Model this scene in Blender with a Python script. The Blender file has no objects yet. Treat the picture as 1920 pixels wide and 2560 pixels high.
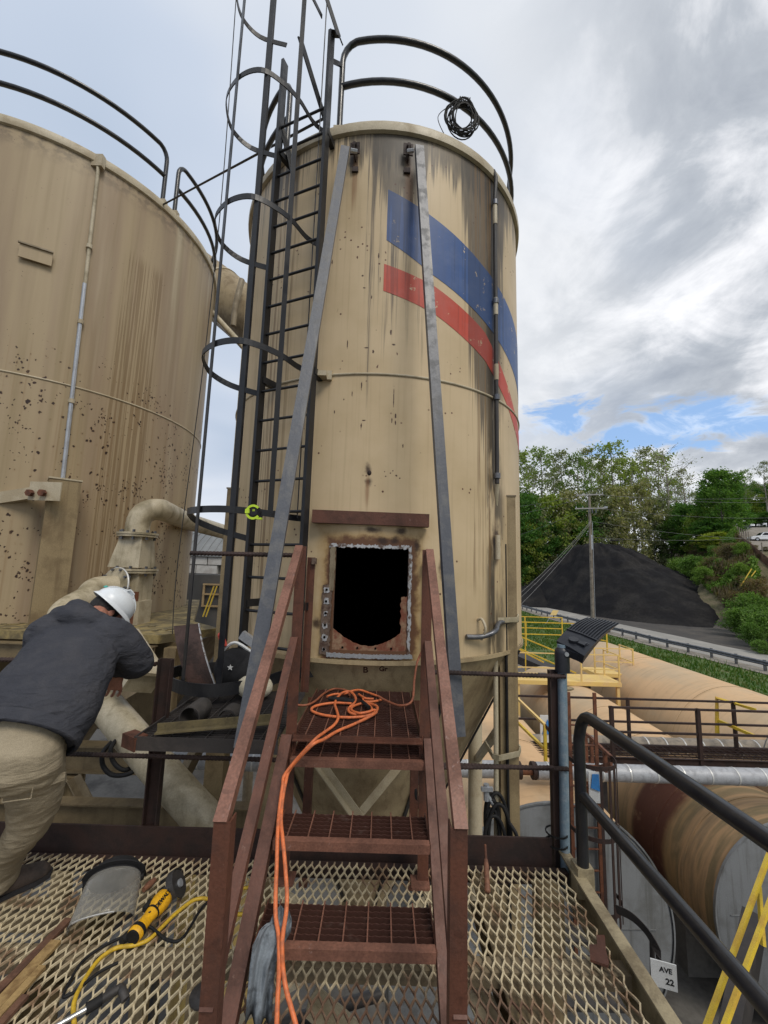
import bpy, bmesh, math, random
from mathutils import Vector as V, Matrix
from math import sin, cos, pi, radians as RAD
random.seed(7)
SC = bpy.context.scene
COL = SC.collection

# ------------------------------------------------------------------ camera
# the camera stands at the origin; the work deck is 1.71 m below it, the yard 7.2 m below
FPX, PITCH, ROLL = 1019.8, .1338, .0291
CF = V((0, cos(PITCH), sin(PITCH)))
_r, _u = V((1, 0, 0)), V((1, 0, 0)).cross(CF)
CR = cos(ROLL)*_r + sin(ROLL)*_u
CU = -sin(ROLL)*_r + cos(ROLL)*_u
cam = bpy.data.cameras.new('camera'); camo = bpy.data.objects.new('camera', cam); COL.objects.link(camo)
cam.sensor_fit = 'HORIZONTAL'; cam.sensor_width = 36; cam.lens = 36*FPX/1920
cam.clip_start = .05; cam.clip_end = 6000
camo.matrix_world = Matrix((CR, CU, -CF)).transposed().to_4x4()
SC.camera = camo

def ray(x, y): return CF + CR*((x-960)/FPX) + CU*((1280-y)/FPX)
def atY(x, y, Y): d = ray(x, y); return d*(Y/d.y)
def atZ(x, y, z): d = ray(x, y); return d*(z/d.z)

# ------------------------------------------------------------------ world, sun, exposure
SUN_EL, SUN_AZ = 52, 150            # degrees; azimuth clockwise from +Y (ahead): behind the right shoulder
w = bpy.data.worlds.new('World'); SC.world = w; w.use_nodes = True
class NT:
    def __init__(s, nt): s.t = nt; s.n = nt.nodes; s.l = nt.links
    def node(s, typ, **kw):
        n = s.n.new(typ)
        for k, v in kw.items(): setattr(n, k, v)
        return n
    def put(s, sock, v):
        if v is None: return
        if isinstance(v, bpy.types.NodeSocket): s.l.new(v, sock)
        elif isinstance(v, (tuple, list, V)):
            v = tuple(v); sock.default_value = v+(1,) if len(v) == 3 and len(sock.default_value) == 4 else v
        elif hasattr(sock.default_value, '__len__'): sock.default_value = (v,)*3 + ((1,) if len(sock.default_value) == 4 else ())
        else: sock.default_value = v
    def math(s, op, a, b=None, c=None, clamp=False):
        n = s.node('ShaderNodeMath', operation=op, use_clamp=clamp)
        s.put(n.inputs[0], a); s.put(n.inputs[1], b); s.put(n.inputs[2], c); return n.outputs[0]
    def vmath(s, op, a, b=None):
        n = s.node('ShaderNodeVectorMath', operation=op); s.put(n.inputs[0], a); s.put(n.inputs[1], b)
        return n.outputs['Value'] if op in ('DOT_PRODUCT', 'LENGTH', 'DISTANCE') else n.outputs[0]
    def xyz(s, v): n = s.node('ShaderNodeSeparateXYZ'); s.put(n.inputs[0], v); return n.outputs
    def comb(s, x=0, y=0, z=0):
        n = s.node('ShaderNodeCombineXYZ'); s.put(n.inputs[0], x); s.put(n.inputs[1], y); s.put(n.inputs[2], z); return n.outputs[0]
    def map(s, v, scale=(1, 1, 1), loc=(0, 0, 0)):
        n = s.node('ShaderNodeMapping'); s.put(n.inputs[0], v); n.inputs['Scale'].default_value = scale; n.inputs['Location'].default_value = loc
        return n.outputs[0]
    def noise(s, v, scale=5, detail=5, rough=.55, dist=0, col=False):
        n = s.node('ShaderNodeTexNoise'); s.put(n.inputs['Vector'], v); n.inputs['Scale'].default_value = scale
        n.inputs['Detail'].default_value = detail; n.inputs['Roughness'].default_value = rough; n.inputs['Distortion'].default_value = dist
        return n.outputs['Color' if col else 'Fac']
    def vor(s, v, scale=5, rand=1, out='Distance'):
        n = s.node('ShaderNodeTexVoronoi'); s.put(n.inputs['Vector'], v); n.inputs['Scale'].default_value = scale
        n.inputs['Randomness'].default_value = rand; return n.outputs[out]
    def step(s, x, a, b, lo=0, hi=1):          # smooth step, a -> lo, b -> hi
        n = s.node('ShaderNodeMapRange', interpolation_type='SMOOTHSTEP', clamp=True); s.put(n.inputs[0], x)
        if a > b: a, b, lo, hi = b, a, hi, lo
        for i, v in enumerate((a, b, lo, hi)): s.put(n.inputs[i+1], v)
        return n.outputs[0]
    def mix(s, f, a, b, mode='MIX'):
        n = s.node('ShaderNodeMix', data_type='RGBA', blend_type=mode); s.put(n.inputs[0], f); s.put(n.inputs[6], a); s.put(n.inputs[7], b)
        return n.outputs[2]
    def ramp(s, f, stops):
        n = s.node('ShaderNodeValToRGB'); e = n.color_ramp.elements
        while len(e) < len(stops): e.new(.5)
        for i, (p, c) in enumerate(stops): e[i].position = p; e[i].color = tuple(c)+(1,)
        s.put(n.inputs[0], f); return n.outputs[0]
    def bump(s, h, strength=.3, dist=.01):
        n = s.node('ShaderNodeBump'); n.inputs['Strength'].default_value = strength; n.inputs['Distance'].default_value = dist
        s.put(n.inputs['Height'], h); return n.outputs[0]

def build_sky():
    t = NT(w.node_tree); t.n.clear()
    out = t.node('ShaderNodeOutputWorld'); bg = t.node('ShaderNodeBackground'); t.l.new(bg.outputs[0], out.inputs[0])
    bg.inputs[1].default_value = .1
    sky = t.node('ShaderNodeTexSky', sky_type='NISHITA', sun_disc=False, sun_elevation=RAD(SUN_EL), sun_rotation=RAD(SUN_AZ), air_density=1.2, dust_density=1.0, ozone_density=2.5)
    d = t.node('ShaderNodeTexCoord').outputs['Generated']
    x, y, z = t.xyz(d)[:3]
    den = t.math('ADD', t.math('MAXIMUM', z, 0), .22)
    p = t.comb(t.math('DIVIDE', x, den), t.math('DIVIDE', y, den), 0)
    big = t.noise(t.map(p, loc=(2.79, 5.64, 0)), 1.75, 9, .58, .45)
    mid = t.noise(t.map(p, loc=(6.59, 7.69, 4)), 4.2, 9, .62, .5)
    soft = t.noise(t.map(p, loc=(1.3, 8.2, 2)), .75, 4, .5, .2)
    right = t.step(t.math('DIVIDE', x, t.math('ADD', t.math('ABSOLUTE', y), .15)), .1, .75)       # clouds are more broken to the right
    # smooth thin overcast on the left, heaped grey and white cloud on the right
    left_col = t.ramp(soft, [(.34, (3.5, 4.25, 5.4)), (.49, (4.6, 5.2, 6.2)), (.62, (6.4, 6.6, 6.9))])
    f = t.math('ADD', t.math('MULTIPLY', big, .65), t.math('MULTIPLY', mid, .35))
    right_col = t.ramp(f, [(.34, (10.0, 9.9, 9.7)), (.45, (7.2, 7.3, 7.6)), (.54, (4.0, 4.3, 4.75)), (.63, (2.9, 3.2, 3.7)), (.74, (5.0, 5.2, 5.5))])
    clouds = t.mix(right, left_col, right_col)
    clouds = t.mix(t.step(z, .3, .02, 0, .5), clouds, (7.8, 7.9, 8.1))
    # an opening in the cloud low on the right, where blue sky shows
    bdir = ray(1740, 1055).normalized()
    q = t.vmath('SUBTRACT', d, bdir); qx, qy, qz = t.xyz(q)[:3]
    dist = t.math('SQRT', t.math('ADD', t.math('MULTIPLY', t.math('ADD', t.math('POWER', t.math('MULTIPLY', qx, 5.5), 2), t.math('POWER', t.math('MULTIPLY', qy, 3), 2)), 1), t.math('POWER', t.math('MULTIPLY', qz, 24), 2)))
    gap = t.step(t.math('ADD', dist, t.math('MULTIPLY', t.math('SUBTRACT', mid, .5), 4.6)), 1.15, .5)
    bdir2 = ray(1400, 1060).normalized()
    q2 = t.vmath('SUBTRACT', d, bdir2); rx, ry, rz = t.xyz(q2)[:3]
    dist2 = t.math('SQRT', t.math('ADD', t.math('POWER', t.math('MULTIPLY', rx, 7), 2), t.math('POWER', t.math('MULTIPLY', rz, 26), 2)))
    gap2 = t.step(t.math('ADD', dist2, t.math('MULTIPLY', t.math('SUBTRACT', mid, .5), 5)), 1.0, .3)
    gap = t.math('MAXIMUM', gap, gap2)
    blue = t.mix(t.step(mid, .44, .64, .12, .75), t.mix(.5, sky.outputs[0], (2.2, 4.4, 8.4)), (6.8, 7.6, 8.8))
    col = t.mix(gap, clouds, blue)
    ground = t.step(z, -.02, -.06)
    col = t.mix(ground, col, (1.2, 1.2, 1.1))
    t.l.new(col, bg.inputs[0])
build_sky()
sl = bpy.data.lights.new('sun', 'SUN'); so = bpy.data.objects.new('sun', sl); COL.objects.link(so)
sl.energy = 1.5; sl.angle = RAD(24); sl.color = (1, .93, .82)
_sd = V((sin(RAD(SUN_AZ))*cos(RAD(SUN_EL)), cos(RAD(SUN_AZ))*cos(RAD(SUN_EL)), sin(RAD(SUN_EL))))
so.rotation_euler = _sd.to_track_quat('Z', 'Y').to_euler(); so.location = _sd*60
SC.view_settings.view_transform = 'Standard'; SC.view_settings.look = 'None'
SC.view_settings.exposure = .38; SC.view_settings.gamma = 1; SC.view_settings.use_curve_mapping = False
SC.cycles.max_bounces = 8; SC.cycles.diffuse_bounces = 4; SC.cycles.transparent_max_bounces = 8
SC.cycles.use_denoising = True

# ------------------------------------------------------------------ materials
MT = {}
def newmat(name):
    m = bpy.data.materials.new(name); m.use_nodes = True; t = NT(m.node_tree); b = t.n['Principled BSDF']; MT[name] = m
    return m, t, b
def paint(name, base, dirt=None, amt=.6, scale=4, rough=.6, metal=0, streak=0, bump=.15, bscale=60, fine=.25, lo=.42, hi=.66, spec=.4, coat=0, scuff=None):
    """painted / rusty / worn surface: base colour broken up by blotches of dirt, fine grain and vertical runs"""
    m, t, b = newmat(name)
    c = t.node('ShaderNodeTexCoord').outputs['Object']
    info = t.node('ShaderNodeObjectInfo').outputs['Random']
    cc = t.vmath('ADD', c, t.comb(t.math('MULTIPLY', info, 37), t.math('MULTIPLY', info, 19), 0))
    dirt = dirt or tuple(x*.5 for x in base)
    n1 = t.step(t.noise(cc, scale, 7, .6, .3), lo, hi)
    col = t.mix(t.math('MULTIPLY', n1, amt), base, dirt)
    if streak:
        n2 = t.step(t.noise(t.map(cc, (14, 14, .8)), 1, 4), .5, .72)
        col = t.mix(t.math('MULTIPLY', n2, streak), col, dirt)
    g = t.noise(cc, bscale*1.7, 3)
    col = t.mix(fine, col, t.mix(1, col, t.ramp(g, [(.3, (.45,)*3), (.7, (1.5,)*3)]), 'MULTIPLY'))
    if scuff:
        sn = t.math('MULTIPLY', t.step(t.noise(t.vmath('ADD', cc, t.vmath('MULTIPLY', t.noise(cc, 7, 3, col=True), (.2, .2, .2))), 26, 7, .72), .60, .68), t.step(t.noise(cc, 4, 3), .46, .6))
        col = t.mix(t.math('MULTIPLY', sn, .75), col, scuff)
        rn = t.step(t.noise(cc, 11, 6, .65, .5), .58, .66); col = t.mix(t.math('MULTIPLY', rn, .5), col, tuple(k*.4 for k in base))
    t.put(b.inputs['Base Color'], col)
    t.put(b.inputs['Roughness'], t.math('ADD', rough-.1, t.math('MULTIPLY', n1, .2)))
    b.inputs['Metallic'].default_value = metal; b.inputs['Specular IOR Level'].default_value = spec
    if coat: b.inputs['Coat Weight'].default_value = coat
    if bump: t.put(b.inputs['Normal'], t.bump(t.math('ADD', t.noise(cc, bscale, 4), t.math('MULTIPLY', n1, .5)), bump, .006))
    return m
paint('rust_primer', (.112, .043, .026), (.05, .024, .017), .65, 6, .62, bump=.25, streak=.3, scuff=(.22, .13, .10))
paint('rust_primer_lit', (.20, .092, .062), (.10, .045, .03), .7, 5, .58, bump=.25, fine=.45, scuff=(.34, .24, .21))  # paler copy of the primer: light on top faces painted in, plus real scuffs
paint('rust_dark', (.036, .019, .0155), (.016, .012, .011), .7, 7, .75)
paint('rust_orange', (.16, .06, .03), (.05, .025, .02), .7, 9, .8)
paint('cage_black', (.011, .012, .015), (.03, .028, .028), .5, 5, .45)
paint('rail_black', (.012, .013, .016), (.035, .032, .03), .3, 9, .38, bump=.03, coat=.2)
paint('galv_dark', (.10, .105, .12), (.2, .2, .205), .75, 7, .42, .6, streak=.7, bump=.1)
paint('channel_steel', (.085, .09, .104), (.15, .148, .145), .6, 11, .5, .15, streak=.75, bump=.15, lo=.46, hi=.66)
paint('galv_light', (.42, .44, .47), (.28, .29, .31), .6, 6, .38, .45)
paint('conduit_blue', (.17, .24, .30), (.30, .34, .37), .6, 20, .5, .2)
paint('tan_paint', (.27, .205, .112), (.12, .08, .04), .65, 3, .6, streak=.5)  # base colour lowered to carry the shade beneath the silos
paint('tan_grey', (.235, .19, .125), (.11, .08, .045), .55, 3, .58, streak=.4)
paint('tan_light', (.44, .38, .27), (.25, .19, .11), .5, 4, .55)
paint('pipe_cream', (.46, .40, .285), (.13, .105, .05), .65, 3.2, .5, lo=.42, hi=.68, streak=.4)
paint('slab_paint', (.30, .23, .095), (.075, .065, .045), .8, 7, .8, lo=.35, hi=.6)
paint('deck_cream', (.54, .455, .30), (.17, .08, .04), .8, 6, .6, bump=.2, lo=.5, hi=.62)
def deck_rusting():
    m = MT['deck_cream']; t = NT(m.node_tree); b = t.n['Principled BSDF']; c = t.node('ShaderNodeTexCoord').outputs['Object']; x, y, z = t.xyz(c)[:3]
    n = t.noise(c, 5, 5, .6); k = t.math('MULTIPLY', t.math('SUBTRACT', n, .5), .9)
    under = t.math('MULTIPLY', band2(t, t.math('ADD', x, k), .35, .6, 1.55, 1.75), t.step(t.math('ADD', y, k), .45, .2))
    edge = t.step(t.math('ADD', y, t.math('MULTIPLY', k, .35)), .97, 1.06)
    old = b.inputs['Base Color'].links[0].from_socket
    t.put(b.inputs['Base Color'], t.mix(t.math('MULTIPLY', t.math('MAXIMUM', under, edge), .9), old, (.10, .048, .03)))
def band2(t, x, a0, a1, b0, b1): return t.math('MULTIPLY', t.step(x, a0, a1), t.step(x, b0, b1, 1, 0))
deck_rusting()
paint('deck_rust', (.15, .075, .045), (.06, .03, .02), .7, 12, .8)
paint('deck_dirt', (.09, .075, .045), (.2, .15, .07), .6, 9, .85)
paint('kerb_tan', (.30, .25, .155), (.10, .075, .045), .7, 8, .7)
paint('yellow_paint', (.62, .44, .04), (.40, .20, .05), .5, 5, .5)
paint('yellow_dusty', (.70, .50, .17), (.62, .42, .22), .6, 3, .6)
paint('grinder_yellow', (.80, .42, .012), (.35, .17, .02), .35, 22, .45)
paint('cord_yellow', (.62, .40, .03), (.25, .16, .03), .5, 20, .55)
paint('cord_orange', (.66, .17, .055), (.25, .09, .05), .55, 30, .55)
paint('hose_rust', (.27, .085, .04), (.1, .04, .025), .5, 30, .6)
paint('rubber_black', (.012, .012, .013), (.035, .033, .03), .4, 15, .65, spec=.2)
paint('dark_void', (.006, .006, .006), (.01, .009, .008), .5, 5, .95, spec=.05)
paint('soot_steel', (.03, .028, .027), (.08, .07, .065), .5, 6, .6)
paint('insulation', (.36, .37, .39), (.22, .22, .23), .7, 10, .55, .1, bump=.25)
paint('insulation_dusty', (.30, .25, .19), (.12, .11, .1), .7, 6, .6)
paint('band_white', (.62, .62, .6), (.4, .4, .4), .5, 9, .4, .3)
paint('tank_grey', (.18, .187, .193), (.10, .10, .095), .75, 1.6, .6, streak=.75)
paint('steel_dark', (.03, .027, .027), (.06, .05, .045), .6, 4, .6)
paint('torn_metal', (.46, .465, .475), (.11, .065, .045), .95, 20, .5, .3, bump=.5, lo=.45, hi=.62)
paint('burnt_plate', (.14, .10, .075), (.05, .022, .016), .85, 18, .7, bump=.4)
paint('rust_flange', (.17, .055, .03), (.30, .21, .13), .75, 14, .75, bump=.35)
paint('hat_white', (.70, .74, .78), (.5, .5, .5), .25, 8, .3, bump=.02, fine=.05)
paint('teal_print', (.08, .42, .36), None, .2, 8, .5, bump=0)
def cloth(name, base, dirt, scale, crease, strength):
    m = paint(name, base, dirt, .55, scale, .95, bump=.35, bscale=240, fine=.45, spec=.12)
    t = NT(m.node_tree); b = t.n['Principled BSDF']; c = t.node('ShaderNodeTexCoord').outputs['Object']
    def ridge(v): return t.math('POWER', t.math('SUBTRACT', 1, t.math('ABSOLUTE', t.math('MULTIPLY', t.math('SUBTRACT', t.noise(v, 1, 3, .5, .4), .5), 2.6)), clamp=True), 1.4)
    h = t.math('ADD', ridge(t.map(c, crease)), t.math('MULTIPLY', ridge(t.map(c, tuple(k*2.3 for k in crease), (3, 1, 7))), .5))
    n = t.node('ShaderNodeBump'); n.inputs['Strength'].default_value = strength; n.inputs['Distance'].default_value = .016
    t.put(n.inputs['Height'], h); old = b.inputs['Normal'].links[0].from_socket; t.l.new(old, n.inputs['Normal']); t.l.new(n.outputs[0], b.inputs['Normal'])
cloth('hoodie', (.046, .048, .058), (.068, .068, .076), 9, (2.8, 5, 8.5), .62)
cloth('trousers', (.32, .27, .19), (.21, .175, .12), 5, (3.2, 3.2, 9), .5)
paint('shoe', (.075, .055, .045), (.03, .028, .027), .7, 12, .8)
paint('shoe_sole', (.03, .028, .03), None, .5, 9, .8)
paint('skin', (.42, .20, .14), (.30, .11, .075), .6, 25, .5, bump=.08)
paint('hair', (.012, .009, .008), None, .5, 60, .6, bump=.5, bscale=180)
paint('cloth_grey', (.20, .23, .26), (.025, .027, .03), .9, 7, .95, lo=.40, hi=.58, bump=.3)
paint('cloth_black', (.012, .012, .014), None, .5, 8, .9)
paint('cloth_cream', (.55, .50, .38), (.38, .32, .22), .5, 8, .9)
paint('red_plastic', (.55, .07, .05), None, .4, 8, .5)
paint('white_print', (.62, .63, .63), (.55, .55, .53), .4, 9, .5, bump=0)
paint('black_print', (.012, .012, .012), None, 0, 5, .6, bump=0, fine=0)
paint('brown_print', (.06, .025, .015), None, .4, 30, .8, bump=0)
paint('lime_plastic', (.55, .75, .04), None, .3, 9, .4, bump=0)
paint('solar_black', (.016, .018, .024), (.03, .032, .038), .4, 6, .38)
paint('wood_pole', (.24, .205, .165), (.11, .09, .07), .7, 2, .9, streak=.8)
paint('pale_wood', (.36, .35, .33), (.2, .19, .17), .6, 3, .9)
paint('wood_handle', (.20, .09, .05), (.09, .04, .03), .6, 20, .7)
paint('bark', (.115, .10, .082), (.05, .042, .035), .7, 3, .95)
paint('bark_pale', (.30, .275, .24), (.14, .12, .10), .7, 3, .95)
paint('coal', (.009, .0085, .0095), (.030, .028, .0265), .75, .30, .85, bump=1, bscale=2.2, fine=.6, spec=.12)
paint('hopper_tan', (.36, .28, .165), (.16, .11, .06), .6, 2.5, .55, streak=.6)
paint('mud_steel', (.12, .095, .045), (.05, .04, .025), .7, 10, .8)
paint('cut_steel', (.055, .028, .022), (.018, .012, .011), .8, 9, .7, bump=.4)
paint('shaded_tan', (.17, .128, .07), (.07, .05, .028), .6, 3, .65, streak=.5)  # darker copy of the tan paint: shade under the silos put into the colour
paint('coal_dirt', (.05, .045, .042), (.1, .088, .075), .7, .6, .95, bump=.8, bscale=3)
paint('asphalt', (.25, .24, .22), (.34, .32, .29), .7, .5, .9, bump=.3, bscale=9)
paint('gravel', (.24, .215, .18), (.14, .125, .105), .7, .9, .95, bump=.6, bscale=7)
paint('concrete', (.12, .112, .10), (.045, .042, .04), .75, .8, .9, bump=.3, bscale=8)
paint('block_grey', (.40, .39, .37), (.25, .23, .21), .6, 2, .9)
paint('roof_metal', (.16, .165, .165), (.26, .27, .27), .6, .6, .6, .2)
paint('car_white', (.75, .77, .79), None, .1, 3, .25, bump=0, fine=.03, coat=.6)
paint('car_dark', (.015, .017, .022), None, .1, 3, .25, bump=0, fine=.03, coat=.6)
paint('glass_dark', (.01, .012, .015), None, 0, 3, .08, bump=0, fine=0)
paint('fence_wood', (.16, .09, .06), (.07, .045, .035), .7, 2, .9)
paint('wire_grey', (.22, .22, .22), None, .3, 5, .5, .3, bump=0)

def clear_plastic():
    m, t, b = newmat('visor_clear')
    c = t.node('ShaderNodeTexCoord').outputs['Object']
    n = t.step(t.noise(c, 9, 6, .6), .40, .7)
    t.put(b.inputs['Base Color'], t.mix(n, (.50, .49, .46), (.30, .28, .25)))
    b.inputs['Roughness'].default_value = .12; b.inputs['Specular IOR Level'].default_value = .6
    tr = t.node('ShaderNodeBsdfTransparent'); tr.inputs[0].default_value = (.88, .88, .86, 1)
    mx = t.node('ShaderNodeMixShader'); lw = t.node('ShaderNodeLayerWeight'); lw.inputs[0].default_value = .5
    t.put(mx.inputs[0], t.math('ADD', t.math('ADD', .10, t.math('MULTIPLY', n, .22)), t.math('MULTIPLY', t.math('POWER', lw.outputs['Facing'], 1.5), .55), clamp=True))
    t.l.new(tr.outputs[0], mx.inputs[1]); t.l.new(b.outputs[0], mx.inputs[2])
    t.l.new(mx.outputs[0], t.n['Material Output'].inputs[0])
clear_plastic()

def leafmat(name, c1, c2, c3):
    m, t, b = newmat(name)
    g = t.node('ShaderNodeNewGeometry').outputs['Random Per Island']
    o = t.node('ShaderNodeObjectInfo').outputs['Random']
    col = t.ramp(g, [(0, c1), (.5, c2), (1, c3)])
    col = t.mix(.6, col, t.mix(1, col, t.ramp(o, [(0, (.65, .75, .7)), (.5, (1, 1, 1)), (1, (1.45, 1.25, .9))]), 'MULTIPLY'))
    t.put(b.inputs['Base Color'], col); b.inputs['Roughness'].default_value = .7; b.inputs['Specular IOR Level'].default_value = .2
    tr = t.node('ShaderNodeBsdfTranslucent'); t.put(tr.inputs[0], t.mix(1, col, (1.3, 1.5, .6), 'MULTIPLY'))
    mx = t.node('ShaderNodeMixShader'); mx.inputs[0].default_value = .4
    t.l.new(b.outputs[0], mx.inputs[1]); t.l.new(tr.outputs[0], mx.inputs[2]); t.l.new(mx.outputs[0], t.n['Material Output'].inputs[0])
leafmat('leaf_mid', (.075, .15, .027), (.12, .21, .043), (.18, .265, .075))
leafmat('leaf_tall', (.13, .19, .05), (.18, .25, .075), (.25, .31, .12))
leafmat('leaf_deep', (.035, .095, .02), (.07, .16, .03), (.12, .215, .05))
leafmat('leaf_olive', (.16, .18, .09), (.22, .23, .125), (.29, .285, .18))
leafmat('leaf_yellow', (.14, .2, .033), (.2, .26, .048), (.27, .31, .08))
leafmat('grass_blade', (.035, .085, .014), (.06, .125, .02), (.12, .14, .045))
leafmat('dry_brush', (.13, .095, .065), (.18, .13, .085), (.12, .13, .06))

def silo_coords(t, R):
    """u = metres round the shell from the side that faces the work deck, v = height (object origin on the axis)"""
    x, y, z = t.xyz(t.node('ShaderNodeTexCoord').outputs['Object'])[:3]
    u = t.math('MULTIPLY', t.math('ARCTAN2', x, t.math('MULTIPLY', y, -1)), R)
    return u, z
def blob(t, uv, u0, v0, ru, rv, soft=.5, nz=None):
    a = t.math('DIVIDE', t.math('SUBTRACT', uv[0], u0), ru); b = t.math('DIVIDE', t.math('SUBTRACT', uv[1], v0), rv)
    d = t.math('SQRT', t.math('ADD', t.math('MULTIPLY', a, a), t.math('MULTIPLY', b, b)))
    if nz is not None: d = t.math('ADD', d, t.math('MULTIPLY', t.math('SUBTRACT', nz, .5), 1.6))
    return t.step(d, 1, 1-soft)
def band(t, x, a0, a1, b0, b1): return t.math('MULTIPLY', t.step(x, a0, a1), t.step(x, b0, b1, 1, 0))
CHIPS = ((-0.51, 2.93, 0.006, 0.05), (-0.48, 2.81, 0.02, 0.012), (-0.44, 2.75, 0.008, 0.03), (-0.15, 2.58, 0.012, 0.012), (-0.13, 2.46, 0.02, 0.008), (-0.06, 2.37, 0.006, 0.03), (-0.01, 2.77, 0.008, 0.04), (0.01, 2.54, 0.006, 0.03), (0.12, 2.04, 0.012, 0.03), (0.15, 1.93, 0.02, 0.012), (-0.09, 1.89, 0.03, 0.008), (-0.03, 1.85, 0.012, 0.02), (-0.12, 1.54, 0.008, 0.045), (-0.09, 1.23, 0.022, 0.008), (-0.11, 1.18, 0.007, 0.04), (0.16, 1.44, 0.005, 0.11), (0.18, 1.28, 0.01, 0.03), (0.15, 1.24, 0.007, 0.03), (0.18, 1.22, 0.009, 0.02), (0.25, 1.02, 0.008, 0.02), (0.15, 0.78, 0.008, 0.008), (0.2, 0.76, 0.01, 0.009), (0.11, 0.75, 0.009, 0.009), (0.1, 0.79, 0.007, 0.007), (0.23, 0.74, 0.008, 0.008), (0.17, 0.8, 0.007, 0.007), (-0.26, 1.93, 0.006, 0.05), (-0.2, 1.47, 0.006, 0.03), (-0.67, 2.5, 0.02, 0.004), (-0.52, 2.45, 0.02, 0.004), (-0.35, 1.31, 0.006, 0.02), (-0.27, 1.42, 0.006, 0.012), (0.4, 2.83, 0.006, 0.03))
def silo_front_mat(name, base, stripe=None):
    m, t, b = newmat(name)
    uv = silo_coords(t, 1.706); u, v0 = uv; v = t.math('SUBTRACT', v0, 7.2); uv = (u, v)     # v: metres above the camera
    p = t.comb(u, v, 0)
    nz = t.noise(p, 9, 6, .6)
    col = t.mix(t.step(t.noise(p, 1.1, 6, .55), .35, .7), base, tuple(x*y for x, y in zip(base, (.82, .80, .74))))
    fine = t.noise(t.map(p, (26, .55, 1)), 1, 5, .6)
    med = t.noise(t.map(p, (9, .22, 1), (3, 1, 0)), 1, 5, .65)
    drip = t.noise(t.map(p, (34, .35, 1), (9, 4, 0)), 1, 4, .6, .3)
    # faint run marks everywhere
    col = t.mix(t.math('MULTIPLY', t.step(fine, .5, .78), .3), col, (.22, .15, .07))
    # soot washed down from the roof edge, heaviest round the right side
    side = t.math('ADD', t.math('ADD', t.math('MULTIPLY', band(t, u, .70, 1.05, 1.32, 1.6), 1.0), t.math('MULTIPLY', band(t, u, -.25, .0, .35, .6), .5)), t.math('MULTIPLY', band(t, u, -1.6, -1.35, -.9, -.6), .3))
    side = t.math('ADD', side, .12)
    reach = t.math('ADD', t.math('MULTIPLY', t.step(v, 3.0, 4.0), .8), t.math('MULTIPLY', t.step(v, .0, 2.8), .88))
    hf = t.noise(t.map(p, (22, .3, 1), (5, 7, 0)), 1, 6, .65)
    def cover(nz_, strength, soft=.05):            # more of the surface is covered as strength grows; edges stay crisp
        return t.step(t.math('ADD', nz_, t.math('MULTIPLY', strength, .34)), .655, .655+soft)
    mixn = t.math('ADD', t.math('MULTIPLY', med, .5), t.math('MULTIPLY', hf, .5))
    S = t.math('MULTIPLY', reach, side, clamp=True)
    grain = t.math('ADD', .62, t.math('MULTIPLY', t.noise(t.map(p, (60, 6, 1)), 1, 4), .5), clamp=True)
    col = t.mix(t.math('MULTIPLY', cover(mixn, S, .12), .55), col, (.15, .12, .085))
    col = t.mix(t.math('MULTIPLY', cover(mixn, t.math('SUBTRACT', S, .1), .07), t.math('MULTIPLY', grain, .85)), col, (.078, .064, .047))
    topn = t.noise(t.map(p, (17, .22, 1)), 1, 7, .70)
    TS = t.math('MULTIPLY', t.step(v, 3.3, 4.0), t.math('MULTIPLY', t.step(u, -.8, .1, .45, 1.05), t.step(u, 1.5, 2.1, 1, .5)))
    col = t.mix(t.math('MULTIPLY', cover(topn, t.math('MULTIPLY', TS, .92), .12), t.math('MULTIPLY', grain, .92)), col, (.062, .052, .04))
    # black run beside the conduit
    cr = t.math('MULTIPLY', band(t, u, 1.08, 1.17, 1.225, 1.25), t.step(t.noise(t.map(p, (8, 1.1, 1), (2, 2, 0)), 1, 6, .65), .36, .52))
    col = t.mix(t.math('MULTIPLY', cr, .9), col, (.035, .028, .021))
    # brown drips: under the ladder, beside the conduit
    bd = t.math('ADD', t.math('MULTIPLY', band(t, u, -1.45, -1.2, -.95, -.75), .9), t.math('MULTIPLY', t.math('MULTIPLY', band(t, u, .85, 1.0, 1.25, 1.45), t.step(v, -.3, 0)), 1.0))
    bd = t.math('MULTIPLY', bd, t.step(drip, .52, .56))
    col = t.mix(t.math('MULTIPLY', bd, .75), col, (.16, .095, .04))
    sc = t.math('MULTIPLY', band(t, u, 1.22, 1.27, 1.30, 1.5), t.step(t.noise(t.map(p, (5, 1.3, 1)), 1, 5), .42, .6))
    col = t.mix(t.math('MULTIPLY', sc, .85), col, (.035, .028, .02))
    # the scorched margin round the torch-cut hatch
    e = t.math('MAXIMUM', t.math('SUBTRACT', t.math('ABSOLUTE', t.math('SUBTRACT', u, .02)), .33), t.math('SUBTRACT', t.math('ABSOLUTE', t.math('ADD', v, .25)), .44))
    e2 = t.math('ADD', e, t.math('MULTIPLY', t.math('SUBTRACT', nz, .5), .16))
    col = t.mix(t.math('MULTIPLY', t.step(e2, .17, .02), .75), col, (.30, .18, .05))
    col = t.mix(t.math('MULTIPLY', t.step(e2, .075, .02), .9), col, (.095, .038, .022))
    for (bu, bv, ru, rv) in ((-.13, -.77, .15, .05), (.16, -.75, .07, .045), (.10, .215, .06, .045), (.2, .215, .05, .05), (.39, .17, .04, .1), (-.42, -.47, .06, .06), (-.58, .1, .06, .08),
                             (-.04, .80, .04, .07), (-.03, .70, .045, .05), (1.27, .25, .09, .28), (.02, .30, .09, .04), (.25, .30, .07, .04), (-.28, 3.78, .06, .16), (.25, 3.8, .06, .16), (.62, .02, .05, .16)):
        col = t.mix(t.math('MULTIPLY', blob(t, uv, bu, bv, ru, rv, .8, nz), .9), col, (.035, .018, .012))
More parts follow.
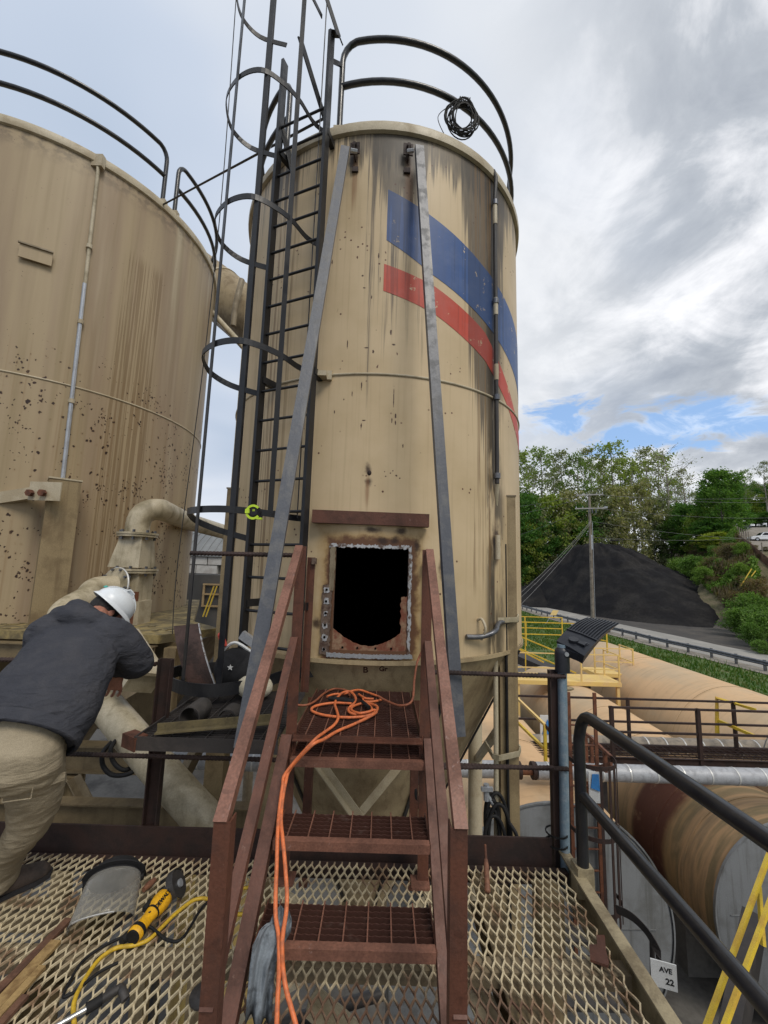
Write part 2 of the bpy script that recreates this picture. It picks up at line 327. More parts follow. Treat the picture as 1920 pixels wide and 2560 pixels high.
    for (bu, bv, ru, rv) in CHIPS:
        col = t.mix(blob(t, uv, bu, bv, ru, rv, .5, t.noise(p, 40, 3)), col, (.06, .028, .018))
    for (bu, bv, ru, rv) in ((-.26, 3.55, .05, .35), (.25, 3.5, .05, .4), (-.04, .62, .03, .2), (-.55, 1.4, .02, .3)):
        col = t.mix(t.math('MULTIPLY', blob(t, uv, bu, bv, ru, rv, .9, drip), .6), col, (.20, .085, .03))
    # rust specks and scratched runs in the middle of the shell
    spk = t.math('MULTIPLY', t.step(t.vor(p, 15), .17, .10), t.step(t.noise(p, 2.3, 3), .54, .6))
    col = t.mix(spk, col, (.09, .035, .02))
    scr = t.math('MULTIPLY', t.step(t.vor(t.map(t.vmath('ADD', p, t.vmath('MULTIPLY', t.noise(p, 6, 3, col=True), (.12, .2, 0))), (11, 3.2, 1)), 1), .085, .05), t.math('MULTIPLY', band(t, u, -.4, -.3, .3, .4), band(t, v, .5, .8, 3.0, 3.3)))
    col = t.mix(scr, col, (.10, .045, .025))
    dirty = col
    if stripe:
        worn = t.step(t.noise(t.map(p, (16, 1.5, 1)), 1, 6, .65), .30, .62)
        scol = t.mix(t.math('MULTIPLY', worn, .3), stripe, tuple(x*.55+.02 for x in stripe))
        run = t.math('MULTIPLY', t.step(t.noise(t.map(p, (40, .8, 1)), 1, 4), .55, .66), band(t, u, .55, .75, 1.3, 1.5))
        scol = t.mix(t.math('MULTIPLY', run, .4), scol, tuple(x*.35 for x in stripe))
        fade = t.step(t.noise(p, 3.5, 6, .65), .42, .66)
        scol = t.mix(t.math('MULTIPLY', fade, .28), scol, tuple(x*.7+.10 for x in stripe))
        chip = t.step(t.math('ADD', t.noise(t.map(p, (14, 9, 1)), 1, 7, .7), t.math('MULTIPLY', t.step(t.noise(p, 2.2, 3), .45, .6), .07)), .665, .69)
        scol = t.mix(chip, scol, base)
        col = t.mix(t.math('MULTIPLY', cover(mixn, t.math('SUBTRACT', S, .02), .06), .5), scol, tuple(x*.22+.01 for x in stripe))
    t.put(b.inputs['Base Color'], col); b.inputs['Roughness'].default_value = .5; b.inputs['Specular IOR Level'].default_value = .35
    t.put(b.inputs['Normal'], t.bump(t.math('ADD', t.noise(p, 3, 3), t.math('MULTIPLY', nz, .15)), .12, .02))
silo_front_mat('silo_cream', (.56, .435, .272))
silo_front_mat('stripe_blue', (.56, .435, .272), (.03, .085, .25))
silo_front_mat('stripe_red', (.56, .435, .272), (.50, .06, .03))
def silo_back_mat():
    m, t, b = newmat('silo_brown')
    u, v0 = silo_coords(t, 2.545); v = t.math('SUBTRACT', v0, 7.2); uv = (u, v)
    p = t.comb(u, v, 0)
    nz = t.noise(p, 8, 6, .6)
    wide = t.noise(t.map(p, (1.6, .10, 1)), 1, 4, .5)
    col = t.ramp(wide, [(.3, (.295, .222, .128)), (.45, (.36, .28, .172)), (.56, (.29, .215, .138)), (.68, (.44, .37, .255))])
    drip = t.noise(t.map(p, (26, .25, 1), (9, 4, 0)), 1, 5, .62, .3)
    med = t.noise(t.map(p, (7, .16, 1), (2, 4, 0)), 1, 5, .6)
    col = t.mix(t.math('MULTIPLY', t.step(med, .48, .7), .35), col, (.20, .15, .07))
    bd = t.math('MULTIPLY', t.math('MULTIPLY', band(t, u, 2.35, 2.42, 2.98, 3.08), t.step(v, 5.0, 4.7)), t.step(drip, .47, .52))
    col = t.mix(t.math('MULTIPLY', bd, .55), col, (.16, .10, .045))
    top = t.math('MULTIPLY', t.step(v, 5.6, 6.0), t.step(nz, .4, .6))
    col = t.mix(t.math('MULTIPLY', top, .55), col, (.07, .055, .04))
    zone = t.math('MULTIPLY', t.step(v, 3.3, 2.5), t.step(t.noise(p, 1.0, 4, .6), .36, .54))
    wob = t.vmath('ADD', p, t.vmath('MULTIPLY', t.vmath('SUBTRACT', t.noise(p, 22, 3, col=True), (.5, .5, .5)), (.05, .06, 0)))
    away = t.math('MULTIPLY', t.math('SUBTRACT', 1, zone), .22)
    sz = t.noise(p, 7, 2)
    dd = t.math('ADD', t.math('ADD', t.vor(t.map(wob, (1.0, .8, 1)), 11), away), t.math('MULTIPLY', sz, .14))
    big = t.step(dd, .275, .235)
    col = t.mix(t.math('MULTIPLY', t.step(dd, .40, .2), .4), col, (.19, .10, .04))
    col = t.mix(big, col, (.028, .013, .009))
    dd2 = t.math('ADD', t.vor(t.map(wob, (1, .75, 1), (5, 3, 0)), 24), t.math('ADD', away, t.math('MULTIPLY', t.step(t.noise(p, 2.4, 3), .58, .46), .3)))
    col = t.mix(t.step(dd2, .33, .26), col, (.04, .018, .011))
    halo = t.math('MULTIPLY', t.math('MULTIPLY', zone, t.step(drip, .5, .7)), .35)
    col = t.mix(halo, col, (.20, .11, .04))
    t.put(b.inputs['Base Color'], col); b.inputs['Roughness'].default_value = .52; b.inputs['Specular IOR Level'].default_value = .35
    t.put(b.inputs['Normal'], t.bump(t.math('ADD', t.noise(p, 2.5, 3), t.math('MULTIPLY', nz, .15)), .12, .02))
silo_back_mat()
def tank_mat(name, base, dust, bands):
    """horizontal tank, axis along Y: settled orange dust on the upper side, runs down the flanks, stained hoops"""
    m, t, b = newmat(name)
    x, y, z = t.xyz(t.node('ShaderNodeTexCoord').outputs['Object'])[:3]
    nv = t.node('ShaderNodeNewGeometry').outputs['Normal']; nzv = t.xyz(nv)[2]
    p = t.comb(x, y, z)
    ring = t.noise(t.comb(0, t.math('MULTIPLY', y, 1), t.math('MULTIPLY', z, .12)), 1.9, 6, .6)
    n = t.noise(p, .8, 6, .6)
    up = t.step(t.math('ADD', nzv, t.math('MULTIPLY', t.math('SUBTRACT', n, .5), .9)), -.1, .75)
    col = t.mix(up, base, dust)
    grim = t.step(t.noise(t.map(p, (.5, .22, .5)), 1, 5, .6), .42, .62)
    col = t.mix(t.math('MULTIPLY', grim, .6), col, (.40, .335, .235))
    col = t.mix(t.math('MULTIPLY', t.step(ring, .48, .7), .16), col, tuple(k*.45 for k in base))
    run = t.step(t.noise(t.comb(t.math('MULTIPLY', x, .4), t.math('MULTIPLY', y, 9), t.math('MULTIPLY', z, .6)), 1, 5, .65), .52, .7)
    col = t.mix(t.math('MULTIPLY', run, .22), col, (.14, .105, .06))
    if bands:
        r2 = t.noise(t.comb(t.math('MULTIPLY', n, .5), t.math('MULTIPLY', y, 2.0), t.math('MULTIPLY', z, .3)), 1, 4, .6)
        zone = t.step(y, bands+1.2, bands-.3)
        col = t.mix(t.math('MULTIPLY', zone, .95), col, t.ramp(r2, [(.28, (.11, .095, .055)), (.42, (.27, .175, .085)), (.5, (.14, .11, .06)), (.58, (.33, .21, .11)), (.7, (.12, .095, .06))]))
        red = t.math('MULTIPLY', band(t, t.math('ADD', y, t.math('MULTIPLY', t.math('SUBTRACT', n, .5), .3)), bands-1.05, bands-.85, bands-.1, bands+.12), .95)
        col = t.mix(red, col, (.075, .026, .018))
    blot = t.step(t.noise(p, 3.2, 6, .65), .55, .75)
    col = t.mix(t.math('MULTIPLY', blot, .35), col, tuple(k*.6 for k in dust))
    t.put(b.inputs['Base Color'], col); b.inputs['Roughness'].default_value = .75; b.inputs['Specular IOR Level'].default_value = .25
    t.put(b.inputs['Normal'], t.bump(t.noise(p, 14, 5), .15, .02))
tank_mat('tank_orange', (.34, .26, .16), (.60, .40, .225), 0)
tank_mat('tank_striped', (.34, .26, .155), (.58, .385, .215), 2.2)

def ground_mat():
    m, t, b = newmat('ground_mix')
    c = t.node('ShaderNodeTexCoord').outputs['Object']; x, y, z = t.xyz(c)[:3]
    n = t.noise(c, .12, 7, .6); n2 = t.noise(c, 1.1, 6, .65); n3 = t.noise(c, 6, 4)
    grass = t.ramp(n2, [(.3, (.035, .07, .015)), (.5, (.06, .11, .022)), (.68, (.13, .13, .05))])
    dirt = t.ramp(n2, [(.3, (.07, .062, .055)), (.6, (.15, .13, .11))])
    g = t.step(t.math('ADD', x, t.math('MULTIPLY', t.math('SUBTRACT', n2, .5), 5)), 11.5, 14)
    col = t.mix(g, dirt, grass)
    q = t.math('ADD', t.math('ADD', x, t.math('MULTIPLY', y, .19)), t.math('MULTIPLY', t.math('SUBTRACT', n2, .5), 5))
    fines = t.ramp(n2, [(.3, (.03, .028, .027)), (.6, (.075, .066, .057)), (.75, (.12, .105, .085))])
    col = t.mix(t.step(q, 33.5, 36.5), col, fines)
    bank = t.ramp(n2, [(.3, (.05, .055, .02)), (.5, (.11, .095, .05)), (.65, (.15, .12, .075)), (.8, (.08, .10, .03))])
    col = t.mix(t.math('MULTIPLY', t.step(z, -5.9, -4.8), t.step(q, 33.5, 36.5)), col, bank)
    col = t.mix(.3, col, t.mix(1, col, t.ramp(n3, [(.3, (.5,)*3), (.7, (1.5,)*3)]), 'MULTIPLY'))
    t.put(b.inputs['Base Color'], col); b.inputs['Roughness'].default_value = .95
    t.put(b.inputs['Normal'], t.bump(t.noise(c, 4, 5), .6, .15))
ground_mat()

# ------------------------------------------------------------------ mesh helpers
def frame_of(t, up=V((0, 0, 1))):
    t = t.normalized()
    if abs(t.dot(up)) > .98: up = V((0, 1, 0))
    s = t.cross(up).normalized(); return s, s.cross(t).normalized()
def smoothpath(pts, n=6):
    P = [V(p) for p in pts]; out = []
    for i in range(len(P)-1):
        a, b, c, d = P[max(i-1, 0)], P[i], P[i+1], P[min(i+2, len(P)-1)]
        for k in range(n):
            t = k/n
            out.append(.5*((2*b)+(c-a)*t+(2*a-5*b+4*c-d)*t*t+(3*b-a-3*c+d)*t**3))
    out.append(P[-1]); return out
class MB:
    def __init__(s): s.v = []; s.f = []
    def add(s, vs, fs):
        o = len(s.v); s.v += [V(x) for x in vs]; s.f += [tuple(i+o for i in f) for f in fs]; return s
    def box(s, c, d, X=None, Y=None, Z=None):
        c = V(c); X = X or V((1, 0, 0)); Y = Y or V((0, 1, 0)); Z = Z or V((0, 0, 1))
        q = [c+X*(i*d[0]/2)+Y*(j*d[1]/2)+Z*(k*d[2]/2) for i, j, k in ((-1,-1,-1),(1,-1,-1),(1,1,-1),(-1,1,-1),(-1,-1,1),(1,-1,1),(1,1,1),(-1,1,1))]
        return s.add(q, [(0,3,2,1),(4,5,6,7),(0,1,5,4),(1,2,6,5),(2,3,7,6),(3,0,4,7)])
    def sweep(s, pts, prof, up=V((0, 0, 1)), closed=False, caps=True):
        """prof: list of (side, up) offsets, counter-clockwise"""
        P = [V(p) for p in pts]; n = len(prof); vs = []; m = len(P)
        S = U = None
        for i, p in enumerate(P):
            a = P[i-1] if i > 0 else (P[-1] if closed else P[0]); b = P[i+1] if i < m-1 else (P[0] if closed else P[-1])
            T = (b-a).normalized()
            if up == 'auto':
                if S is None: S, U = frame_of(T)
                else:
                    S = (S-T*S.dot(T)).normalized(); U = S.cross(T).normalized()
            else: S, U = frame_of(T, up)
            vs += [p+S*x+U*y for x, y in prof]
        fs = []
        for i in range(m if closed else m-1):
            j = (i+1) % m
            for k in range(n): l = (k+1) % n; fs.append((i*n+k, i*n+l, j*n+l, j*n+k))
        if caps and not closed: fs += [tuple(range(n))[::-1], tuple((m-1)*n+k for k in range(n))]
        return s.add(vs, fs)
    def bar(s, a, b, w, h, up=V((0, 0, 1))):
        return s.sweep([a, b], [(-w/2, -h/2), (w/2, -h/2), (w/2, h/2), (-w/2, h/2)], up)
    def strap(s, pts, w, h, up=V((0, 0, 1)), closed=False):
        return s.sweep(pts, [(-w/2, -h/2), (w/2, -h/2), (w/2, h/2), (-w/2, h/2)], up, closed)
    def angle(s, a, b, w, t, sx=1, sy=1, up=V((0, 0, 1))):
        """angle iron: legs along sx*side and sy*up, meeting at the line a-b"""
        p = [(0, 0), (w*sx, 0), (w*sx, t*sy), (t*sx, t*sy), (t*sx, w*sy), (0, w*sy)]
        if sx*sy < 0: p = p[::-1]
        return s.sweep([a, b], p, up)
    def channel(s, a, b, w, d, t, up=V((0, 0, 1))):
        p = [(-w/2, 0), (w/2, 0), (w/2, d), (w/2-t, d), (w/2-t, t), (-w/2+t, t), (-w/2+t, d), (-w/2, d)]
        return s.sweep([a, b], p, up)
    def ibeam(s, a, b, h, w, t=.012):
        p = [(-w/2, -h/2), (w/2, -h/2), (w/2, -h/2+t), (t/2, -h/2+t), (t/2, h/2-t), (w/2, h/2-t), (w/2, h/2), (-w/2, h/2), (-w/2, h/2-t), (-t/2, h/2-t), (-t/2, -h/2+t), (-w/2, -h/2+t)]
        return s.sweep([a, b], p)
    def tube(s, pts, r, n=10, closed=False, caps=True):
        P = [V(p) for p in pts]
        if isinstance(r, (int, float)): return s.sweep(P, [(r*cos(2*pi*k/n), r*sin(2*pi*k/n)) for k in range(n)], 'auto', closed, caps)
        vs = []; S = None
        for i, p in enumerate(P):
            T = (P[min(i+1, len(P)-1)]-P[max(i-1, 0)]).normalized()
            if S is None: S, U = frame_of(T)
            else: S = (S-T*S.dot(T)).normalized(); U = S.cross(T).normalized()
            vs += [p+(S*cos(2*pi*k/n)+U*sin(2*pi*k/n))*r[i] for k in range(n)]
        fs = [(i*n+k, i*n+(k+1) % n, (i+1)*n+(k+1) % n, (i+1)*n+k) for i in range(len(P)-1) for k in range(n)]
        fs += [tuple(range(n))[::-1], tuple((len(P)-1)*n+k for k in range(n))]
        return s.add(vs, fs)
    def rebar(s, a, b, r=.0125):
        a, b = V(a), V(b); L = (b-a).length; m = max(2, int(L/.011)); n = 8
        pts = [a.lerp(b, i/m) for i in range(m+1)]; S, U = frame_of(b-a); vs = []
        for i, p in enumerate(pts):
            for k in range(n):
                q = r*(1.13 if (i+k//4) % 2 else .93)
                vs.append(p+(S*cos(2*pi*k/n)+U*sin(2*pi*k/n))*q)
        fs = [(i*n+k, i*n+(k+1) % n, (i+1)*n+(k+1) % n, (i+1)*n+k) for i in range(m) for k in range(n)]
        fs += [tuple(range(n))[::-1], tuple(m*n+k for k in range(n))]
        return s.add(vs, fs)
    def lathe(s, c, prof, n=48, a0=0, a1=2*pi, axis='Z'):
        c = V(c); full = abs(a1-a0-2*pi) < 1e-6; m = n if full else n+1; vs = []
        for r, z in prof:
            for k in range(m):
                a = a0+(a1-a0)*k/n
                q = V((r*sin(a), -r*cos(a), z)) if axis == 'Z' else (V((r*cos(a), z, r*sin(a))) if axis == 'Y' else V((z, r*cos(a), r*sin(a))))
                vs.append(c+q)
        fs = []
        for i in range(len(prof)-1):
            for k in range(n):
                l = (k+1) % m
                q = (i*m+k, i*m+l, (i+1)*m+l, (i+1)*m+k)
                fs.append(q if axis == 'Z' else q[::-1])
        return s.add(vs, fs)
    def disc(s, c, r, nrm, n=20, th=.01):
        c, nrm = V(c), V(nrm).normalized(); return s.tube([c-nrm*th/2, c+nrm*th/2], r, n)
    def ball(s, c, r, n=10, X=None, Y=None, Z=None, zmin=-1):
        c = V(c); rx, ry, rz = (r, r, r) if isinstance(r, (int, float)) else r
        X = X or V((1, 0, 0)); Y = Y or V((0, 1, 0)); Z = Z or V((0, 0, 1)); vs = []; m = n
        for i in range(m+1):
            zz = zmin+(1-zmin)*i/m; zz = sin(zz*pi/2); rr = math.sqrt(max(0, 1-zz*zz))
            for k in range(2*n):
                a = pi*k/n; vs.append(c+X*(rx*rr*cos(a))+Y*(ry*rr*sin(a))+Z*(rz*zz))
        q = 2*n
        fs = [(i*q+k, i*q+(k+1) % q, (i+1)*q+(k+1) % q, (i+1)*q+k) for i in range(m) for k in range(q)]
        return s.add(vs, fs)
    def loft(s, rings, n=20, caps=True):
        """rings: (centre, half-axis vector, half-axis vector)"""
        vs = []
        for c, a, b in rings:
            c, a, b = V(c), V(a), V(b)
            vs += [c+a*cos(2*pi*k/n)+b*sin(2*pi*k/n) for k in range(n)]
        m = len(rings)
        fs = [(i*n+k, i*n+(k+1) % n, (i+1)*n+(k+1) % n, (i+1)*n+k) for i in range(m-1) for k in range(n)]
        if caps: fs += [tuple(range(n))[::-1], tuple((m-1)*n+k for k in range(n))]
        return s.add(vs, fs)
    def poly(s, pts, th, nrm):
        """flat outline with thickness"""
        P = [V(p) for p in pts]; d = V(nrm).normalized()*th; n = len(P)
        return s.add(P+[p+d for p in P], [tuple(range(n))[::-1], tuple(range(n, 2*n))]+[(k, (k+1) % n, n+(k+1) % n, n+k) for k in range(n)])
    def mesh(s, name, mat, origin=V((0, 0, 0)), smooth=None):
        me = bpy.data.meshes.new(name); me.from_pydata([tuple(v-origin) for v in s.v], [], s.f)
        bm = bmesh.new(); bm.from_mesh(me); bmesh.ops.recalc_face_normals(bm, faces=bm.faces)
        if smooth:
            for f in bm.faces: f.smooth = True
            lim = RAD(smooth)
            for e in bm.edges:
                if len(e.link_faces) == 2 and e.calc_face_angle(0) > lim: e.smooth = False
        bm.to_mesh(me); bm.free(); me.materials.append(MT[mat]); return me

WL = {}
def tag(o, label=None, cat=None, group=None, kind=None):
    for k, v in (('label', label), ('category', cat), ('group', group), ('kind', kind)):
        if v: o[k] = v
    return o
def thing(name, label, cat, loc=(0, 0, 0), group=None):
    o = bpy.data.objects.new(name, None); COL.objects.link(o); o.location = loc; o.empty_display_size = .1
    WL[o] = V(loc); return tag(o, label, cat, group)
def part(name, mb, mat, parent=None, smooth=None, label=None, kind=None):
    org = WL[parent] if parent else V((0, 0, 0))
    o = bpy.data.objects.new(name, mb.mesh(name, mat, org, smooth)); COL.objects.link(o)
    o.parent = parent; WL[o] = org
    return tag(o, label, None, None, kind)
def single(name, mb, mat, label, cat, group=None, smooth=None, kind=None):
    vs = mb.v; loc = V((sum(v.x for v in vs)/len(vs), sum(v.y for v in vs)/len(vs), min(v.z for v in vs)))
    o = bpy.data.objects.new(name, mb.mesh(name, mat, loc, smooth)); COL.objects.link(o); o.location = loc; WL[o] = loc
    return tag(o, label, cat, group, kind)
def setting(name, mb, mat, smooth=None, kind='structure'):
    o = bpy.data.objects.new(name, mb.mesh(name, mat, V((0, 0, 0)), smooth)); COL.objects.link(o); o['kind'] = kind; WL[o] = V((0, 0, 0)); return o
KIDS = {}
def copytree(root, loc, label=None, rotz=None, scale=None):
    kids = [o for o in COL.objects if o.parent == root] if root not in KIDS else KIDS[root]; KIDS[root] = kids
    r = root.copy(); COL.objects.link(r); r.location = loc
    if rotz is not None: r.rotation_euler = (0, 0, rotz)
    if scale is not None: r.scale = (scale,)*3 if isinstance(scale, (int, float)) else scale
    if label: r['label'] = label
    for ch in kids:
        c = ch.copy(); COL.objects.link(c); c.parent = r
        sub = KIDS.setdefault(ch, [o for o in COL.objects if o.parent == ch])
        for g in sub: d = g.copy(); COL.objects.link(d); d.parent = c
    return r
def text(name, s, size, M4, mat, parent, depth=.001):
    """lettering as a thin mesh; M4 places it"""
    cu = bpy.data.curves.new(name, 'FONT'); cu.body = s; cu.size = size; cu.extrude = depth; cu.offset = .028*size; cu.align_x = 'CENTER'; cu.align_y = 'CENTER'
    tmp = bpy.data.objects.new('tmp', cu); COL.objects.link(tmp); bpy.context.view_layer.update()
    dg = bpy.context.evaluated_depsgraph_get(); me = bpy.data.meshes.new_from_object(tmp.evaluated_get(dg))
    bpy.data.objects.remove(tmp); me.name = name
    me.transform(M4); me.transform(Matrix.Translation(-WL[parent])); me.materials.clear(); me.materials.append(MT[mat])
    o = bpy.data.objects.new(name, me); COL.objects.link(o); o.parent = parent; WL[o] = WL[parent]; return o
def basis(o, X, Y, Z):
    m = Matrix((V(X).normalized(), V(Y).normalized(), V(Z).normalized())).transposed().to_4x4(); m.translation = V(o); return m
Zv = V((0, 0, 1))
DECK, YARD, LAND = -1.71, -7.2, -.954

# ------------------------------------------------------------------ ground, road, coal, woods
def sm(x): x = max(0, min(1, x)); return x*x*(3-2*x)
from mathutils import noise as MN
def hz(x, y):
    z = YARD + 1.1*sm((x-12.5)/7)
    s = ((x-31)*26-(y-33)*17)/31.06
    z += 9.5*sm(s/17)*sm((y+5)/25) + .10*max(0, min(s, 120)-14)
    z += 8*sm((y-92)/30)*sm((x+10)/30) + .06*max(0, min(y, 240)-120)*sm((x+10)/30)
    d = (x-52)*-.803+(y-58)*.595
    lot = 3.9+.183*(min(y, 128)-60)-max(0, d)*.9-max(0, 58-y)*.7
    if lot > z: return lot+.25*MN.noise((x*.3, y*.3, 0))*min(1, max(0, d)*.3)
    if s > 1 or y > 95: z += .5*MN.noise((x*.12, y*.12, 0))
    return z
def in_pile(x, y, z): return -6.15+14*(1-math.hypot((x-43)/18.5, (y-77)/(18.5*(1.5 if y < 77 else 1)))) > z-.4
def axis_list(lo, hi, fine0, fine1, st, co):
    a = []; x = lo
    while x < hi: a.append(x); x += st if fine0 <= x < fine1 else co
    a.append(hi); return a
xs = axis_list(-900, 900, -30, 110, 2.5, 30); ys = axis_list(-300, 1500, -10, 170, 2.5, 30)
g = MB(); nx = len(xs)
g.add([(x, y, hz(x, y)) for y in ys for x in xs], [(j*nx+i, j*nx+i+1, (j+1)*nx+i+1, (j+1)*nx+i) for j in range(len(ys)-1) for i in range(nx-1)])
setting('ground', g, 'ground_mix', 60)

RAILPX = [(1290, 1519), (1364, 1541), (1416, 1556), (1500, 1577), (1577, 1596), (1637, 1613), (1706, 1629), (1783, 1647), (1870, 1669), (2000, 1700), (2200, 1750)]
RP = [atZ(x, y, -6.1) for x, y in RAILPX]
RP = [RP[0]+(RP[0]-RP[1]).normalized()*40] + RP + [RP[-1]+(RP[-1]-RP[-2]).normalized()*25]
def resample(P, d):
    out = [P[0].copy()]; acc = 0
    for a, b in zip(P, P[1:]):
        L = (b-a).length; t = d-acc
        while t <= L: out.append(a.lerp(b, t/L)); t += d
        acc = (L-(t-d)); acc = acc if acc < d else 0
    return out
def ribbon(P, o0, o1, z):
    m = MB(); vs = []
    for i, p in enumerate(P):
        T = (P[min(i+1, len(P)-1)]-P[max(i-1, 0)]); T.z = 0; S = V((-T.y, T.x, 0)).normalized()
        for o in (o0, o1): q = p+S*o; vs.append((q.x, q.y, z))
    return m.add(vs, [(2*i, 2*i+1, 2*i+3, 2*i+2) for i in range(len(P)-1)])
RR = resample(RP, 2.0)
setting('road', ribbon(RR, .7, 6.2, -6.05), 'asphalt')
setting('road_shoulder', ribbon(RR, 6.2, 14, -6.06), 'coal_dirt')
setting('gravel_verge', ribbon(RR, -.9, .7, -6.055), 'gravel')
def guardrail():
    P = resample(RP, 1.95)
    c = sum(P, V())/len(P)
    t = thing('guardrail', 'galvanised guardrail on short posts along the road below the coal heap', 'guardrail', (c.x, c.y, -6.1))
    prof = [(0, -.16), (.03, -.15), (.07, -.10), (.07, -.07), (.02, -.02), (.02, .02), (.07, .07), (.07, .10), (.03, .15), (0, .16), (-.012, .14), (-.012, -.14)]
    b = MB(); b.sweep([p+V((0, 0, .55)) for p in P], prof); part('beam', b, 'galv_dark', t)
    for p in P:
        m = MB(); m.box(p+V((.06, 0, .36)), (.13, .13, .76)); part('post', m, 'galv_dark', t)
guardrail()

def coal_pile():
    c = V((44, 78)); R, H = 18.5, 14.0; m = MB(); n, k = 160, 60; vs = []
    for i in range(k+1):
        r = R*(i/k)
        for j in range(n):
            a = 2*pi*j/n; rr = r*(1+.05*sin(3*a+1)+.04*sin(5*a)); fs = 1-i/k; x, y = c.x+rr*cos(a)-5.0*fs, c.y+rr*sin(a)*(1.5 if sin(a) < 0 else 1)-2*fs
            f = r/R
            z = H*(1-f)*1.0 if f > .2 else H*(.80+.03*(1-f/.2))
            if f > .9: z = H*(1-f)*(.9-(f-.9)*3)
            z += .35*MN.noise((x*.35, y*.35, 0))*min(1, (1-f)*5)+.30*MN.noise((x*1.1, y*1.1, 3))*min(1, (1-f)*6)-.75*abs(MN.noise((a*6, f*1.2, 7)))*min(1, f*3)*(1-f)*2+.12*MN.noise((x*2.5, y*2.5, 5))
            vs.append((x, y, -6.15+z))
    m.add(vs, [(i*n+j, i*n+(j+1) % n, (i+1)*n+(j+1) % n, (i+1)*n+j) for i in range(k) for j in range(n)])
    single('coal_pile', m, 'coal', 'big black conical heap of coal beyond the road, in front of the woods', 'coal pile', None, 50)
    # the low spill of dust at its foot
    for (cx, cy, r, h, lab) in ((30.5, 80, 9, 4.2, 'low black spur of coal slumped against the left flank of the heap'), (54, 63, 7.5, 2.2, 'low mound of grey-black spilled fines at the right foot of the coal heap')):
        q = MB(); vs = []
        for i in range(15):
            for j in range(40):
                a = 2*pi*j/40; rr = r*i/14*(1+.15*sin(2*a+cx)+.08*sin(5*a)); x, y = cx+rr*cos(a), cy+rr*sin(a)
                vs.append((x, y, max(-6.2, -6.2+h*(1-(i/14)**1.4))+.4*MN.noise((x*.7, y*.7, 1))*(1-i/14)+.02))
        q.add(vs, [(i*40+j, i*40+(j+1) % 40, (i+1)*40+(j+1) % 40, (i+1)*40+j) for i in range(14) for j in range(40)])
        single('coal_spill', q, 'coal_dirt' if cx > 40 else 'coal', lab, 'coal heap', None, 50)
coal_pile()

def tree_proto(name, label, H, spread, nl, leaves, lsize, lmat, bark, lowest=.3, seed=1, clump=.06, shrub=False, forks=1):
    rnd = random.Random(seed)
    t = thing(name, label, 'shrub' if shrub else 'tree', (0, 0, -200))
    O = V((0, 0, -200)); tb = MB(); tips = []
    for fk in range(forks):
        ax = V((rnd.uniform(-.1, .1)*H, rnd.uniform(-.1, .1)*H, 0))*(.35 if forks == 1 else 1.3)
        P = [O+V((fk*.25*(forks > 1), 0, 0))+ax*(k/6)**1.3+V((rnd.uniform(-1, 1)*.012*H*(k > 0), rnd.uniform(-1, 1)*.012*H*(k > 0), H*.93*k/6)) for k in range(7)]
        r0 = .015*H if not shrub else .012*H
        if not shrub or forks > 1: tb.tube(P, [r0*(1-.9*k/6) for k in range(7)], 7)
        for i in range(nl):
            f = lowest+(.98-lowest)*(i+rnd.random())/nl
            k = min(5, int(f/.93*6)) if f < .93 else 5
            base = P[k].lerp(P[k+1], min(1, f/.93*6-k))
            a = i*2.4+rnd.uniform(-.5, .5)
            shape = (sin(pi*min(1, (f-lowest)/(1-lowest)*.75+.22)))**.8
            L = spread*H*(shape*rnd.uniform(.7, 1.15))
            d = V((cos(a), sin(a), rnd.uniform(.25, .9))).normalized()
            mid = base+d*L*.55+V((0, 0, -.03*L)); tip = base+d*L+V((0, 0, .12*L))
            tb.tube([base, mid, tip], [r0*.38*(1-f*.6), r0*.22*(1-f*.6), r0*.05], 5)
            tips += [(mid.lerp(tip, .2), .7), (tip, 1), (mid.lerp(tip, .65), .9)]
            for s in range(3):
                b2 = base.lerp(tip, rnd.uniform(.35, .85)); d2 = (d+V((rnd.uniform(-1, 1), rnd.uniform(-1, 1), rnd.uniform(-.2, .8)))*.9).normalized()
                t2 = b2+d2*L*rnd.uniform(.3, .5)
                tb.tube([b2, t2], [r0*.12*(1-f*.5), r0*.03], 4); tips += [(t2, .9), (b2.lerp(t2, .6), .8)]
    part('trunk', tb, bark, t)
    if leaves:
        lb = MB(); vs = []; fs = []
        for q in range(leaves):
            p, ss = tips[q % len(tips)]
            g = V((rnd.gauss(0, 1), rnd.gauss(0, 1), rnd.gauss(0, .75)))*clump*H*ss
            c = p+g; n1 = V((rnd.gauss(0, 1), rnd.gauss(0, 1), rnd.gauss(0, 1))).normalized(); n2 = n1.orthogonal().normalized(); n3 = n1.cross(n2)
            s = lsize*rnd.uniform(.6, 1.3); o = len(vs)
            vs += [c-n2*s, c-n3*s*.5, c+n2*s, c+n3*s*.5]; fs.append((o, o+1, o+2, o+3))
        lb.v = vs; lb.f = fs
        part('crown', lb, lmat, t, kind='stuff')
    return t
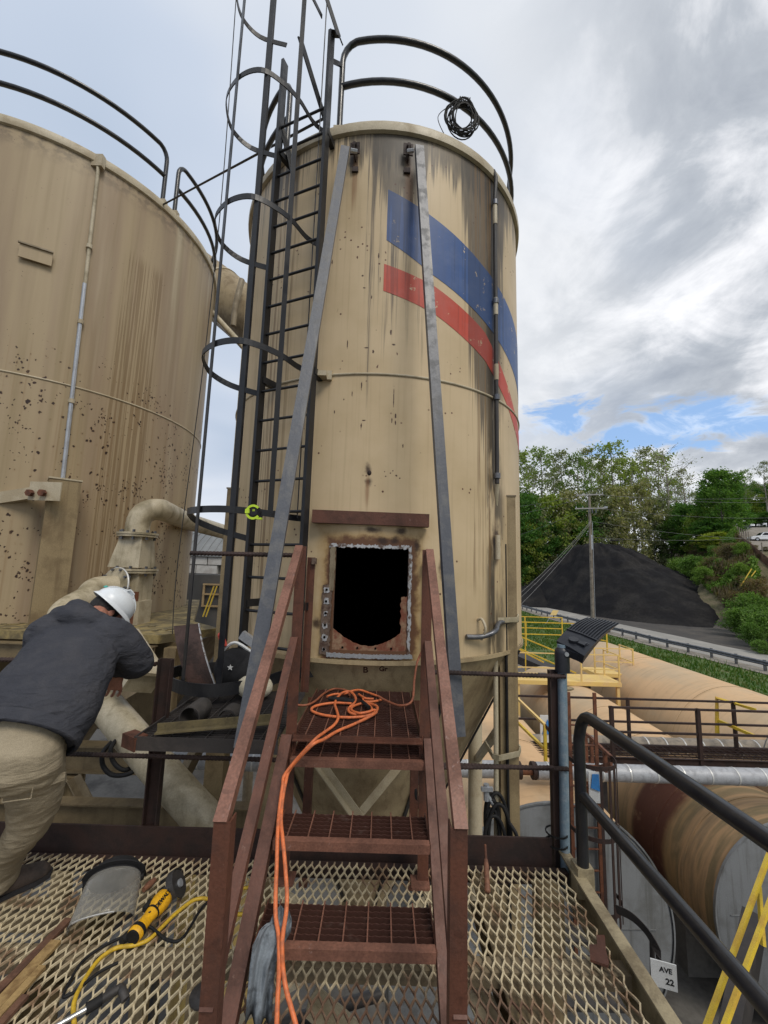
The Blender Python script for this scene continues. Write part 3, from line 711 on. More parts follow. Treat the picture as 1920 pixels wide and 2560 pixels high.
def woods():
    G = 'trees on the bank behind the coal heap'
    protos = {
        'tall': tree_proto('tall_tree', 'x', 24, .145, 26, 2000, .25, 'leaf_tall', 'bark_pale', .40, 3, .021),
        'airy': tree_proto('airy_tree', 'x', 24, .15, 24, 1500, .22, 'leaf_olive', 'bark_pale', .36, 5, .02),
        'dense': tree_proto('dense_tree', 'x', 18, .29, 34, 9500, .28, 'leaf_deep', 'bark', .10, 8, .036),
        'olive': tree_proto('grey_green_tree', 'x', 16, .22, 26, 3600, .22, 'leaf_olive', 'bark_pale', .12, 11, .034),
        'bright': tree_proto('bright_tree', 'x', 16, .25, 24, 4600, .26, 'leaf_yellow', 'bark', .14, 14, .038),
        'bare': tree_proto('bare_tree', 'x', 22, .22, 26, 420, .18, 'leaf_olive', 'bark_pale', .38, 17, .03),
        'shrub': tree_proto('shrub', 'x', 4, .45, 24, 5200, .13, 'leaf_mid', 'bark', .08, 21, .085, True),
        'brush': tree_proto('dry_shrub', 'x', 3, .5, 26, 2600, .10, 'dry_brush', 'bark', .1, 25, .09, True),
    }
    used = set()
    def plant(kind, px, py, Y, label, group, base=None):
        top = atY(px, py, Y); b = hz(top.x, Y); pr = protos[kind]; Hp = {'tall': 24, 'airy': 24, 'dense': 18, 'olive': 16, 'bright': 16, 'bare': 22, 'shrub': 4, 'brush': 3}[kind]
        sc = max(.25, (top.z-b)/(Hp*1.0)) if Hp > 5 else min(max(.25, (top.z-b)/Hp), random.uniform(.75, 1.15)); loc = (top.x, Y, b-.15)
        sxy = min(max(sc, .8 if Hp > 10 else .3), 1.5)*(1 if Hp > 5 else random.uniform(.9, 1.3))
        rz = random.uniform(0, 6.28)
        if kind not in used:
            used.add(kind); KIDS[pr] = [o for o in COL.objects if o.parent == pr]
            pr.location = loc; pr.rotation_euler = (0, 0, rz); pr.scale = (sxy, sxy, sc); o = pr
        else: o = copytree(pr, loc, None, rz, (sxy, sxy, sc))
        o['label'] = label
        if group: o['group'] = group
        return o
    NAMES = {'tall': 'tall slender pale-trunked tree on the wood\'s skyline', 'airy': 'thin grey-leaved see-through tree on the wood\'s skyline',
             'dense': 'dark green tree in the lower wood', 'olive': 'grey-green bushy tree in the lower wood', 'bright': 'yellow-green young tree in the lower wood'}
    ORD = 'first second third fourth fifth sixth seventh eighth ninth tenth eleventh twelfth thirteenth'.split()
    def nm(k, px, tab): return NAMES[k] + ', ' + ORD[sorted(p for kk, p, _, _ in tab if kk == k).index(px)] + ' from the left'
    SKY = (('tall', 1290, 1120, 100), ('airy', 1322, 1150, 108), ('tall', 1352, 1112, 112), ('airy', 1402, 1112, 106), ('tall', 1440, 1128, 104), ('airy', 1478, 1108, 110), ('tall', 1528, 1100, 108),
                         ('tall', 1572, 1140, 104), ('airy', 1612, 1104, 106), ('tall', 1640, 1125, 112), ('airy', 1705, 1162, 104), ('tall', 1500, 1150, 118), ('airy', 1550, 1135, 118), ('airy', 1380, 1160, 120), ('tall', 1255, 1140, 104), ('airy', 1230, 1150, 110),
                         ('tall', 1685, 1190, 118), ('tall', 1860, 1172, 120), ('airy', 1905, 1148, 118), ('tall', 1945, 1160, 112), ('airy', 1745, 1225, 126))
    for k, px, py, Y in SKY:
        plant(k, px, py, Y, nm(k, px, SKY), G)
    plant('bare', 1664, 1112, 100, 'leafless pale grey tree standing tallest at the right end of the wood', None)
    MID = (('dense', 1305, 1235, 98), ('olive', 1340, 1262, 97), ('bright', 1385, 1240, 99), ('olive', 1425, 1225, 98), ('dense', 1462, 1265, 99), ('olive', 1498, 1225, 98), ('olive', 1540, 1215, 97),
                         ('olive', 1595, 1205, 98), ('olive', 1650, 1240, 97), ('dense', 1700, 1260, 99), ('dense', 1270, 1250, 97), ('olive', 1240, 1240, 98), ('olive', 1572, 1280, 96.5), ('bright', 1322, 1300, 96), ('dense', 1368, 1310, 96.5),
                         ('olive', 1500, 1285, 97), ('olive', 1630, 1285, 96.5), ('bright', 1440, 1305, 96.5), ('olive', 1545, 1300, 96), ('dense', 1285, 1310, 96), ('dense', 1672, 1300, 95), ('olive', 1405, 1318, 96))
    for k, px, py, Y in MID:
        plant(k, px, py, Y, nm(k, px, MID), G)
    R_ = 'trees on the hillside by the parked cars'
    for k, px, py, Y, lab in (('dense', 1796, 1176, 78, 'biggest dark green tree, standing in front of the others right of the coal heap'),
                         ('bright', 1752, 1270, 82, 'yellow-green tree between the coal heap and the biggest dark tree'), ('dense', 1768, 1300, 79, 'low dark tree at the left foot of the biggest dark tree'), ('dense', 1822, 1262, 84, 'dark tree close behind the right side of the biggest dark tree'), ('bright', 1790, 1330, 74, 'low bright tree at the foot of the biggest dark tree'), ('dense', 1718, 1262, 92, 'dark tree at the right end of the wood, behind the yellow-green tree'), ('dense', 1776, 1225, 90, 'tall dark tree behind the left side of the biggest dark tree'), ('dense', 1812, 1205, 93, 'tall dark tree behind the right side of the biggest dark tree'), ('bright', 1735, 1300, 88, 'low bright tree at the right end of the wood'), ('olive', 1765, 1250, 97, 'grey-green tree far behind the biggest dark tree'),
                         ('dense', 1840, 1205, 128, 'dark tree on the hilltop behind the dark car'), ('dense', 1880, 1212, 132, 'dark tree on the hilltop behind the white car'), ('bright', 1912, 1235, 126, 'light green leafy tree at the right edge above the white car'),
                         ('bright', 1860, 1232, 124, 'light green leafy tree behind the dark car'), ('dense', 1935, 1205, 120, 'dark tree at the right edge above the white car'), ('bright', 1885, 1268, 121, 'bright low tree at the back of the car park'), ('dense', 1850, 1275, 119, 'low dark tree at the back of the car park'), ('dense', 1918, 1280, 118, 'low dark tree at the right end of the car park')):
        plant(k, px, py, Y, lab, None)
    S_ = 'shrubs on the bank right of the coal heap'
    for k, px, py, Y, lab in (('shrub', 1772, 1400, 60, 'rounded green bush at the right shoulder of the coal heap'), ('shrub', 1735, 1385, 64, 'leafy bush behind the rounded bush on the heap\'s shoulder'),
                         ('shrub', 1700, 1372, 72, 'low green bush where the heap meets the wood'), ('shrub', 1812, 1395, 66, 'bush at the foot of the biggest dark tree'), ('shrub', 1755, 1420, 58, 'low bush in front of the rounded bush on the heap\'s shoulder'),
                         ('shrub', 1868, 1490, 46, 'green bush on the bank under the yellow posts'), ('shrub', 1905, 1470, 45, 'green bush at the right edge under the yellow posts'), ('shrub', 1880, 1560, 37, 'leafy green bush low on the bank beside the road'),
                         ('shrub', 1915, 1535, 38, 'leafy bush at the right edge above the road'), ('shrub', 1900, 1600, 34, 'lowest green bush at the right edge beside the road'), ('shrub', 1850, 1525, 43, 'green bush on the bank above the spilled fines'), ('shrub', 1890, 1520, 42, 'bush between the road and the yellow posts')):
        plant(k, px, py, Y, lab, None)
    B_ = 'dry shrubs on the bank'
    for px, py, Y in ((1820, 1440, 57), (1845, 1425, 58), (1870, 1400, 60), (1900, 1410, 57), (1835, 1460, 55), (1890, 1400, 62), (1860, 1440, 54), (1915, 1390, 60), (1800, 1470, 57), (1850, 1405, 64), (1815, 1490, 53), (1840, 1480, 52), (1875, 1430, 55), (1905, 1440, 53), (1830, 1425, 62), (1885, 1450, 51), (1790, 1500, 56), (1862, 1470, 50)):
        plant('brush', px, py, Y, 'brown half-dry shrub on the bank below the fence', B_)
    rnd = random.Random(77); n = 0
    while n < 46:
        x, y = rnd.uniform(38, 72), rnd.uniform(40, 84); z = hz(x, y); d = (x-52)*-.803+(y-58)*.595
        if z < -4.5 or d < .6 or in_pile(x, y, z): continue
        if n % 3: o = copytree(protos['brush'], (x, y, z-.1), 'brown half-dry shrub on the bank below the fence', rnd.uniform(0, 6), rnd.uniform(.5, 1.0)); o['group'] = B_
        else: o = copytree(protos['shrub'], (x, y, z-.1), 'small green bush among the dry shrubs on the bank', rnd.uniform(0, 6), rnd.uniform(.35, .75)); o['group'] = 'green bushes among the dry shrubs'
        n += 1
    for pr in protos.values():
        pass
woods()

def undergrowth():
    rnd = random.Random(31)
    for name, mat, n, pale in (('undergrowth', 'leaf_mid', 42000, False), ('dead_brush', 'dry_brush', 42000, True)):
        vs = []; fs = []
        while len(fs) < n:
            x, y = rnd.uniform(29, 84), rnd.uniform(26, 100); z = hz(x, y)
            d = (x-52)*-.803+(y-58)*.595
            if z < -5.75 or d < -.5 or in_pile(x, y, z): continue
            g = MN.noise((x*.16, y*.16, 4))+.25*MN.noise((x*.6, y*.6, 1))
            if (g > .02) == pale: continue
            dens = .5+.5*MN.noise((x*.5, y*.5, 9))
            if rnd.random() > dens*1.3: continue
            h = rnd.random()**1.3*(.9+2.4*max(0, MN.noise((x*.3, y*.3, 2))))
            c = V((x, y, z+h)); n1 = V((rnd.gauss(0, 1), rnd.gauss(0, 1), rnd.gauss(0, 1))).normalized(); n2 = n1.orthogonal().normalized(); n3 = n1.cross(n2); s = rnd.uniform(.14, .34); o = len(vs)
            if pale: n2 = (n2*.5+Zv*rnd.uniform(.4, 1)).normalized(); s *= 1.5
            vs += [c-n2*s, c-n3*s*(.15 if pale else .5), c+n2*s, c+n3*s*(.15 if pale else .5)]; fs.append((o, o+1, o+2, o+3))
        m = MB(); m.v = vs; m.f = fs; setting(name, m, mat, None, 'stuff')
undergrowth()
def grass():
    rnd = random.Random(3); m = MB(); vs = []; fs = []
    P = RR
    for q in range(42000):
        k = rnd.randrange(len(P)-1); p = P[k].lerp(P[k+1], rnd.random())
        if p.y < 14 or p.y > 66: continue
        off = 1.0+rnd.random()**.8*11.5
        T = P[k+1]-P[k]; S = V((T.y, -T.x, 0)).normalized(); c = p+S*off
        if c.x < 11.5: continue
        z = hz(c.x, c.y); h = rnd.uniform(.12, .34)*(1.5 if rnd.random() < .12 else 1); a = rnd.uniform(0, 6.28); wd = rnd.uniform(.03, .07)
        ln = V((cos(a), sin(a), 0))*wd; o = len(vs); le = V((rnd.uniform(-.5, .5), rnd.uniform(-.5, .5), 1))*h; b = V((c.x, c.y, z-.02))
        vs += [b-ln, b+ln, b+le]; fs.append((o, o+1, o+2))
    m.v = vs; m.f = fs
    setting('grass', m, 'grass_blade', None, 'stuff')
grass()

def car(name, label, mat, loc, rz, L=4.6, W=1.85, H=1.66):
    t = thing(name, label, 'car', loc); M = Matrix.Rotation(rz, 4, 'Z')
    def T(p): return V(loc)+(M @ V(p))
    X, Y = (M @ V((1, 0, 0))), (M @ V((0, 1, 0)))
    side = [(-.5*L, .35), (-.5*L, .75), (-.47*L, .95), (-.40*L, 1.0), (-.40*L+.25, 1.55), (-.2*L, H), (.08*L, H-.02), (.20*L, 1.05), (.44*L, .92), (.5*L, .7), (.5*L, .35)]
    b = MB(); vs = [T((x, s*W/2*(1 if z < 1.1 else .86), z)) for s in (-1, 1) for x, z in side]; n = len(side)
    b.add(vs, [tuple(range(n))[::-1], tuple(range(n, 2*n))]+[(i, (i+1) % n, n+(i+1) % n, n+i) for i in range(n)]); part('body', b, mat, t)
    for s in (-1, 1):
        wq = MB(); wq.poly([T((x, s*(W/2*.93+.0), z)) for x, z in ((-.36*L, 1.08), (-.36*L+.2, 1.48), (.06*L, H-.1), (.16*L, 1.08))], .06, Y*s); part('window', wq, 'glass_dark', t)
        for x in (-.3*L, .31*L):
            tb = MB(); tb.tube([T((x, s*(W/2-.2), .34)), T((x, s*(W/2+.02), .34))], .34, 14); wh = part('wheel', tb, 'rubber_black', t)
            rb = MB(); rb.tube([T((x, s*(W/2+.0), .34)), T((x, s*(W/2+.03), .34))], .2, 10); part('rim', rb, 'galv_light', wh)
    ws = MB(); ws.poly([T((.09*L+.03, -.7, H-.08)), T((.09*L+.03, .7, H-.08)), T((.2*L+.03, .78, 1.1)), T((.2*L+.03, -.78, 1.1))], .03, X); part('windscreen', ws, 'glass_dark', t)
    for s in (-1, 1):
        h = MB(); h.box(T((.495*L, s*.68, .78)), (.08, .3, .14), X, Y, Zv); part('headlight', h, 'white_print', t)
p = atY(1903, 1343, 74); car('white_car', 'white car parked on the hilltop at the right edge behind the fence', 'car_white', (p.x+.6, 74, hz(p.x+.6, 74)+.12), RAD(160))
p = atY(1838, 1312, 105); car('dark_car', 'dark car parked on the hilltop between the trees', 'car_dark', (p.x+1, 105, hz(p.x+1, 105)+.12), RAD(175))
def parking():
    m = MB(); E = [(55, 60), (93, 111), (190, 111), (120, 60)]
    m.add([(x, y, hz(x, y)+.12) for x, y in E], [(0, 1, 2, 3)]); setting('car_park', m, 'gravel')
    t = thing('board_fence', 'weathered brown board fence with taller posts along the top of the bank', 'fence', (60, 72, 5))
    P = [V((x, y, hz(x, y)+1.35)) for x, y in ((84, 100.5), (70, 81.8), (58, 65.6), (52.5, 58.3), (52.2, 52))]
    P = resample([V(q) for q in P], .62); n = 0
    for i in range(len(P)-1):
        d = P[i+1]-P[i]; h = MB(); h.poly([P[i]-Zv*1.6, P[i]+d*.94-Zv*1.6, P[i]+d*.94+Zv*.1, P[i]+Zv*(.1+random.uniform(-.06, .06))], .03, V((d.y, -d.x, 0))); part('board', h, 'fence_wood', t)
        if i % 5 == 0: q = MB(); q.box(P[i]+V((.15, .2, .0)), (.10, .10, 3.2)); part('post', q, 'wood_pole', t)
parking()
for i, (a, b, lab) in enumerate((((1857, 1457), (1879, 1422), 'left one of two yellow marker posts leaning on the overgrown bank'), ((1867, 1456), (1889, 1427), 'right one of two yellow marker posts leaning on the overgrown bank'))):
    m = MB(); A = atY(*a, 52+i); B = atY(*b, 52+i); m.tube([A-(B-A)*.25, B], .06, 8); single('marker_post', m, 'yellow_paint', lab, 'marker post')

def utility_pole():
    Y = 45; top = atY(1473, 1235, Y); bot = atY(1482, 1560, Y); b = V((bot.x, Y, hz(bot.x, Y)-.2))
    t = thing('utility_pole', 'weathered wooden utility pole with two crossarms in front of the coal heap', 'utility pole', b)
    m = MB(); m.tube([b, top], [.19, .13], 12); part('pole', m, 'wood_pole', t, 40)
    X = V((.92, -.38, 0)).normalized()
    for f, L in ((1.02, 1.35), (2.55, 1.55)):
        c = top-Zv*(f-.9); q = MB(); q.box(c+V((0, -.15, 0)), (2*L, .1, .13), X, Zv.cross(X), Zv); ca = part('crossarm', q, 'pale_wood', t)
        for s in (-.92, -.5, .5, .92):
            i = MB(); i.lathe(c+X*(s*L)+V((0, -.15, .065)), [(.02, 0), (.05, .03), (.03, .07), (.05, .1), (.03, .16), (.001, .17)], 8); part('insulator', i, 'galv_light', ca, 60)
    lo = top-Zv*1.65
    for k in range(3):
        q = MB(); c = lo+X*(.35*(k-.6))+V((0, -.25, -.55)); q.tube([c, c+Zv*.45], .06, 8); part('fuse_cutout', q, 'galv_dark', t)
    q = MB(); q.tube([top-Zv*3.2+V((.17, -.1, 0)), b+V((.23, -.1, 1.0))], .035, 6); part('conduit', q, 'galv_light', t)
    lm = MB(); lm.tube([top-Zv*1.6+X*1.3, top-Zv*1.6+X*1.75], [.05, .14], 8); part('lamp_head', lm, 'galv_light', t)
    tr = MB(); tr.tube([top-Zv*4.6, top-Zv*6.2], .16, 10); part('pale_sleeve', tr, 'galv_light', t)
    # wires
    ends = [((1150, 1370), 70, 1.5), ((1150, 1300), 70, .2), ((1150, 1600), 32, 3.0), ((1150, 1620), 32, 3.1), ((1150, 1650), 31, 3.25), ((2000, 1345), 62, 3.1), ((2000, 1330), 66, 4.9), ((2000, 1235), 80, .1), ((2000, 1250), 80, .0), ((2000, 1290), 80, 1.6), ((1150, 1270), 80, .0)]
    WLAB = ['upper of the two long wires running left from the pole, below the lamp', 'wire running left from the lower crossarm', 'topmost of three guy wires slanting down to the left', 'middle of three guy wires slanting down to the left', 'lowest of three guy wires slanting down to the left', 'wire running right from mid pole towards the fence', 'lowest wire running right, with a black splice case', 'highest wire running right from the top crossarm', 'second highest wire running right from the top crossarm', 'wire running right from the lower crossarm', 'highest wire running left from the top crossarm']
    for (px, Y2, dz), wl in zip(ends, WLAB):
        A = top-Zv*dz+V((0, -.2, 0)); B = atY(px[0], px[1], Y2); w_ = MB(); P = [A.lerp(B, k/14)-Zv*(3*(k/14)*(1-k/14)) for k in range(15)]
        w_.tube(P, .013, 4); single('power_line', w_, 'wire_grey', wl, 'power line', 'power lines on the wooden pole')
    A = top-Zv*4.9+V((0, -.2, 0)); B = atY(2000, 1350, 62); c = A.lerp(B, .08)-Zv*.3; q = MB(); q.tube([c-V((.45, 0, 0)), c+V((.45, 0, 0))], .09, 8)
    part('splice_case', q, 'rubber_black', t)
utility_pole()
def road_sign():
    A = atY(1386, 1532, 47); t = thing('road_sign', 'orange diamond road sign on a leaning post behind the guardrail', 'road sign', (A.x-1, 47, -6.1))
    m = MB(); n = V((-.4, -1, .3)).normalized(); s = V((.9, -.2, .35)).normalized(); u = n.cross(s); 
    m.poly([A+s*.55+u*.1, A+u*.32-s*.05, A-s*.55-u*.1, A-u*.32+s*.05], .02, n); part('panel', m, 'yellow_dusty', t)
    q = MB(); q.tube([A-s*.3-u*.1, A-s*1.0-Zv*.9], .035, 6); part('post', q, 'galv_light', t)
road_sign()

# ------------------------------------------------------------------ silos
C1, R1, TOP1, BOT1 = V((-.105, 5.04, 0)), 1.706, 4.05, -.732
C2, R2, TOP2, BOT2 = V((-6.267, 7.394, 0)), 2.545, 6.0, -.87
def on1(deg, z, off=0): a = RAD(deg); return V((C1.x+(R1+off)*sin(a), C1.y-(R1+off)*cos(a), z))
def on2(deg, z, off=0): a = RAD(deg); return V((C2.x+(R2+off)*sin(a), C2.y-(R2+off)*cos(a), z))
def rail_ring(t, C, R, z, a0, a1, h=1.02, r=.029, name='railing', ends=True, post_end=True):
    """bent pipe handrail: top rail with rounded corners running down into its end posts, mid rail, posts between"""
    def q(a, zz): return V((C.x+R*sin(RAD(a)), C.y-R*cos(RAD(a)), zz))
    bend = 5.5*1.7/R; P = [q(a0, z), q(a0, z+h*.80)]
    P += [q(a0+bend*(1-cos(RAD(k))), z+h*.80+h*.2*sin(RAD(k))) for k in (20, 40, 60, 80)]
    n = max(6, int(abs(a1-a0)/3.5)); P += [q(a0+bend+(a1-a0-2*bend)*k/n, z+h) for k in range(n+1)]
    P += [q(a1-bend*(1-cos(RAD(k))), z+h*.80+h*.2*sin(RAD(k))) for k in (80, 60, 40, 20)]+[q(a1, z+h*.80), q(a1, z)]
    rt = MB(); rt.tube(P, r, 10); rail = part('railing', rt, 'rail_black', t, 50)
    m = MB(); m.tube([q(a0+(a1-a0)*k/n, z+h*.52) for k in range(n+1)], r, 10); part('mid_rail', m, 'rail_black', rail, 50)
    k = a0+55
    while k < a1-25:
        if abs(k) > 75: p = MB(); p.tube([q(k, z), q(k, z+h)], r, 8); part('post', p, 'rail_black', rail, 50)
        k += 45
    return rail
def curved(mb, C, R, a0, a1, z0, z1, n=24, nz=1, jit=0, seed=0, th=.006, zf=None):
    """plate bent round a shell of radius R; jit makes its edges ragged"""
    rnd = random.Random(seed); vs = []
    for o in (0, th):
        rnd = random.Random(seed)
        for j in range(nz+1):
            for i in range(n+1):
                a = a0+(a1-a0)*i/n; f = j/nz; lo = z0; hi = z1
                if zf: lo, hi = zf(i/n)
                z = lo+(hi-lo)*f
                if jit and (j in (0, nz)): z += rnd.uniform(-jit, jit)
                if jit and (i in (0, n)): a += math.degrees(rnd.uniform(-jit, jit)/R)
                vs.append((C.x+(R+o)*sin(RAD(a)), C.y-(R+o)*cos(RAD(a)), z))
    N = (n+1)*(nz+1); fs = []
    for j in range(nz):
        for i in range(n):
            q = (j*(n+1)+i, j*(n+1)+i+1, (j+1)*(n+1)+i+1, (j+1)*(n+1)+i); fs += [q[::-1], tuple(k+N for k in q)]
    edge = [i for i in range(n+1)]+[(j*(n+1)+n) for j in range(1, nz+1)]+[nz*(n+1)+i for i in range(n-1, -1, -1)]+[j*(n+1) for j in range(nz-1, 0, -1)]
    fs += [(edge[k], edge[(k+1) % len(edge)], edge[(k+1) % len(edge)]+N, edge[k]+N) for k in range(len(edge))]
    return mb.add(vs, fs)

S1 = thing('silo', 'cream steel silo with blue and red stripes, a torch-cut hatch and hopper bottom', 'silo', (C1.x, C1.y, YARD))
def silo_front():
    t = S1
    H0, H1, HB, HT = -9.4, 10.7, -.66, .15
    def shell(R, mat, name):
        ph = sorted(set([-180+k*3 for k in range(121)]+[H0, H1]+[H0+(H1-H0)*k/8 for k in range(9)])); zz = [BOT1, HB, HT]+[HT+(TOP1-HT)*k/10 for k in range(1, 11)]
        m = MB(); n = len(ph); m.add([(C1.x+R*sin(RAD(a)), C1.y-R*cos(RAD(a)), z) for z in zz for a in ph],
              [(j*n+i, j*n+i+1, (j+1)*n+i+1, (j+1)*n+i) for j in range(len(zz)-1) for i in range(n-1) if not (j == 1 and ph[i] >= H0-1e-6 and ph[i+1] <= H1+1e-6)])
        return part(name, m, mat, t, 30)
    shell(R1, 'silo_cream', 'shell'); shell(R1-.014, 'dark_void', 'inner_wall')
    m = MB()
    for a in (H0, H1): m.add([on1(a, HB), on1(a, HT), on1(a, HT, -.014), on1(a, HB, -.014)], [(0, 1, 2, 3)])
    for z in (HB, HT):
        P = [on1(H0+(H1-H0)*k/8, z) for k in range(9)]; Q = [on1(H0+(H1-H0)*k/8, z, -.014) for k in range(9)]
        m.add(P+Q, [(k, k+1, 10+k, 9+k) for k in range(8)])
    part('hatch_edge', m, 'burnt_plate', t)
    m = MB(); m.lathe(C1, [(R1+.004, TOP1-.01), (R1+.035, TOP1), (R1+.042, TOP1+.05), (R1+.03, TOP1+.1), (R1-.02, TOP1+.13), (.2, TOP1+.5), (.001, TOP1+.5)], 96); part('roof', m, 'tan_light', t, 40)
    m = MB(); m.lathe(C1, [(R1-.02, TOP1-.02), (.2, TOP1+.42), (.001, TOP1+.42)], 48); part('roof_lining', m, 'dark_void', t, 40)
    m = MB(); m.tube([on1(a, 1.649) for a in range(0, 360, 3)], .013, 8, True); part('weld_seam', m, 'tan_light', t, 60)
    m = MB(); m.lathe(C1, [(R1+.003, BOT1), (R1+.014, BOT1-.002), (R1+.014, BOT1-.035), (R1-.01, BOT1-.04), (.26, -3.55), (.26, -4.1), (.22, -4.1)], 96); part('hopper', m, 'hopper_tan', t, 35)
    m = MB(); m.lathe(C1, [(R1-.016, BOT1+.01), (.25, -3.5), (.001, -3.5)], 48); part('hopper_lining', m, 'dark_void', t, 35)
    m = MB()
    for a in (-40, 25, 62):
        m.bar(on1(a, BOT1-.06, .0), V((C1.x+.3*sin(RAD(a)), C1.y-.3*cos(RAD(a)), -3.5)), .03, .02)
    part('hopper_seam', m, 'soot_steel', t)
    # stripes: bent bands that drop to the right
    B0, B1 = [(1.9, 2.935, 3.452), (16.3, 2.66, 3.245), (36, 2.40, 2.975), (58.4, 2.11, 2.728), (75, 1.9, 2.55), (95, 1.65, 2.3)], [(1.4, 2.434, 2.696), (17, 2.28, 2.55), (37, 1.99, 2.28), (58.4, 1.49, 1.69), (75, 1.2, 1.42), (95, .85, 1.1)]
    for nm, tab, mat in (('blue_stripe', B0, 'stripe_blue'), ('red_stripe', B1, 'stripe_red')):
        def zf(f, tab=tab):
            a = tab[0][0]+(tab[-1][0]-tab[0][0])*f
            for (a0, l0, h0), (a1, l1, h1) in zip(tab, tab[1:]):
                if a <= a1+1e-6: k = (a-a0)/(a1-a0); return l0+(l1-l0)*k, h0+(h1-h0)*k
            return tab[-1][1:]
        m = MB(); curved(m, C1, R1+.001, tab[0][0], tab[-1][0], 0, 1, 60, 1, th=.0015, zf=zf); part(nm, m, mat, t, 40)
    # lintel channel over the hatch and the two upright guide bars
    m = MB(); m.channel(V((-.585, 3.295, .395)), V((.37, 3.295, .385)), .105, .09, .008, V((0, 1, 0))); part('lintel_channel', m, 'rust_primer', t)
    for s, x in ((1, -.605), (-1, .40)):
        m = MB(); m.angle(V((x, 3.36, .06)), V((x, 3.36, -.99)), .055, .007, -1 if s > 0 else 1, 1, V((0, -1, 0))); gb = part('guide_bar', m, 'rust_primer', t)
        k = MB(); k.box(V((x+s*.05, 3.345, .03)), (.035, .05, .05)); part('stop_block', k, 'burnt_plate', gb)
    # torn and torch-cut flange remains
    m = MB(); curved(m, C1, R1+.002, -11.0, 11.2, .15, .176, 70, 1, .008, 4, .008); part('torn_flange', m, 'torn_metal', t, label='bright torn strip of flange along the hatch top')
    m = MB(); curved(m, C1, R1+.003, 10.75, 11.55, -.7, .176, 3, 46, .006, 5, .008); part('torn_flange', m, 'torn_metal', t, label='bright torn strip of flange down the right side of the hatch')
    m = MB(); curved(m, C1, R1+.002, -10.9, -9.45, -.2, .15, 2, 14, .006, 6, .010); part('torn_flange', m, 'tan_grey', t)
    m = MB(); curved(m, C1, R1+.002, -12.6, -10.0, -.70, -.16, 3, 30, .007, 7, .010); fl = part('bolt_flange', m, 'burnt_plate', t)
    for k in range(6):
        z = -.66+k*.093; p = on1(-11.4, z, .0125); nn = V((sin(RAD(-11.4)), -cos(RAD(-11.4)), 0))
        m = MB(); curved(m, C1, R1+.0125, -11.9-.25*((k*7) % 3)/2, -10.9+.25*((k*5) % 3)/2, z-.018-.012*((k*3) % 4)/3, z+.014+.010*((k*5) % 3)/2, 4, 4, .006, k, .002); part('bare_patch', m, 'torn_metal', fl)
        m = MB(); m.disc(p+nn*.004, .0105, nn, 10, .003); part('bolt_hole', m, 'dark_void', fl)
    m = MB(); curved(m, C1, R1+.003, -10.6, 12.2, -.715, -.685, 60, 1, .004, 9, .014); part('torn_flange', m, 'galv_light', t)
    m = MB(); curved(m, C1, R1-.012, 8.9, 10.75, -.66, -.235, 4, 22, .007, 10, .008); part('flange_remnant', m, 'rust_flange', t, label='rusty strip left standing inside the right edge of the hatch')
    def arc(f): return (-.665, -.625+.13*abs(f*2-1)**1.8)
    m = MB(); curved(m, C1, R1-.014, -9.5, 10.2, 0, 0, 40, 1, .003, 11, .010, arc); cr = part('curved_sill', m, 'rust_flange', t)
    for a in (-6.5, -2.5, 2.3, 6.5):
        nn = V((sin(RAD(a)), -cos(RAD(a)), 0)); m = MB(); m.disc(on1(a, -.64, -.001), .009, nn, 8, .004); part('bolt_hole', m, 'dark_void', cr)
    # marks scratched under the hatch
    nn = V((0, -1, -.45)).normalized(); M4 = basis(V((-.135, 3.425, -.80)), (1, 0, 0), V((0, -.45, 1)), nn); M4.translation = V((-.11, C1.y-R1+.03, -.812))
    text('scrawled_letter', 'B', .075, M4, 'brown_print', t)
    M4 = M4.copy(); M4.translation = V((.03, C1.y-R1+.028, -.80)); text('scrawled_letter', 'Gr', .06, M4, 'brown_print', t)
    # lugs near the roof that carry the two leaning channels
    for a in (-8.6, 7.6):
        nn = V((sin(RAD(a)), -cos(RAD(a)), 0)); s = 1 if a < 0 else -1
        m = MB(); m.box(on1(a, 3.84, .05), (.09, .012, .12), V((nn.y, -nn.x, 0))*-1, nn, Zv); m.box(on1(a, 3.80, .04), (.012, .10, .10), V((nn.y, -nn.x, 0))*-1, nn, Zv); lg = part('lug', m, 'rust_dark', t)
        b = MB(); b.tube([on1(a, 3.86, .055), on1(a, 3.86, .085)], .02, 6); part('bolt', b, 'rust_dark', lg)
        b = MB(); b.box(on1(a, 3.66, .01), (.06, .02, .05)); part('weld_stub', b, 'rust_dark', lg)
    m = MB(); m.lathe(on1(-.9, .80, .01), [(.001, .02), (.035, .015), (.045, 0)], 10); m2 = MB(); m2.ball(on1(-.9, .775), (.018, .010, .022), 6); part('burnt_stub', m2, 'rust_dark', t, 60)
    # hoop bracket at the seam
    m = MB(); m.box(on1(-15.6, 1.63, .05), (.1, .1, .045)); m.box(on1(-13.5, 1.635, .02), (.04, .03, .08)); part('hoop_bracket', m, 'tan_light', t)
    # legs, braces
    for x in (1.2, -1.47):
        m = MB(); m.bar(V((x, 4.02 if x > 0 else 4.05, YARD)), V((x, 4.02 if x > 0 else 4.05, .72)), .165, .165, V((0, 1, 0))); lg = part('leg', m, 'tan_paint', t)
        c = MB(); c.box(V((x, 4.02 if x > 0 else 4.05, .727)), (.18, .18, .014)); part('leg_cap', c, 'tan_grey', lg)
    for x in (1.35, -1.5):
        m = MB(); m.tube([V((x, 6.0, YARD)), V((x, 6.0, -.9))], .095, 16); part('leg', m, 'tan_light', t, 50)
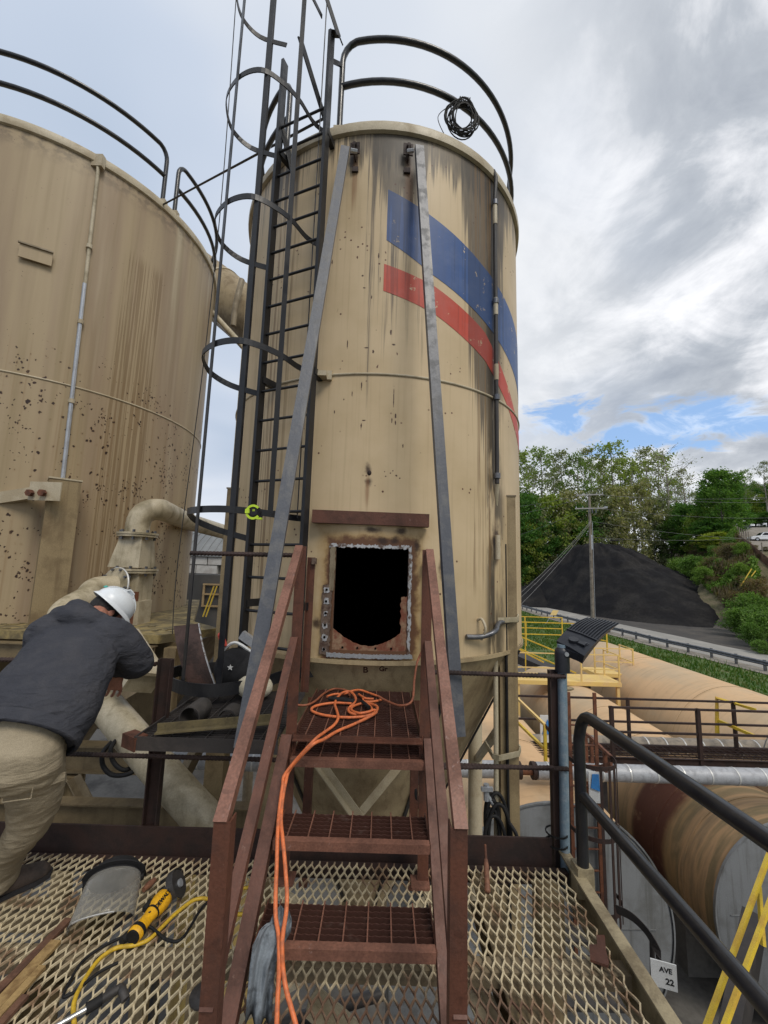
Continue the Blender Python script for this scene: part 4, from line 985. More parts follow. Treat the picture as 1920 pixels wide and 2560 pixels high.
    for a, b in (((-1.38, 3.90, -.74), (-.12, 3.70, -2.12)), ((1.12, 3.88, -.70), (-.16, 3.71, -2.14)), ((1.25, 4.1, -1.35), (1.33, 5.95, -2.6)), ((1.25, 4.1, -2.7), (.3, 5.9, -3.6)), ((-1.4, 4.1, -2.6), (1.2, 4.12, -4.2)), ((1.2, 4.15, -2.6), (-1.4, 4.17, -4.2))):
        m = MB(); m.angle(V(a), V(b), .07, .008); part('brace', m, 'tan_light', t)
    m = MB(); m.bar(V((-1.4, 4.1, -4.3)), V((1.2, 4.1, -4.3)), .1, .12); part('cross_beam', m, 'tan_grey', t)
    # conduits down the right side
    P = [on1(41.5, TOP1+.02, -.02), on1(41.5, TOP1+.07, .03), on1(41.5, TOP1-.02, .05)]+[on1(41.5, z, .035) for z in (3.8, 2.4, 1, .8)]
    m = MB(); m.tube(P, .021, 10); cd = part('conduit', m, 'soot_steel', t, 50)
    for z0, z1 in ((3.5, 3.75), (2.5, 2.68), (1.82, 1.98), (.1, .32)):
        q = MB(); q.tube([on1(41.5, z0, .036), on1(41.5, z1, .036)], .0235, 10); part('paint_patch', q, 'tan_light', cd, 50)
    for z in (3.72, 2.62, 1.62, .85):
        q = MB(); q.tube([on1(41.5, z, .036), on1(41.5, z+.05, .036)], .031, 10); part('coupling', q, 'galv_dark', cd, 50)
    x0 = 1.055
    m = MB(); m.tube([on1(41.5, .8, .035), V((x0, 3.86, .5)), V((x0, 3.86, -1.3)), V((x0, 3.9, -4.5))], .022, 10); part('conduit', m, 'pipe_cream', t, 50)
    m = MB(); m.tube([V((1.17, 3.915, .25)), V((1.17, 3.915, -1.5)), V((1.18, 3.915, -3.2))], .014, 8); part('cable', m, 'rubber_black', t, 50)
    for z in (-.45, -1.62, -2.42):
        q = MB(); q.strap([V((1.02, 4.11, z)), V((1.02, 3.83, z)), V((1.06, 3.80, z)), V((1.27, 3.90, z)), V((1.30, 3.95, z+.02)), V((1.30, 4.11, z+.02))], .012, .045); part('clamp_band', q, 'pipe_cream', t)
    m = MB(); m.tube(smoothpath([V((.72, 3.52, -.56)), V((.86, 3.56, -.56)), on1(37, -.52, .1), V((1.08, 3.8, -.47)), V((1.3, 4.0, -.47))], 5), .022, 8); part('flexible_conduit', m, 'galv_dark', t, 60)
    m = MB(); m.tube(smoothpath([on1(33.5, -.43, .0), on1(33.5, -.42, .05), on1(33.5, -.5, .09), on1(33.5, -.59, .04)], 5), .012, 8); part('pull_ring', m, 'tan_light', t, 60)
    rail_ring(t, C1, R1-.04, TOP1+.1, -15.2, 84)
    rail_ring(t, C1, R1-.04, TOP1+.1, -140, -38)
    # rail stanchion feet
    for a in (-15.2, 84, -38):
        q = MB(); q.box(on1(a, TOP1+.08, -.02), (.09, .07, .1)); part('rail_foot', q, 'tan_light', t)
silo_front()

S2 = thing('silo', 'wide brown steel silo with rust-dotted shell at the left edge', 'silo', (C2.x, C2.y, YARD))
def silo_back():
    t = S2
    m = MB(); m.lathe(C2, [(R2, BOT2+(TOP2-BOT2)*k/8) for k in range(9)], 160); part('shell', m, 'silo_brown', t, 30)
    m = MB(); m.lathe(C2, [(R2+.004, TOP2-.01), (R2+.035, TOP2+.005), (R2+.045, TOP2+.06), (R2+.03, TOP2+.13), (R2-.03, TOP2+.16), (.2, TOP2+.7), (.001, TOP2+.7)], 160); part('roof', m, 'tan_light', t, 40)
    m = MB(); m.tube([on2(a, 2.43) for a in range(-180, 180, 3)], .014, 8, True); part('weld_seam', m, 'tan_light', t, 60)
    m = MB(); m.lathe(C2, [(R2-.05, BOT2-.08), (.5, -4.4), (.5, -4.9), (.45, -4.9)], 64); part('hopper', m, 'shaded_tan', t, 35)
    P = [on2(42.5, TOP2+.02, 0), on2(42.5, TOP2-.05, .05)]+[on2(42.7+.6*k, TOP2-.2-k*1.6, .035) for k in range(4)]
    m = MB(); m.tube(P, .024, 10); cd = part('conduit', m, 'pipe_cream', t, 50)
    m = MB(); m.tube([P[3]+V((0, -.003, -.2)), P[5]], .0265, 10); part('bare_pipe', m, 'galv_light', cd, 50)
    for f in (.25, .5, .75, 1): 
        p = P[2].lerp(P[5], f); q = MB(); q.tube([p-Zv*.03, p+Zv*.03], .04, 10); q.box(p+V((-.05, .02, 0)), (.07, .02, .03)); part('clamp', q, 'tan_light', cd, 50)
    p = on2(42.5, TOP2+.02, .03); q = MB(); q.box(p, (.16, .08, .2)); part('roof_clip', q, 'tan_light', t)
    # square duct standing against the shell with its side bracket
    a = atY(163, 1200, 5.42); m = MB(); X = V((.74, .67, 0)); Y = V((-.67, .74, 0))
    top = atY(163, 1203, 5.40).z
    m.box(V((a.x, 5.42, (top+BOT2)/2)), (.34, .30, top-BOT2), X, Y, Zv); dc = part('duct_box', m, 'tan_paint', t)
    q = MB(); q.box(V((a.x, 5.42, top+.01)), (.36, .32, .02), X, Y, Zv); part('lid', q, 'tan_light', dc)
    c = atY(60, 1235, 5.2); d = atY(138, 1222, 5.24); e = atY(-120, 1262, 5.15)
    m = MB(); m.channel(V(e), V(d), .15, .08, .01, V((0, 1, 0))); br = part('bracket_beam', m, 'tan_light', t)
    q = MB(); gp = atY(113, 1228, 5.12); q.box(gp, (.40, .015, .24)); part('gusset_plate', q, 'tan_light', br)
    for px in (78, 109):
        p = atY(px, 1233, 5.09); q = MB(); q.tube([p, p+V((0, -.05, 0))], .045, 6); part('bolt', q, 'rust_orange', br)
    m = MB(); p0 = atY(130, 1255, 5.5); p1 = atY(80, 1545, 5.55); m.bar(p0, p1, .07, .04, V((0, 1, 0))); part('edge_strip', m, 'tan_light', t)
    p = atY(90, 637, 5.17); q = MB(); X = V((cos(RAD(30)), sin(RAD(30)), 0)); q.box(p, (.36, .02, .2), X, V((-X.y, X.x, 0)), Zv); part('patch_plate', q, 'silo_brown', t)
    p = atY(90, 618, 5.15); q = MB(); q.box(p, (.38, .03, .02), X, V((-X.y, X.x, 0)), Zv); part('patch_lip', q, 'tan_grey', t)
    rail_ring(t, C2, R2-.05, TOP2+.13, -10, 64.7, 1.06, .037)
    rail_ring(t, C2, R2-.05, TOP2+.13, 70.3, 150, 1.06, .037)
    for a in (64.7, 70.3):
        q = MB(); q.box(on2(a, TOP2+.12, -.02), (.1, .09, .14)); part('rail_foot', q, 'tan_light', t)
silo_back()
def joining_rod():
    m = MB(); A = on2(67, TOP2+.3, -.1); B = on1(-19, TOP1+.2, .1); A2 = atY(405, 513, 6.3); B2 = atY(806, 298, 3.55)
    m.tube([A2, B2], .014, 6); single('tie_rod', m, 'cage_black', 'thin dark rod running from the brown silo\'s rim across to the cream silo\'s roof', 'rod', None, 60)
joining_rod()
def big_duct():
    t = thing('round_duct', 'fat tan round duct sloping down behind the gap between the two silos', 'duct', (-3.5, 10, YARD))
    A, B, D = atY(340, 575, 11), atY(560, 745, 10.3), atY(720, 880, 9.9); m = MB(); m.tube([A, B, D], .70, 40); part('duct', m, 'tan_paint', t, 50)
    for f in (.55, .96): p = A.lerp(B, f); q = MB(); n = (B-A).normalized(); q.tube([p-n*.03, p+n*.03], .72, 40); part('hoop_seam', q, 'tan_light', t, 50)
    m = MB(); A, B = atY(515, 765, 9.2), atY(620, 880, 8.6); m.tube([A, B], .07, 10); part('drain_pipe', m, 'pipe_cream', t, 50)
    m = MB(); m.tube(smoothpath([atY(605, 700, 9.3), atY(590, 760, 9.2), atY(583, 815, 9.2)], 4), .07, 10); part('stub_pipe', m, 'tan_grey', t, 50)
    m = MB(); m.tube([V((-3.2, 11, YARD)), V((-3.2, 11, 4))], .12, 10); part('support_post', m, 'tan_grey', t, 50)
big_duct()

def cable_coil():
    rnd = random.Random(5); c = on1(27.5, TOP1+.13+.30, -.02); n = V((.1, -.99, -.1)).normalized(); S = V((.99, .1, 0)).normalized()
    t = thing('cable_coil', 'coil of thin black cable hung on the cream silo\'s roof rail', 'cable coil', c-Zv*.25)
    for k in range(17):
        rx, ry = rnd.uniform(.105, .175), rnd.uniform(.135, .20); ox, oz = rnd.uniform(-.03, .03), rnd.uniform(-.03, .02); ph = rnd.uniform(0, 6); tl = rnd.uniform(-.25, .25)
        P = []
        for i in range(25):
            a = 2*pi*i/25; u, v = rx*cos(a), ry*sin(a); u, v = u*cos(tl)-v*sin(tl), u*sin(tl)+v*cos(tl)
            P.append(c+S*(u+ox)+Zv*(v+oz-(.0))+n*(.03*sin(a+ph)+.03))
        m = MB(); m.tube(P, .006, 5, True); part('cable_loop', m, 'rubber_black', t, 60)
    m = MB(); m.tube(smoothpath([c+S*-.12+Zv*.16, c+S*-.25, c+S*-.17-Zv*.22], 6), .004, 5); part('loose_end', m, 'rubber_black', t, 60)
    m = MB()
    for k in range(6): m.tube([c+S*(-.04+.02*k)+Zv*.16+n*.04, c+S*(-.03+.02*k)+Zv*.24+n*.03, c+S*(-.02+.02*k)+Zv*.19-n*.05], .007, 5)
    part('tie_wrap', m, 'rubber_black', t, 60)
cable_coil()

# ------------------------------------------------------------------ caged ladder on the silo
HOOP = [(-.568, 3.461), (-.752, 3.334), (-.867, 3.126), (-.999, 2.988), (-1.141, 2.915), (-1.319, 2.955), (-1.475, 3.075), (-1.545, 3.2), (-1.545, 3.36), (-1.40, 3.47), (-1.13, 3.49)]
def caged_ladder():
    L, R = V((-1.13, 3.47, 0)), V((-.635, 3.265, 0)); t = thing('caged_ladder', 'tall black ladder with a hooped safety cage fixed to the cream silo', 'ladder', (-.88, 3.37, LAND))
    X = (R-L).normalized(); N = V((X.y, -X.x, 0))
    for p, top in ((L, 5.0), (R, 5.05)):
        m = MB(); m.bar(p+Zv*-.9, p+Zv*top, .03, .075, N); part('rail', m, 'cage_black', t)
        q = MB()
    z = -.66
    while z < 4.3:
        m = MB(); m.tube([L+Zv*z, R+Zv*z], .0125, 8); part('rung', m, 'cage_black', t, 60); z += .272
    for z in (4.0, 1.66, -.3):
        for p in (L, R):
            n = (V((C1.x, C1.y, 0))-p); d = n.length-R1; n.normalize(); m = MB(); m.bar(p+Zv*(z-.03), p+n*d+Zv*(z-.03), .045, .06); part('standoff', m, 'cage_black', t)
    for z in (-.86, .38, 1.68, 2.92, 4.12, 5.35):
        k = 1.0; c = V((-1.1, 3.25, 0)); P = []
        hp = [V((x, y, 0)) for x, y in HOOP]
        if z == 5.35: hp = hp[1:]
        if z < 0: hp = [c+(p-c)*1.08 for p in hp]
        for i, p in enumerate(hp): P.append(p+Zv*(z-.18*max(0, (i-7)/3)**1.2*(1 if z > 0 else .0)))
        m = MB(); m.strap(smoothpath(P, 5), .008 if z > 0 else .01, .05 if z > 0 else .085); part('hoop', m, 'cage_black', t)
    for (x, y, z0, z1) in ((-1.36, 2.965, -.88, 6.4), (-1.285, 3.482, -.88, 6.3), (-1.10, 2.935, -.88, 6.5), (-.875, 3.115, .38, 6.4), (-.715, 3.345, .38, 6.3)):
        m = MB(); m.bar(V((x, y, z0)), V((x, y, z1)), .042, .008, (V((x, y, 0))-V((-1.05, 3.3, 0))).normalized()); part('cage_bar', m, 'cage_black', t)
    # step-through at the top right with its little gate bar
    m = MB(); m.strap([R+Zv*5.05, R+Zv*5.05+X*.06+N*-.03, R+X*.10-N*.02+Zv*4.93], .012, .06, N); part('rail_top', m, 'cage_black', t)
    m = MB(); m.bar(R+Zv*4.75, on1(-15.2, TOP1+.1+.78, -.04), .02, .035); part('link_bar', m, 'cage_black', t)
    m = MB(); m.bar(R+X*.08+Zv*4.98, R+X*-.08+N*.3+Zv*5.6, .008, .05); part('link_bar', m, 'cage_black', t)
    # the side plates that carry the ladder over the roof edge
    m = MB(); m.bar(V((-.60, 3.50, TOP1+.02)), V((-.90, 3.14, TOP1+.75)), .012, .06); part('top_stay', m, 'cage_black', t)
    m = MB(); m.bar(V((-1.13, 3.47, TOP1+.25)), V((-.98, 3.58, TOP1-.25)), .012, .06); part('top_stay', m, 'cage_black', t)
caged_ladder()
def tape_measure():
    p = atY(635, 1281, 2.90); t = thing('tape_measure', 'lime and black tape measure clipped on the ladder cage hoop', 'tape measure', p-Zv*.05)
    Y = V((0, -1, 0)); m = MB(); m.tube([p+V((0, .02, 0)), p+V((0, -.02, 0))], .05, 20); m.box(p+V((.03, 0, -.035)), (.055, .04, .03)); part('case', m, 'cloth_black', t, 40)
    m = MB(); P = [p+V((.046*cos(RAD(a)), -.021, .046*sin(RAD(a)))) for a in range(40, 330, 15)]; m.strap(P, .016, .006, Y); part('rim_grip', m, 'lime_plastic', t)
    m = MB(); m.box(p+V((-.04, -.015, .005)), (.03, .03, .03)); m.box(p+V((.045, -.01, -.045)), (.035, .03, .014)); part('side_grip', m, 'lime_plastic', t)
    m = MB(); m.disc(p+V((.005, -.022, 0)), .027, (0, -1, 0), 16, .003); part('face_disc', m, 'black_print', t)
    M4 = basis(p+V((.004, -.0245, .012)), (1, 0, 0), (0, 0, 1), (0, -1, 0)); text('print', '25', .018, M4, 'lime_plastic', t)
tape_measure()
def lean_channels():
    for (a, b, lab) in ((V((-.450, 3.245, 3.80)), V((-.665, 2.14, -.90)), 'long galvanised steel channel leaning on the silo left of the hatch'), (V((.228, 3.235, 3.82)), V((.505, 2.66, -1.02)), 'long galvanised steel channel leaning on the silo right of the hatch')):
        s = -1 if a.x < 0 else 1
        t = thing('steel_channel', lab, 'steel channel', b)
        T = (a-b).normalized(); S = V((1, 0, 0)); S = (S-T*S.dot(T)).normalized(); U = S.cross(T).normalized()
        m = MB(); m.channel(b, a, .078, .045, .007, V((-.12, 1, 0)).normalized() if s < 0 else V((-.18, 1, 0)).normalized()); part('channel', m, 'channel_steel', t)
        q = MB(); q.tube([a-T*.1+V((-s*.06, -.02, 0)), a-T*.1+V((-s*.12, -.01, 0))], .018, 6); part('bolt', q, 'galv_light', t)
lean_channels()
def wire_rope():
    m = MB(); P = [atY(431, 1585, 3.55), atY(445, 1400, 3.5), atY(510, 900, 3.3), atY(555, 480, 3.1), atY(590, 0, 2.9), atY(612, -300, 2.8)]
    m.tube(smoothpath(P, 6), .0042, 6); single('wire_rope', m, 'soot_steel', 'thin wire rope hanging down beside the ladder cage and brown silo', 'wire rope', None, 60)
wire_rope()

# ------------------------------------------------------------------ frame under the brown silo, pipes between
def support_frame():
    t = thing('support_frame', 'tan steel table with flaking yellow top that carries the brown silo, on posts and braces', 'steel frame', (-4.5, 6, YARD))
    m = MB(); m.poly([(-9.5, 5.0, -.95), (-2.55, 4.85, -.95), (-2.12, 5.5, -.95), (-2.7, 6.05, -.95), (-4.1, 9.4, -.95), (-9.5, 9.4, -.95)], .095, Zv); part('deck_slab', m, 'slab_paint', t)
    rnd = random.Random(8); m = MB()
    for k in range(70):
        x, y = rnd.uniform(-7, -2.5), rnd.uniform(4.95, 5.5); s = rnd.uniform(.02, .09); a = rnd.uniform(0, 6)
        m.poly([(x+s*cos(a+q)*(.6+.4*rnd.random()), y+.6*s*sin(a+q), -.852) for q in (0, 1.2, 2.4, 3.8, 5)], .006, Zv)
    part('paint_flake', m, 'slab_paint', t, kind='stuff')
    for a, b, h, w in (((-9, 4.75, -2.15), (-2.55, 4.75, -2.13), .27, .16), ((-2.6, 4.8, -2.15), (-2.5, 9.5, -2.15), .25, .15), ((-9, 4.9, -1.07), (-2.55, 4.8, -1.07), .2, .12), ((-3.2, 3.75, -2.13), (-.9, 3.75, -2.13), .2, .12), ((-6, 4.6, -3.55), (-2.7, 4.6, -3.55), .22, .14)):
        m = MB(); m.ibeam(V(a), V(b), h, w); part('beam', m, 'shaded_tan', t)
    for x, y, z1, r in ((-3.25, 4.75, -2.3, .10), (-5.6, 4.75, -1.1, .12), (-2.35, 9.3, -1.1, .12)):
        m = MB(); m.tube([V((x, y, YARD)), V((x, y, z1))], r, 14); part('post', m, 'tan_paint', t, 50)
    m = MB(); m.bar(V((-2.42, 4.95, YARD)), V((-2.42, 4.95, -1.0)), .14, .14, V((0, 1, 0))); part('post', m, 'tan_paint', t)
    for a, b in (((-3.95, 4.6, -3.6), (-3.2, 4.6, -2.3)), ((-3.2, 4.65, -2.3), (-2.5, 4.7, -3.4)), ((-2.45, 4.9, -1.3), (-3.6, 4.8, -2.05)), ((-4.7, 4.55, -1.1), (-3.4, 4.6, -2.1)), ((-6, 4.6, -2.2), (-4.9, 4.6, -3.5)), ((-1.6, 4.0, -1.6), (-2.4, 4.6, -3.1)), ((-2.4, 4.95, -3.0), (-1.5, 4.1, -2.2))):
        m = MB(); m.angle(V(a), V(b), .09, .01); part('brace', m, 'tan_grey', t)
    m = MB()
    for a, b in (((-3.6, 5.0, -.95), (-2.2, 5.0, -.95)),):
        m.add([a, b, (-2.85, 5.35, -2.1), (-3.15, 5.35, -2.1)], [(0, 1, 2, 3)])
        m.add([b, (-2.2, 6.4, -.95), (-2.85, 5.9, -2.1), (-2.85, 5.35, -2.1)], [(0, 1, 2, 3)])
        m.add([a, (-3.6, 6.4, -.95), (-3.15, 5.9, -2.1), (-3.15, 5.35, -2.1)], [(0, 3, 2, 1)])
    part('funnel_plate', m, 'shaded_tan', t)
support_frame()
def transfer_pipe():
    p = atY(345, 1337, 5.75); b = V((p.x, 5.75, BOT2+.02)); t = thing('transfer_pipe', 'cream flanged riser with an elbow, piped from the brown silo towards the cream silo', 'pipe', b)
    e0 = atY(342, 1337, 5.75); e1 = atY(352, 1290, 5.76); c = atY(400, 1273, 5.9)
    far1, far2 = atY(470, 1304, 7.6), atY(575, 1334, 9.3)
    P = [e0, e0+Zv*.12]+[V((e0.x, 5.75, e0.z+.12)).lerp(V((e0.x, 5.75, e0.z+.40)), 0)]
    q0 = e0+Zv*.12; d = (far1-c).normalized(); q1 = c+d*.05; corner = V((q0.x, q0.y, q1.z))
    P = [e0, q0]+[(q0*(1-k)**2+corner*2*k*(1-k)+q1*k*k) for k in (.15, .3, .45, .6, .75, .9)]+[q1, far1, far2]
    m = MB(); m.tube(P, .155, 24); part('elbow', m, 'pipe_cream', t, 50)
    for px, r in (((345, 1335), .26), ((338, 1424), .29)):
        f = atY(px[0], px[1], 5.75); q = MB(); q.tube([f-Zv*.014, f+Zv*.014], r, 20); q.tube([f-Zv*.045, f-Zv*.02], r*.97, 20); fl = part('flange', q, 'pipe_cream', t, 40)
        for k in range(8):
            a = k*pi/4+.3; bb = f+V((cos(a), sin(a), 0))*(r-.045); q = MB(); q.tube([bb-Zv*.085, bb+Zv*.05], .02, 6); part('bolt', q, 'galv_dark', fl)
    f1, f2 = atY(345, 1335, 5.75), atY(338, 1424, 5.75); Q = lambda h, z, dx=0: [V((f1.x+dx+i*h, 5.75+j*h, z)) for i, j in ((-1, -1), (1, -1), (1, 1), (-1, 1))]
    m = MB(); vs = Q(.15, f1.z-.04)+Q(.21, f2.z+.03, -.03); m.add(vs, [(0, 1, 5, 4), (1, 2, 6, 5), (2, 3, 7, 6), (3, 0, 4, 7), (3, 2, 1, 0), (4, 5, 6, 7)]); part('reducer', m, 'pipe_cream', t)
    m = MB(); m.box((f1.x-.02, 5.75, (f2.z+BOT2)/2), (.40, .36, f2.z-BOT2-.02)); part('riser_box', m, 'pipe_cream', t)
    for s in (-1, 1): q = MB(); q.box((f1.x-.02+s*.23, 5.70, BOT2+.16), (.06, .3, .32)); part('foot_plate', q, 'tan_light', t)
    q = MB(); q.box((f1.x+.16, 5.56, BOT2+.22), (.10, .012, .45)); part('rust_stain_plate', q, 'rust_orange', t)
transfer_pipe()
def chute():
    t = thing('chute_pipe', 'thick cream chute pipe bending down from a bolted flange behind the worker', 'pipe', (-2.6, 4.6, YARD))
    F = atY(285, 1468, 5.45); P = smoothpath([F+V((.05, .1, 0)), F+V((-.12, -.15, -.01)), atY(215, 1495, 5.0), atY(155, 1535, 4.6), atY(165, 1610, 4.25), atY(232, 1720, 3.7), atY(330, 1842, 3.35), atY(440, 1970, 3.2), atY(552, 2092, 3.1)], 7)
    m = MB(); m.tube(P, [.15-.028*min(1, i/30) for i in range(len(P))], 26); part('pipe', m, 'pipe_cream', t, 50)
    nn = V((-.35, -.9, .15)).normalized(); S, U = frame_of(nn)
    q = MB(); q.tube([F-nn*.014, F+nn*.014], .25, 28); fl = part('flange_ring', q, 'pipe_cream', t, 40); q = MB(); S, U = frame_of(nn); q.tube([F-nn*.0+(S*cos(RAD(a))+U*sin(RAD(a)))*.255 for a in range(0, 360, 10)], .012, 6, True); part('flange_rim', q, 'band_white', t, 60)
    for k in range(10): a = k*pi/5; b = F+(S*cos(a)+U*sin(a))*.235; q = MB(); q.tube([b-nn*.04, b+nn*.04], .018, 6); part('bolt', q, 'galv_dark', fl)
    A, B = atY(300, 1600, 3.75), atY(352, 1690, 3.45); T = (B-A).normalized(); S = V((T.z, 0, -T.x)).normalized(); S = -S if S.x < 0 else S
    N = S.cross(T).normalized(); m = MB(); m.box((A+B)/2+S*-.02, ((B-A).length*1.25, .16, .26), T, S, N); part('access_box', m, 'pipe_cream', t)
    m = MB(); m.box((A+B)/2+S*.075, ((B-A).length*1.35, .025, .31), T, S, N); part('access_lid', m, 'tan_light', t)
chute()
def under_hose():
    P = smoothpath([atY(285, 1850, 3.3), atY(258, 1880, 3.2), atY(258, 1915, 3.2), atY(285, 1938, 3.2), atY(335, 1928, 3.2), atY(365, 1880, 3.5)], 6)
    m = MB(); m.tube(P, .016, 8); single('black_hose', m, 'rubber_black', 'loop of black hose hanging under the chute pipe, outer loop', 'hose', 'black hose loops under the chute', 60)
    P = smoothpath([atY(300, 1840, 3.3), atY(278, 1870, 3.2), atY(284, 1905, 3.2), atY(312, 1925, 3.2), atY(350, 1905, 3.3)], 6)
    m = MB(); m.tube(P, .016, 8); single('black_hose', m, 'rubber_black', 'loop of black hose hanging under the chute pipe, inner loop', 'hose', 'black hose loops under the chute', 60)
under_hose()

# ------------------------------------------------------------------ the work deck
DX0, DX1, DY0, DY1 = -3.6, 1.13, .35, 2.65
def work_deck():
    t = thing('work_deck', 'raised work deck of cream expanded-metal mesh in a steel frame', 'deck', (-1, 1.6, DECK))
    rnd = random.Random(2); pitch, long_ = .0215, .110; m = MB(); d = MB()
    nxs = int((DX1-DX0-.05)/pitch); nys = int((DY1-DY0)/(long_/2))
    for i in range(nxs):
        x = DX0+.03+pitch*i; P = []; sg = 1 if i % 2 else -1
        # a strand swings left and right and touches its neighbours at the bonds
        for j in range(nys+1):
            y = DY0+long_/2*j; s = sg if j % 2 else -sg
            xx = x+s*pitch*.44
            P += [V((xx+rnd.uniform(-.0012, .0012), y-.012, DECK+.002+.0025*s)), V((xx, y+.012, DECK-.0025*s))]
        tgt = d if (rnd.random() < .0) else m
        bent = rnd.uniform(-.002, .002)
        P = [p+Zv*(bent+.008*MN.noise((p.x*.7, p.y*1.1, 0))) for p in P]
        tgt.strap(P, .0066, .009)
    part('mesh_panel', m, 'deck_cream', t, kind='stuff')
    m = MB(); m.bar(V((DX0, DY1-.01, DECK-.05)), V((DX1, DY1-.01, DECK-.05)), .05, .06); part('front_edge_angle', m, 'rust_dark', t)
    # toe boards (brown flat bar) and tan right edge channel
    m = MB(); m.bar(V((DX0, DY1+.03, DECK+.045)), V((-.54, DY1+.03, DECK+.045)), .012, .17); part('toe_board', m, 'rust_dark', t)
    m = MB(); m.bar(V((.30, DY1+.03, DECK+.045)), V((1.06, DY1+.03, DECK+.045)), .012, .17); part('toe_board', m, 'rust_dark', t)
    m = MB(); m.bar(V((-.54, DY1+.032, DECK-.03)), V((.30, DY1+.032, DECK-.03)), .012, .1); part('toe_board', m, 'rust_dark', t)
    m = MB(); m.channel(V((DX1+.04, DY1+.05, DECK-.05)), V((DX1+.04, DY0, DECK-.05)), .2, .06, .01, V((-1, 0, 0))); part('edge_channel', m, 'kerb_tan', t)
    for y in (2.05, 1.25, .6):
        m = MB(); m.bar(V((DX0, y, DECK-.045)), V((DX1, y, DECK-.045)), .075, .06); part('cross_beam', m, 'tan_grey', t)
    for x in (-1.42, -3.0, .62): 
        m = MB(); m.ibeam(V((x, DY0, DECK-.12)), V((x, DY1, DECK-.12)), .18, .12); part('stringer_beam', m, 'shaded_tan', t)
    for a, b in (((.35, 2.6, DECK-.1), (.95, .9, DECK-.5)), ((-.3, 2.3, DECK-.4), (.9, 2.25, DECK-1.2))):
        m = MB(); m.angle(V(a), V(b), .08, .01); part('brace', m, 'tan_light', t)
    # broken seam where the mesh has rusted through: bare splintered board laid along it
    for k, (x0, x1, w) in enumerate(((-1.545, -1.44, .035), (-1.50, -1.40, .045), (-1.455, -1.36, .03), (-1.41, -1.33, .028))):
        m = MB(); P = [V((x0+(x1-x0)*f+.006*sin(9*f+k), .9+1.28*f-(.12*k), DECK+.012+.004*k)) for f in (0, .2, .4, .6, .8, 1)]; m.strap(P, w, .014); part('bare_edge_strip', m, 'deck_rust' if k in (0, 3) else 'deck_wood', t)
    for px, py in ((.98, .4), (-3.4, .5), (.98, 2.55), (-3.4, 2.55)):
        m = MB(); m.bar(V((px, py, YARD)), V((px, py, DECK-.05)), .13, .13, V((0, 1, 0))); part('leg', m, 'tan_paint', t)
paint('deck_wood', (.36, .24, .10), (.16, .09, .035), .8, 14, .85, streak=.4)
work_deck()
def guard_rail():
    t = thing('guard_rail', 'makeshift guardrail of ribbed rebar between brown channel posts along the deck front', 'railing', (-.3, DY1+.06, DECK))
    Y = DY1+.075
    for x, w in ((atY(396, 1900, Y).x, .085), (atY(1390, 1900, Y).x, .085), (-3.3, .085)):
        m = MB(); top = -.64 if x > -3 else -.64; m.channel(V((x, Y, DECK-.15)), V((x, Y, top+.02)), w, .045, .007, V((0, -1, 0))); part('post', m, 'rust_dark', t)
    xr = atY(1390, 1900, Y).x
    for z in (-.645, -1.185):
        m = MB(); m.rebar(V((-3.4, Y-.055, z)), V((-.56 if z < -1 else -1.40, Y-.055, z)), .0135); part('rebar', m, 'rust_dark', t)
        m = MB(); m.rebar(V((.33, Y-.055, z)), V((xr+.05, Y-.055, z-.003)), .0135); part('rebar', m, 'rust_dark', t)
    m = MB(); m.rebar(V((.31, Y-.085, -1.19)), V((xr-.05, Y-.08, -1.17)), .011); part('rebar', m, 'rust_dark', t)
guard_rail()
def pipe_rail():
    t = thing('pipe_handrail', 'stout black bent-pipe handrail along the right edge of the deck', 'handrail', (1.18, 2.55, DECK))
    z1, z2, r = -.80, -1.255, .0315
    x = 1.175; P = [V((x-.005, 2.52, DECK-.02)), V((x-.005, 2.52, z1-.16))]+[V((x, 2.52-.14*(1-cos(RAD(a))), z1-.16+.16*sin(RAD(a)))) for a in (15, 30, 45, 60, 75, 90)]+[V((x+.02, 1.9, z1)), V((x+.05, 1.2, z1-.005)), V((x+.06, .3, z1-.01))]
    m = MB(); m.tube(P, r, 18); part('top_rail', m, 'rail_black', t, 50)
    m = MB(); m.tube([V((x, 2.51, z2)), V((x+.0, 1.9, z2)), V((x+.0, 1.2, z2-.005)), V((x+.01, .3, z2-.01))], r*.95, 18); part('mid_rail', m, 'rail_black', t, 50)
    m = MB(); m.box((x-.005, 2.53, DECK+.015), (.09, .09, .15)); part('post_foot', m, 'kerb_tan', t)
    m = MB(); m.tube([V((x+.05, .4, DECK-.02)), V((x+.05, .4, z1))], r, 12); part('post', m, 'rail_black', t, 50)
pipe_rail()

def grating(x0, x1, y0, y1, z, nb_pitch=.030, rod=.1, h=.028, th=.0045, teeth=.016, axis='X'):
    """bar grating: serrated bearing bars along X, cross rods along Y"""
    bars, rods = MB(), MB(); y = y0+.008
    while y < y1-.004:
        n = max(2, int((x1-x0)/teeth)); top = [(x0+(x1-x0)*k/n, z-(.0035 if k % 2 else 0)) for k in range(n+1)]
        vs = []; 
        for yy in (y-th/2, y+th/2): vs += [(X, yy, Z) for X, Z in top]+[(X, yy, z-h) for X, Z in top]
        N = n+1; fs = []
        for k in range(n):
            fs += [(k, N+k, N+k+1, k+1), (2*N+k, 2*N+k+1, 3*N+k+1, 3*N+k), (k, k+1, 2*N+k+1, 2*N+k)]
        bars.add(vs, fs); y += nb_pitch
    x = x0+rod*.55
    while x < x1: rods.bar(V((x, y0, z-.003)), V((x, y1, z-.003)), .006, .007); x += rod
    return bars, rods
XL, XR = -.478, .255
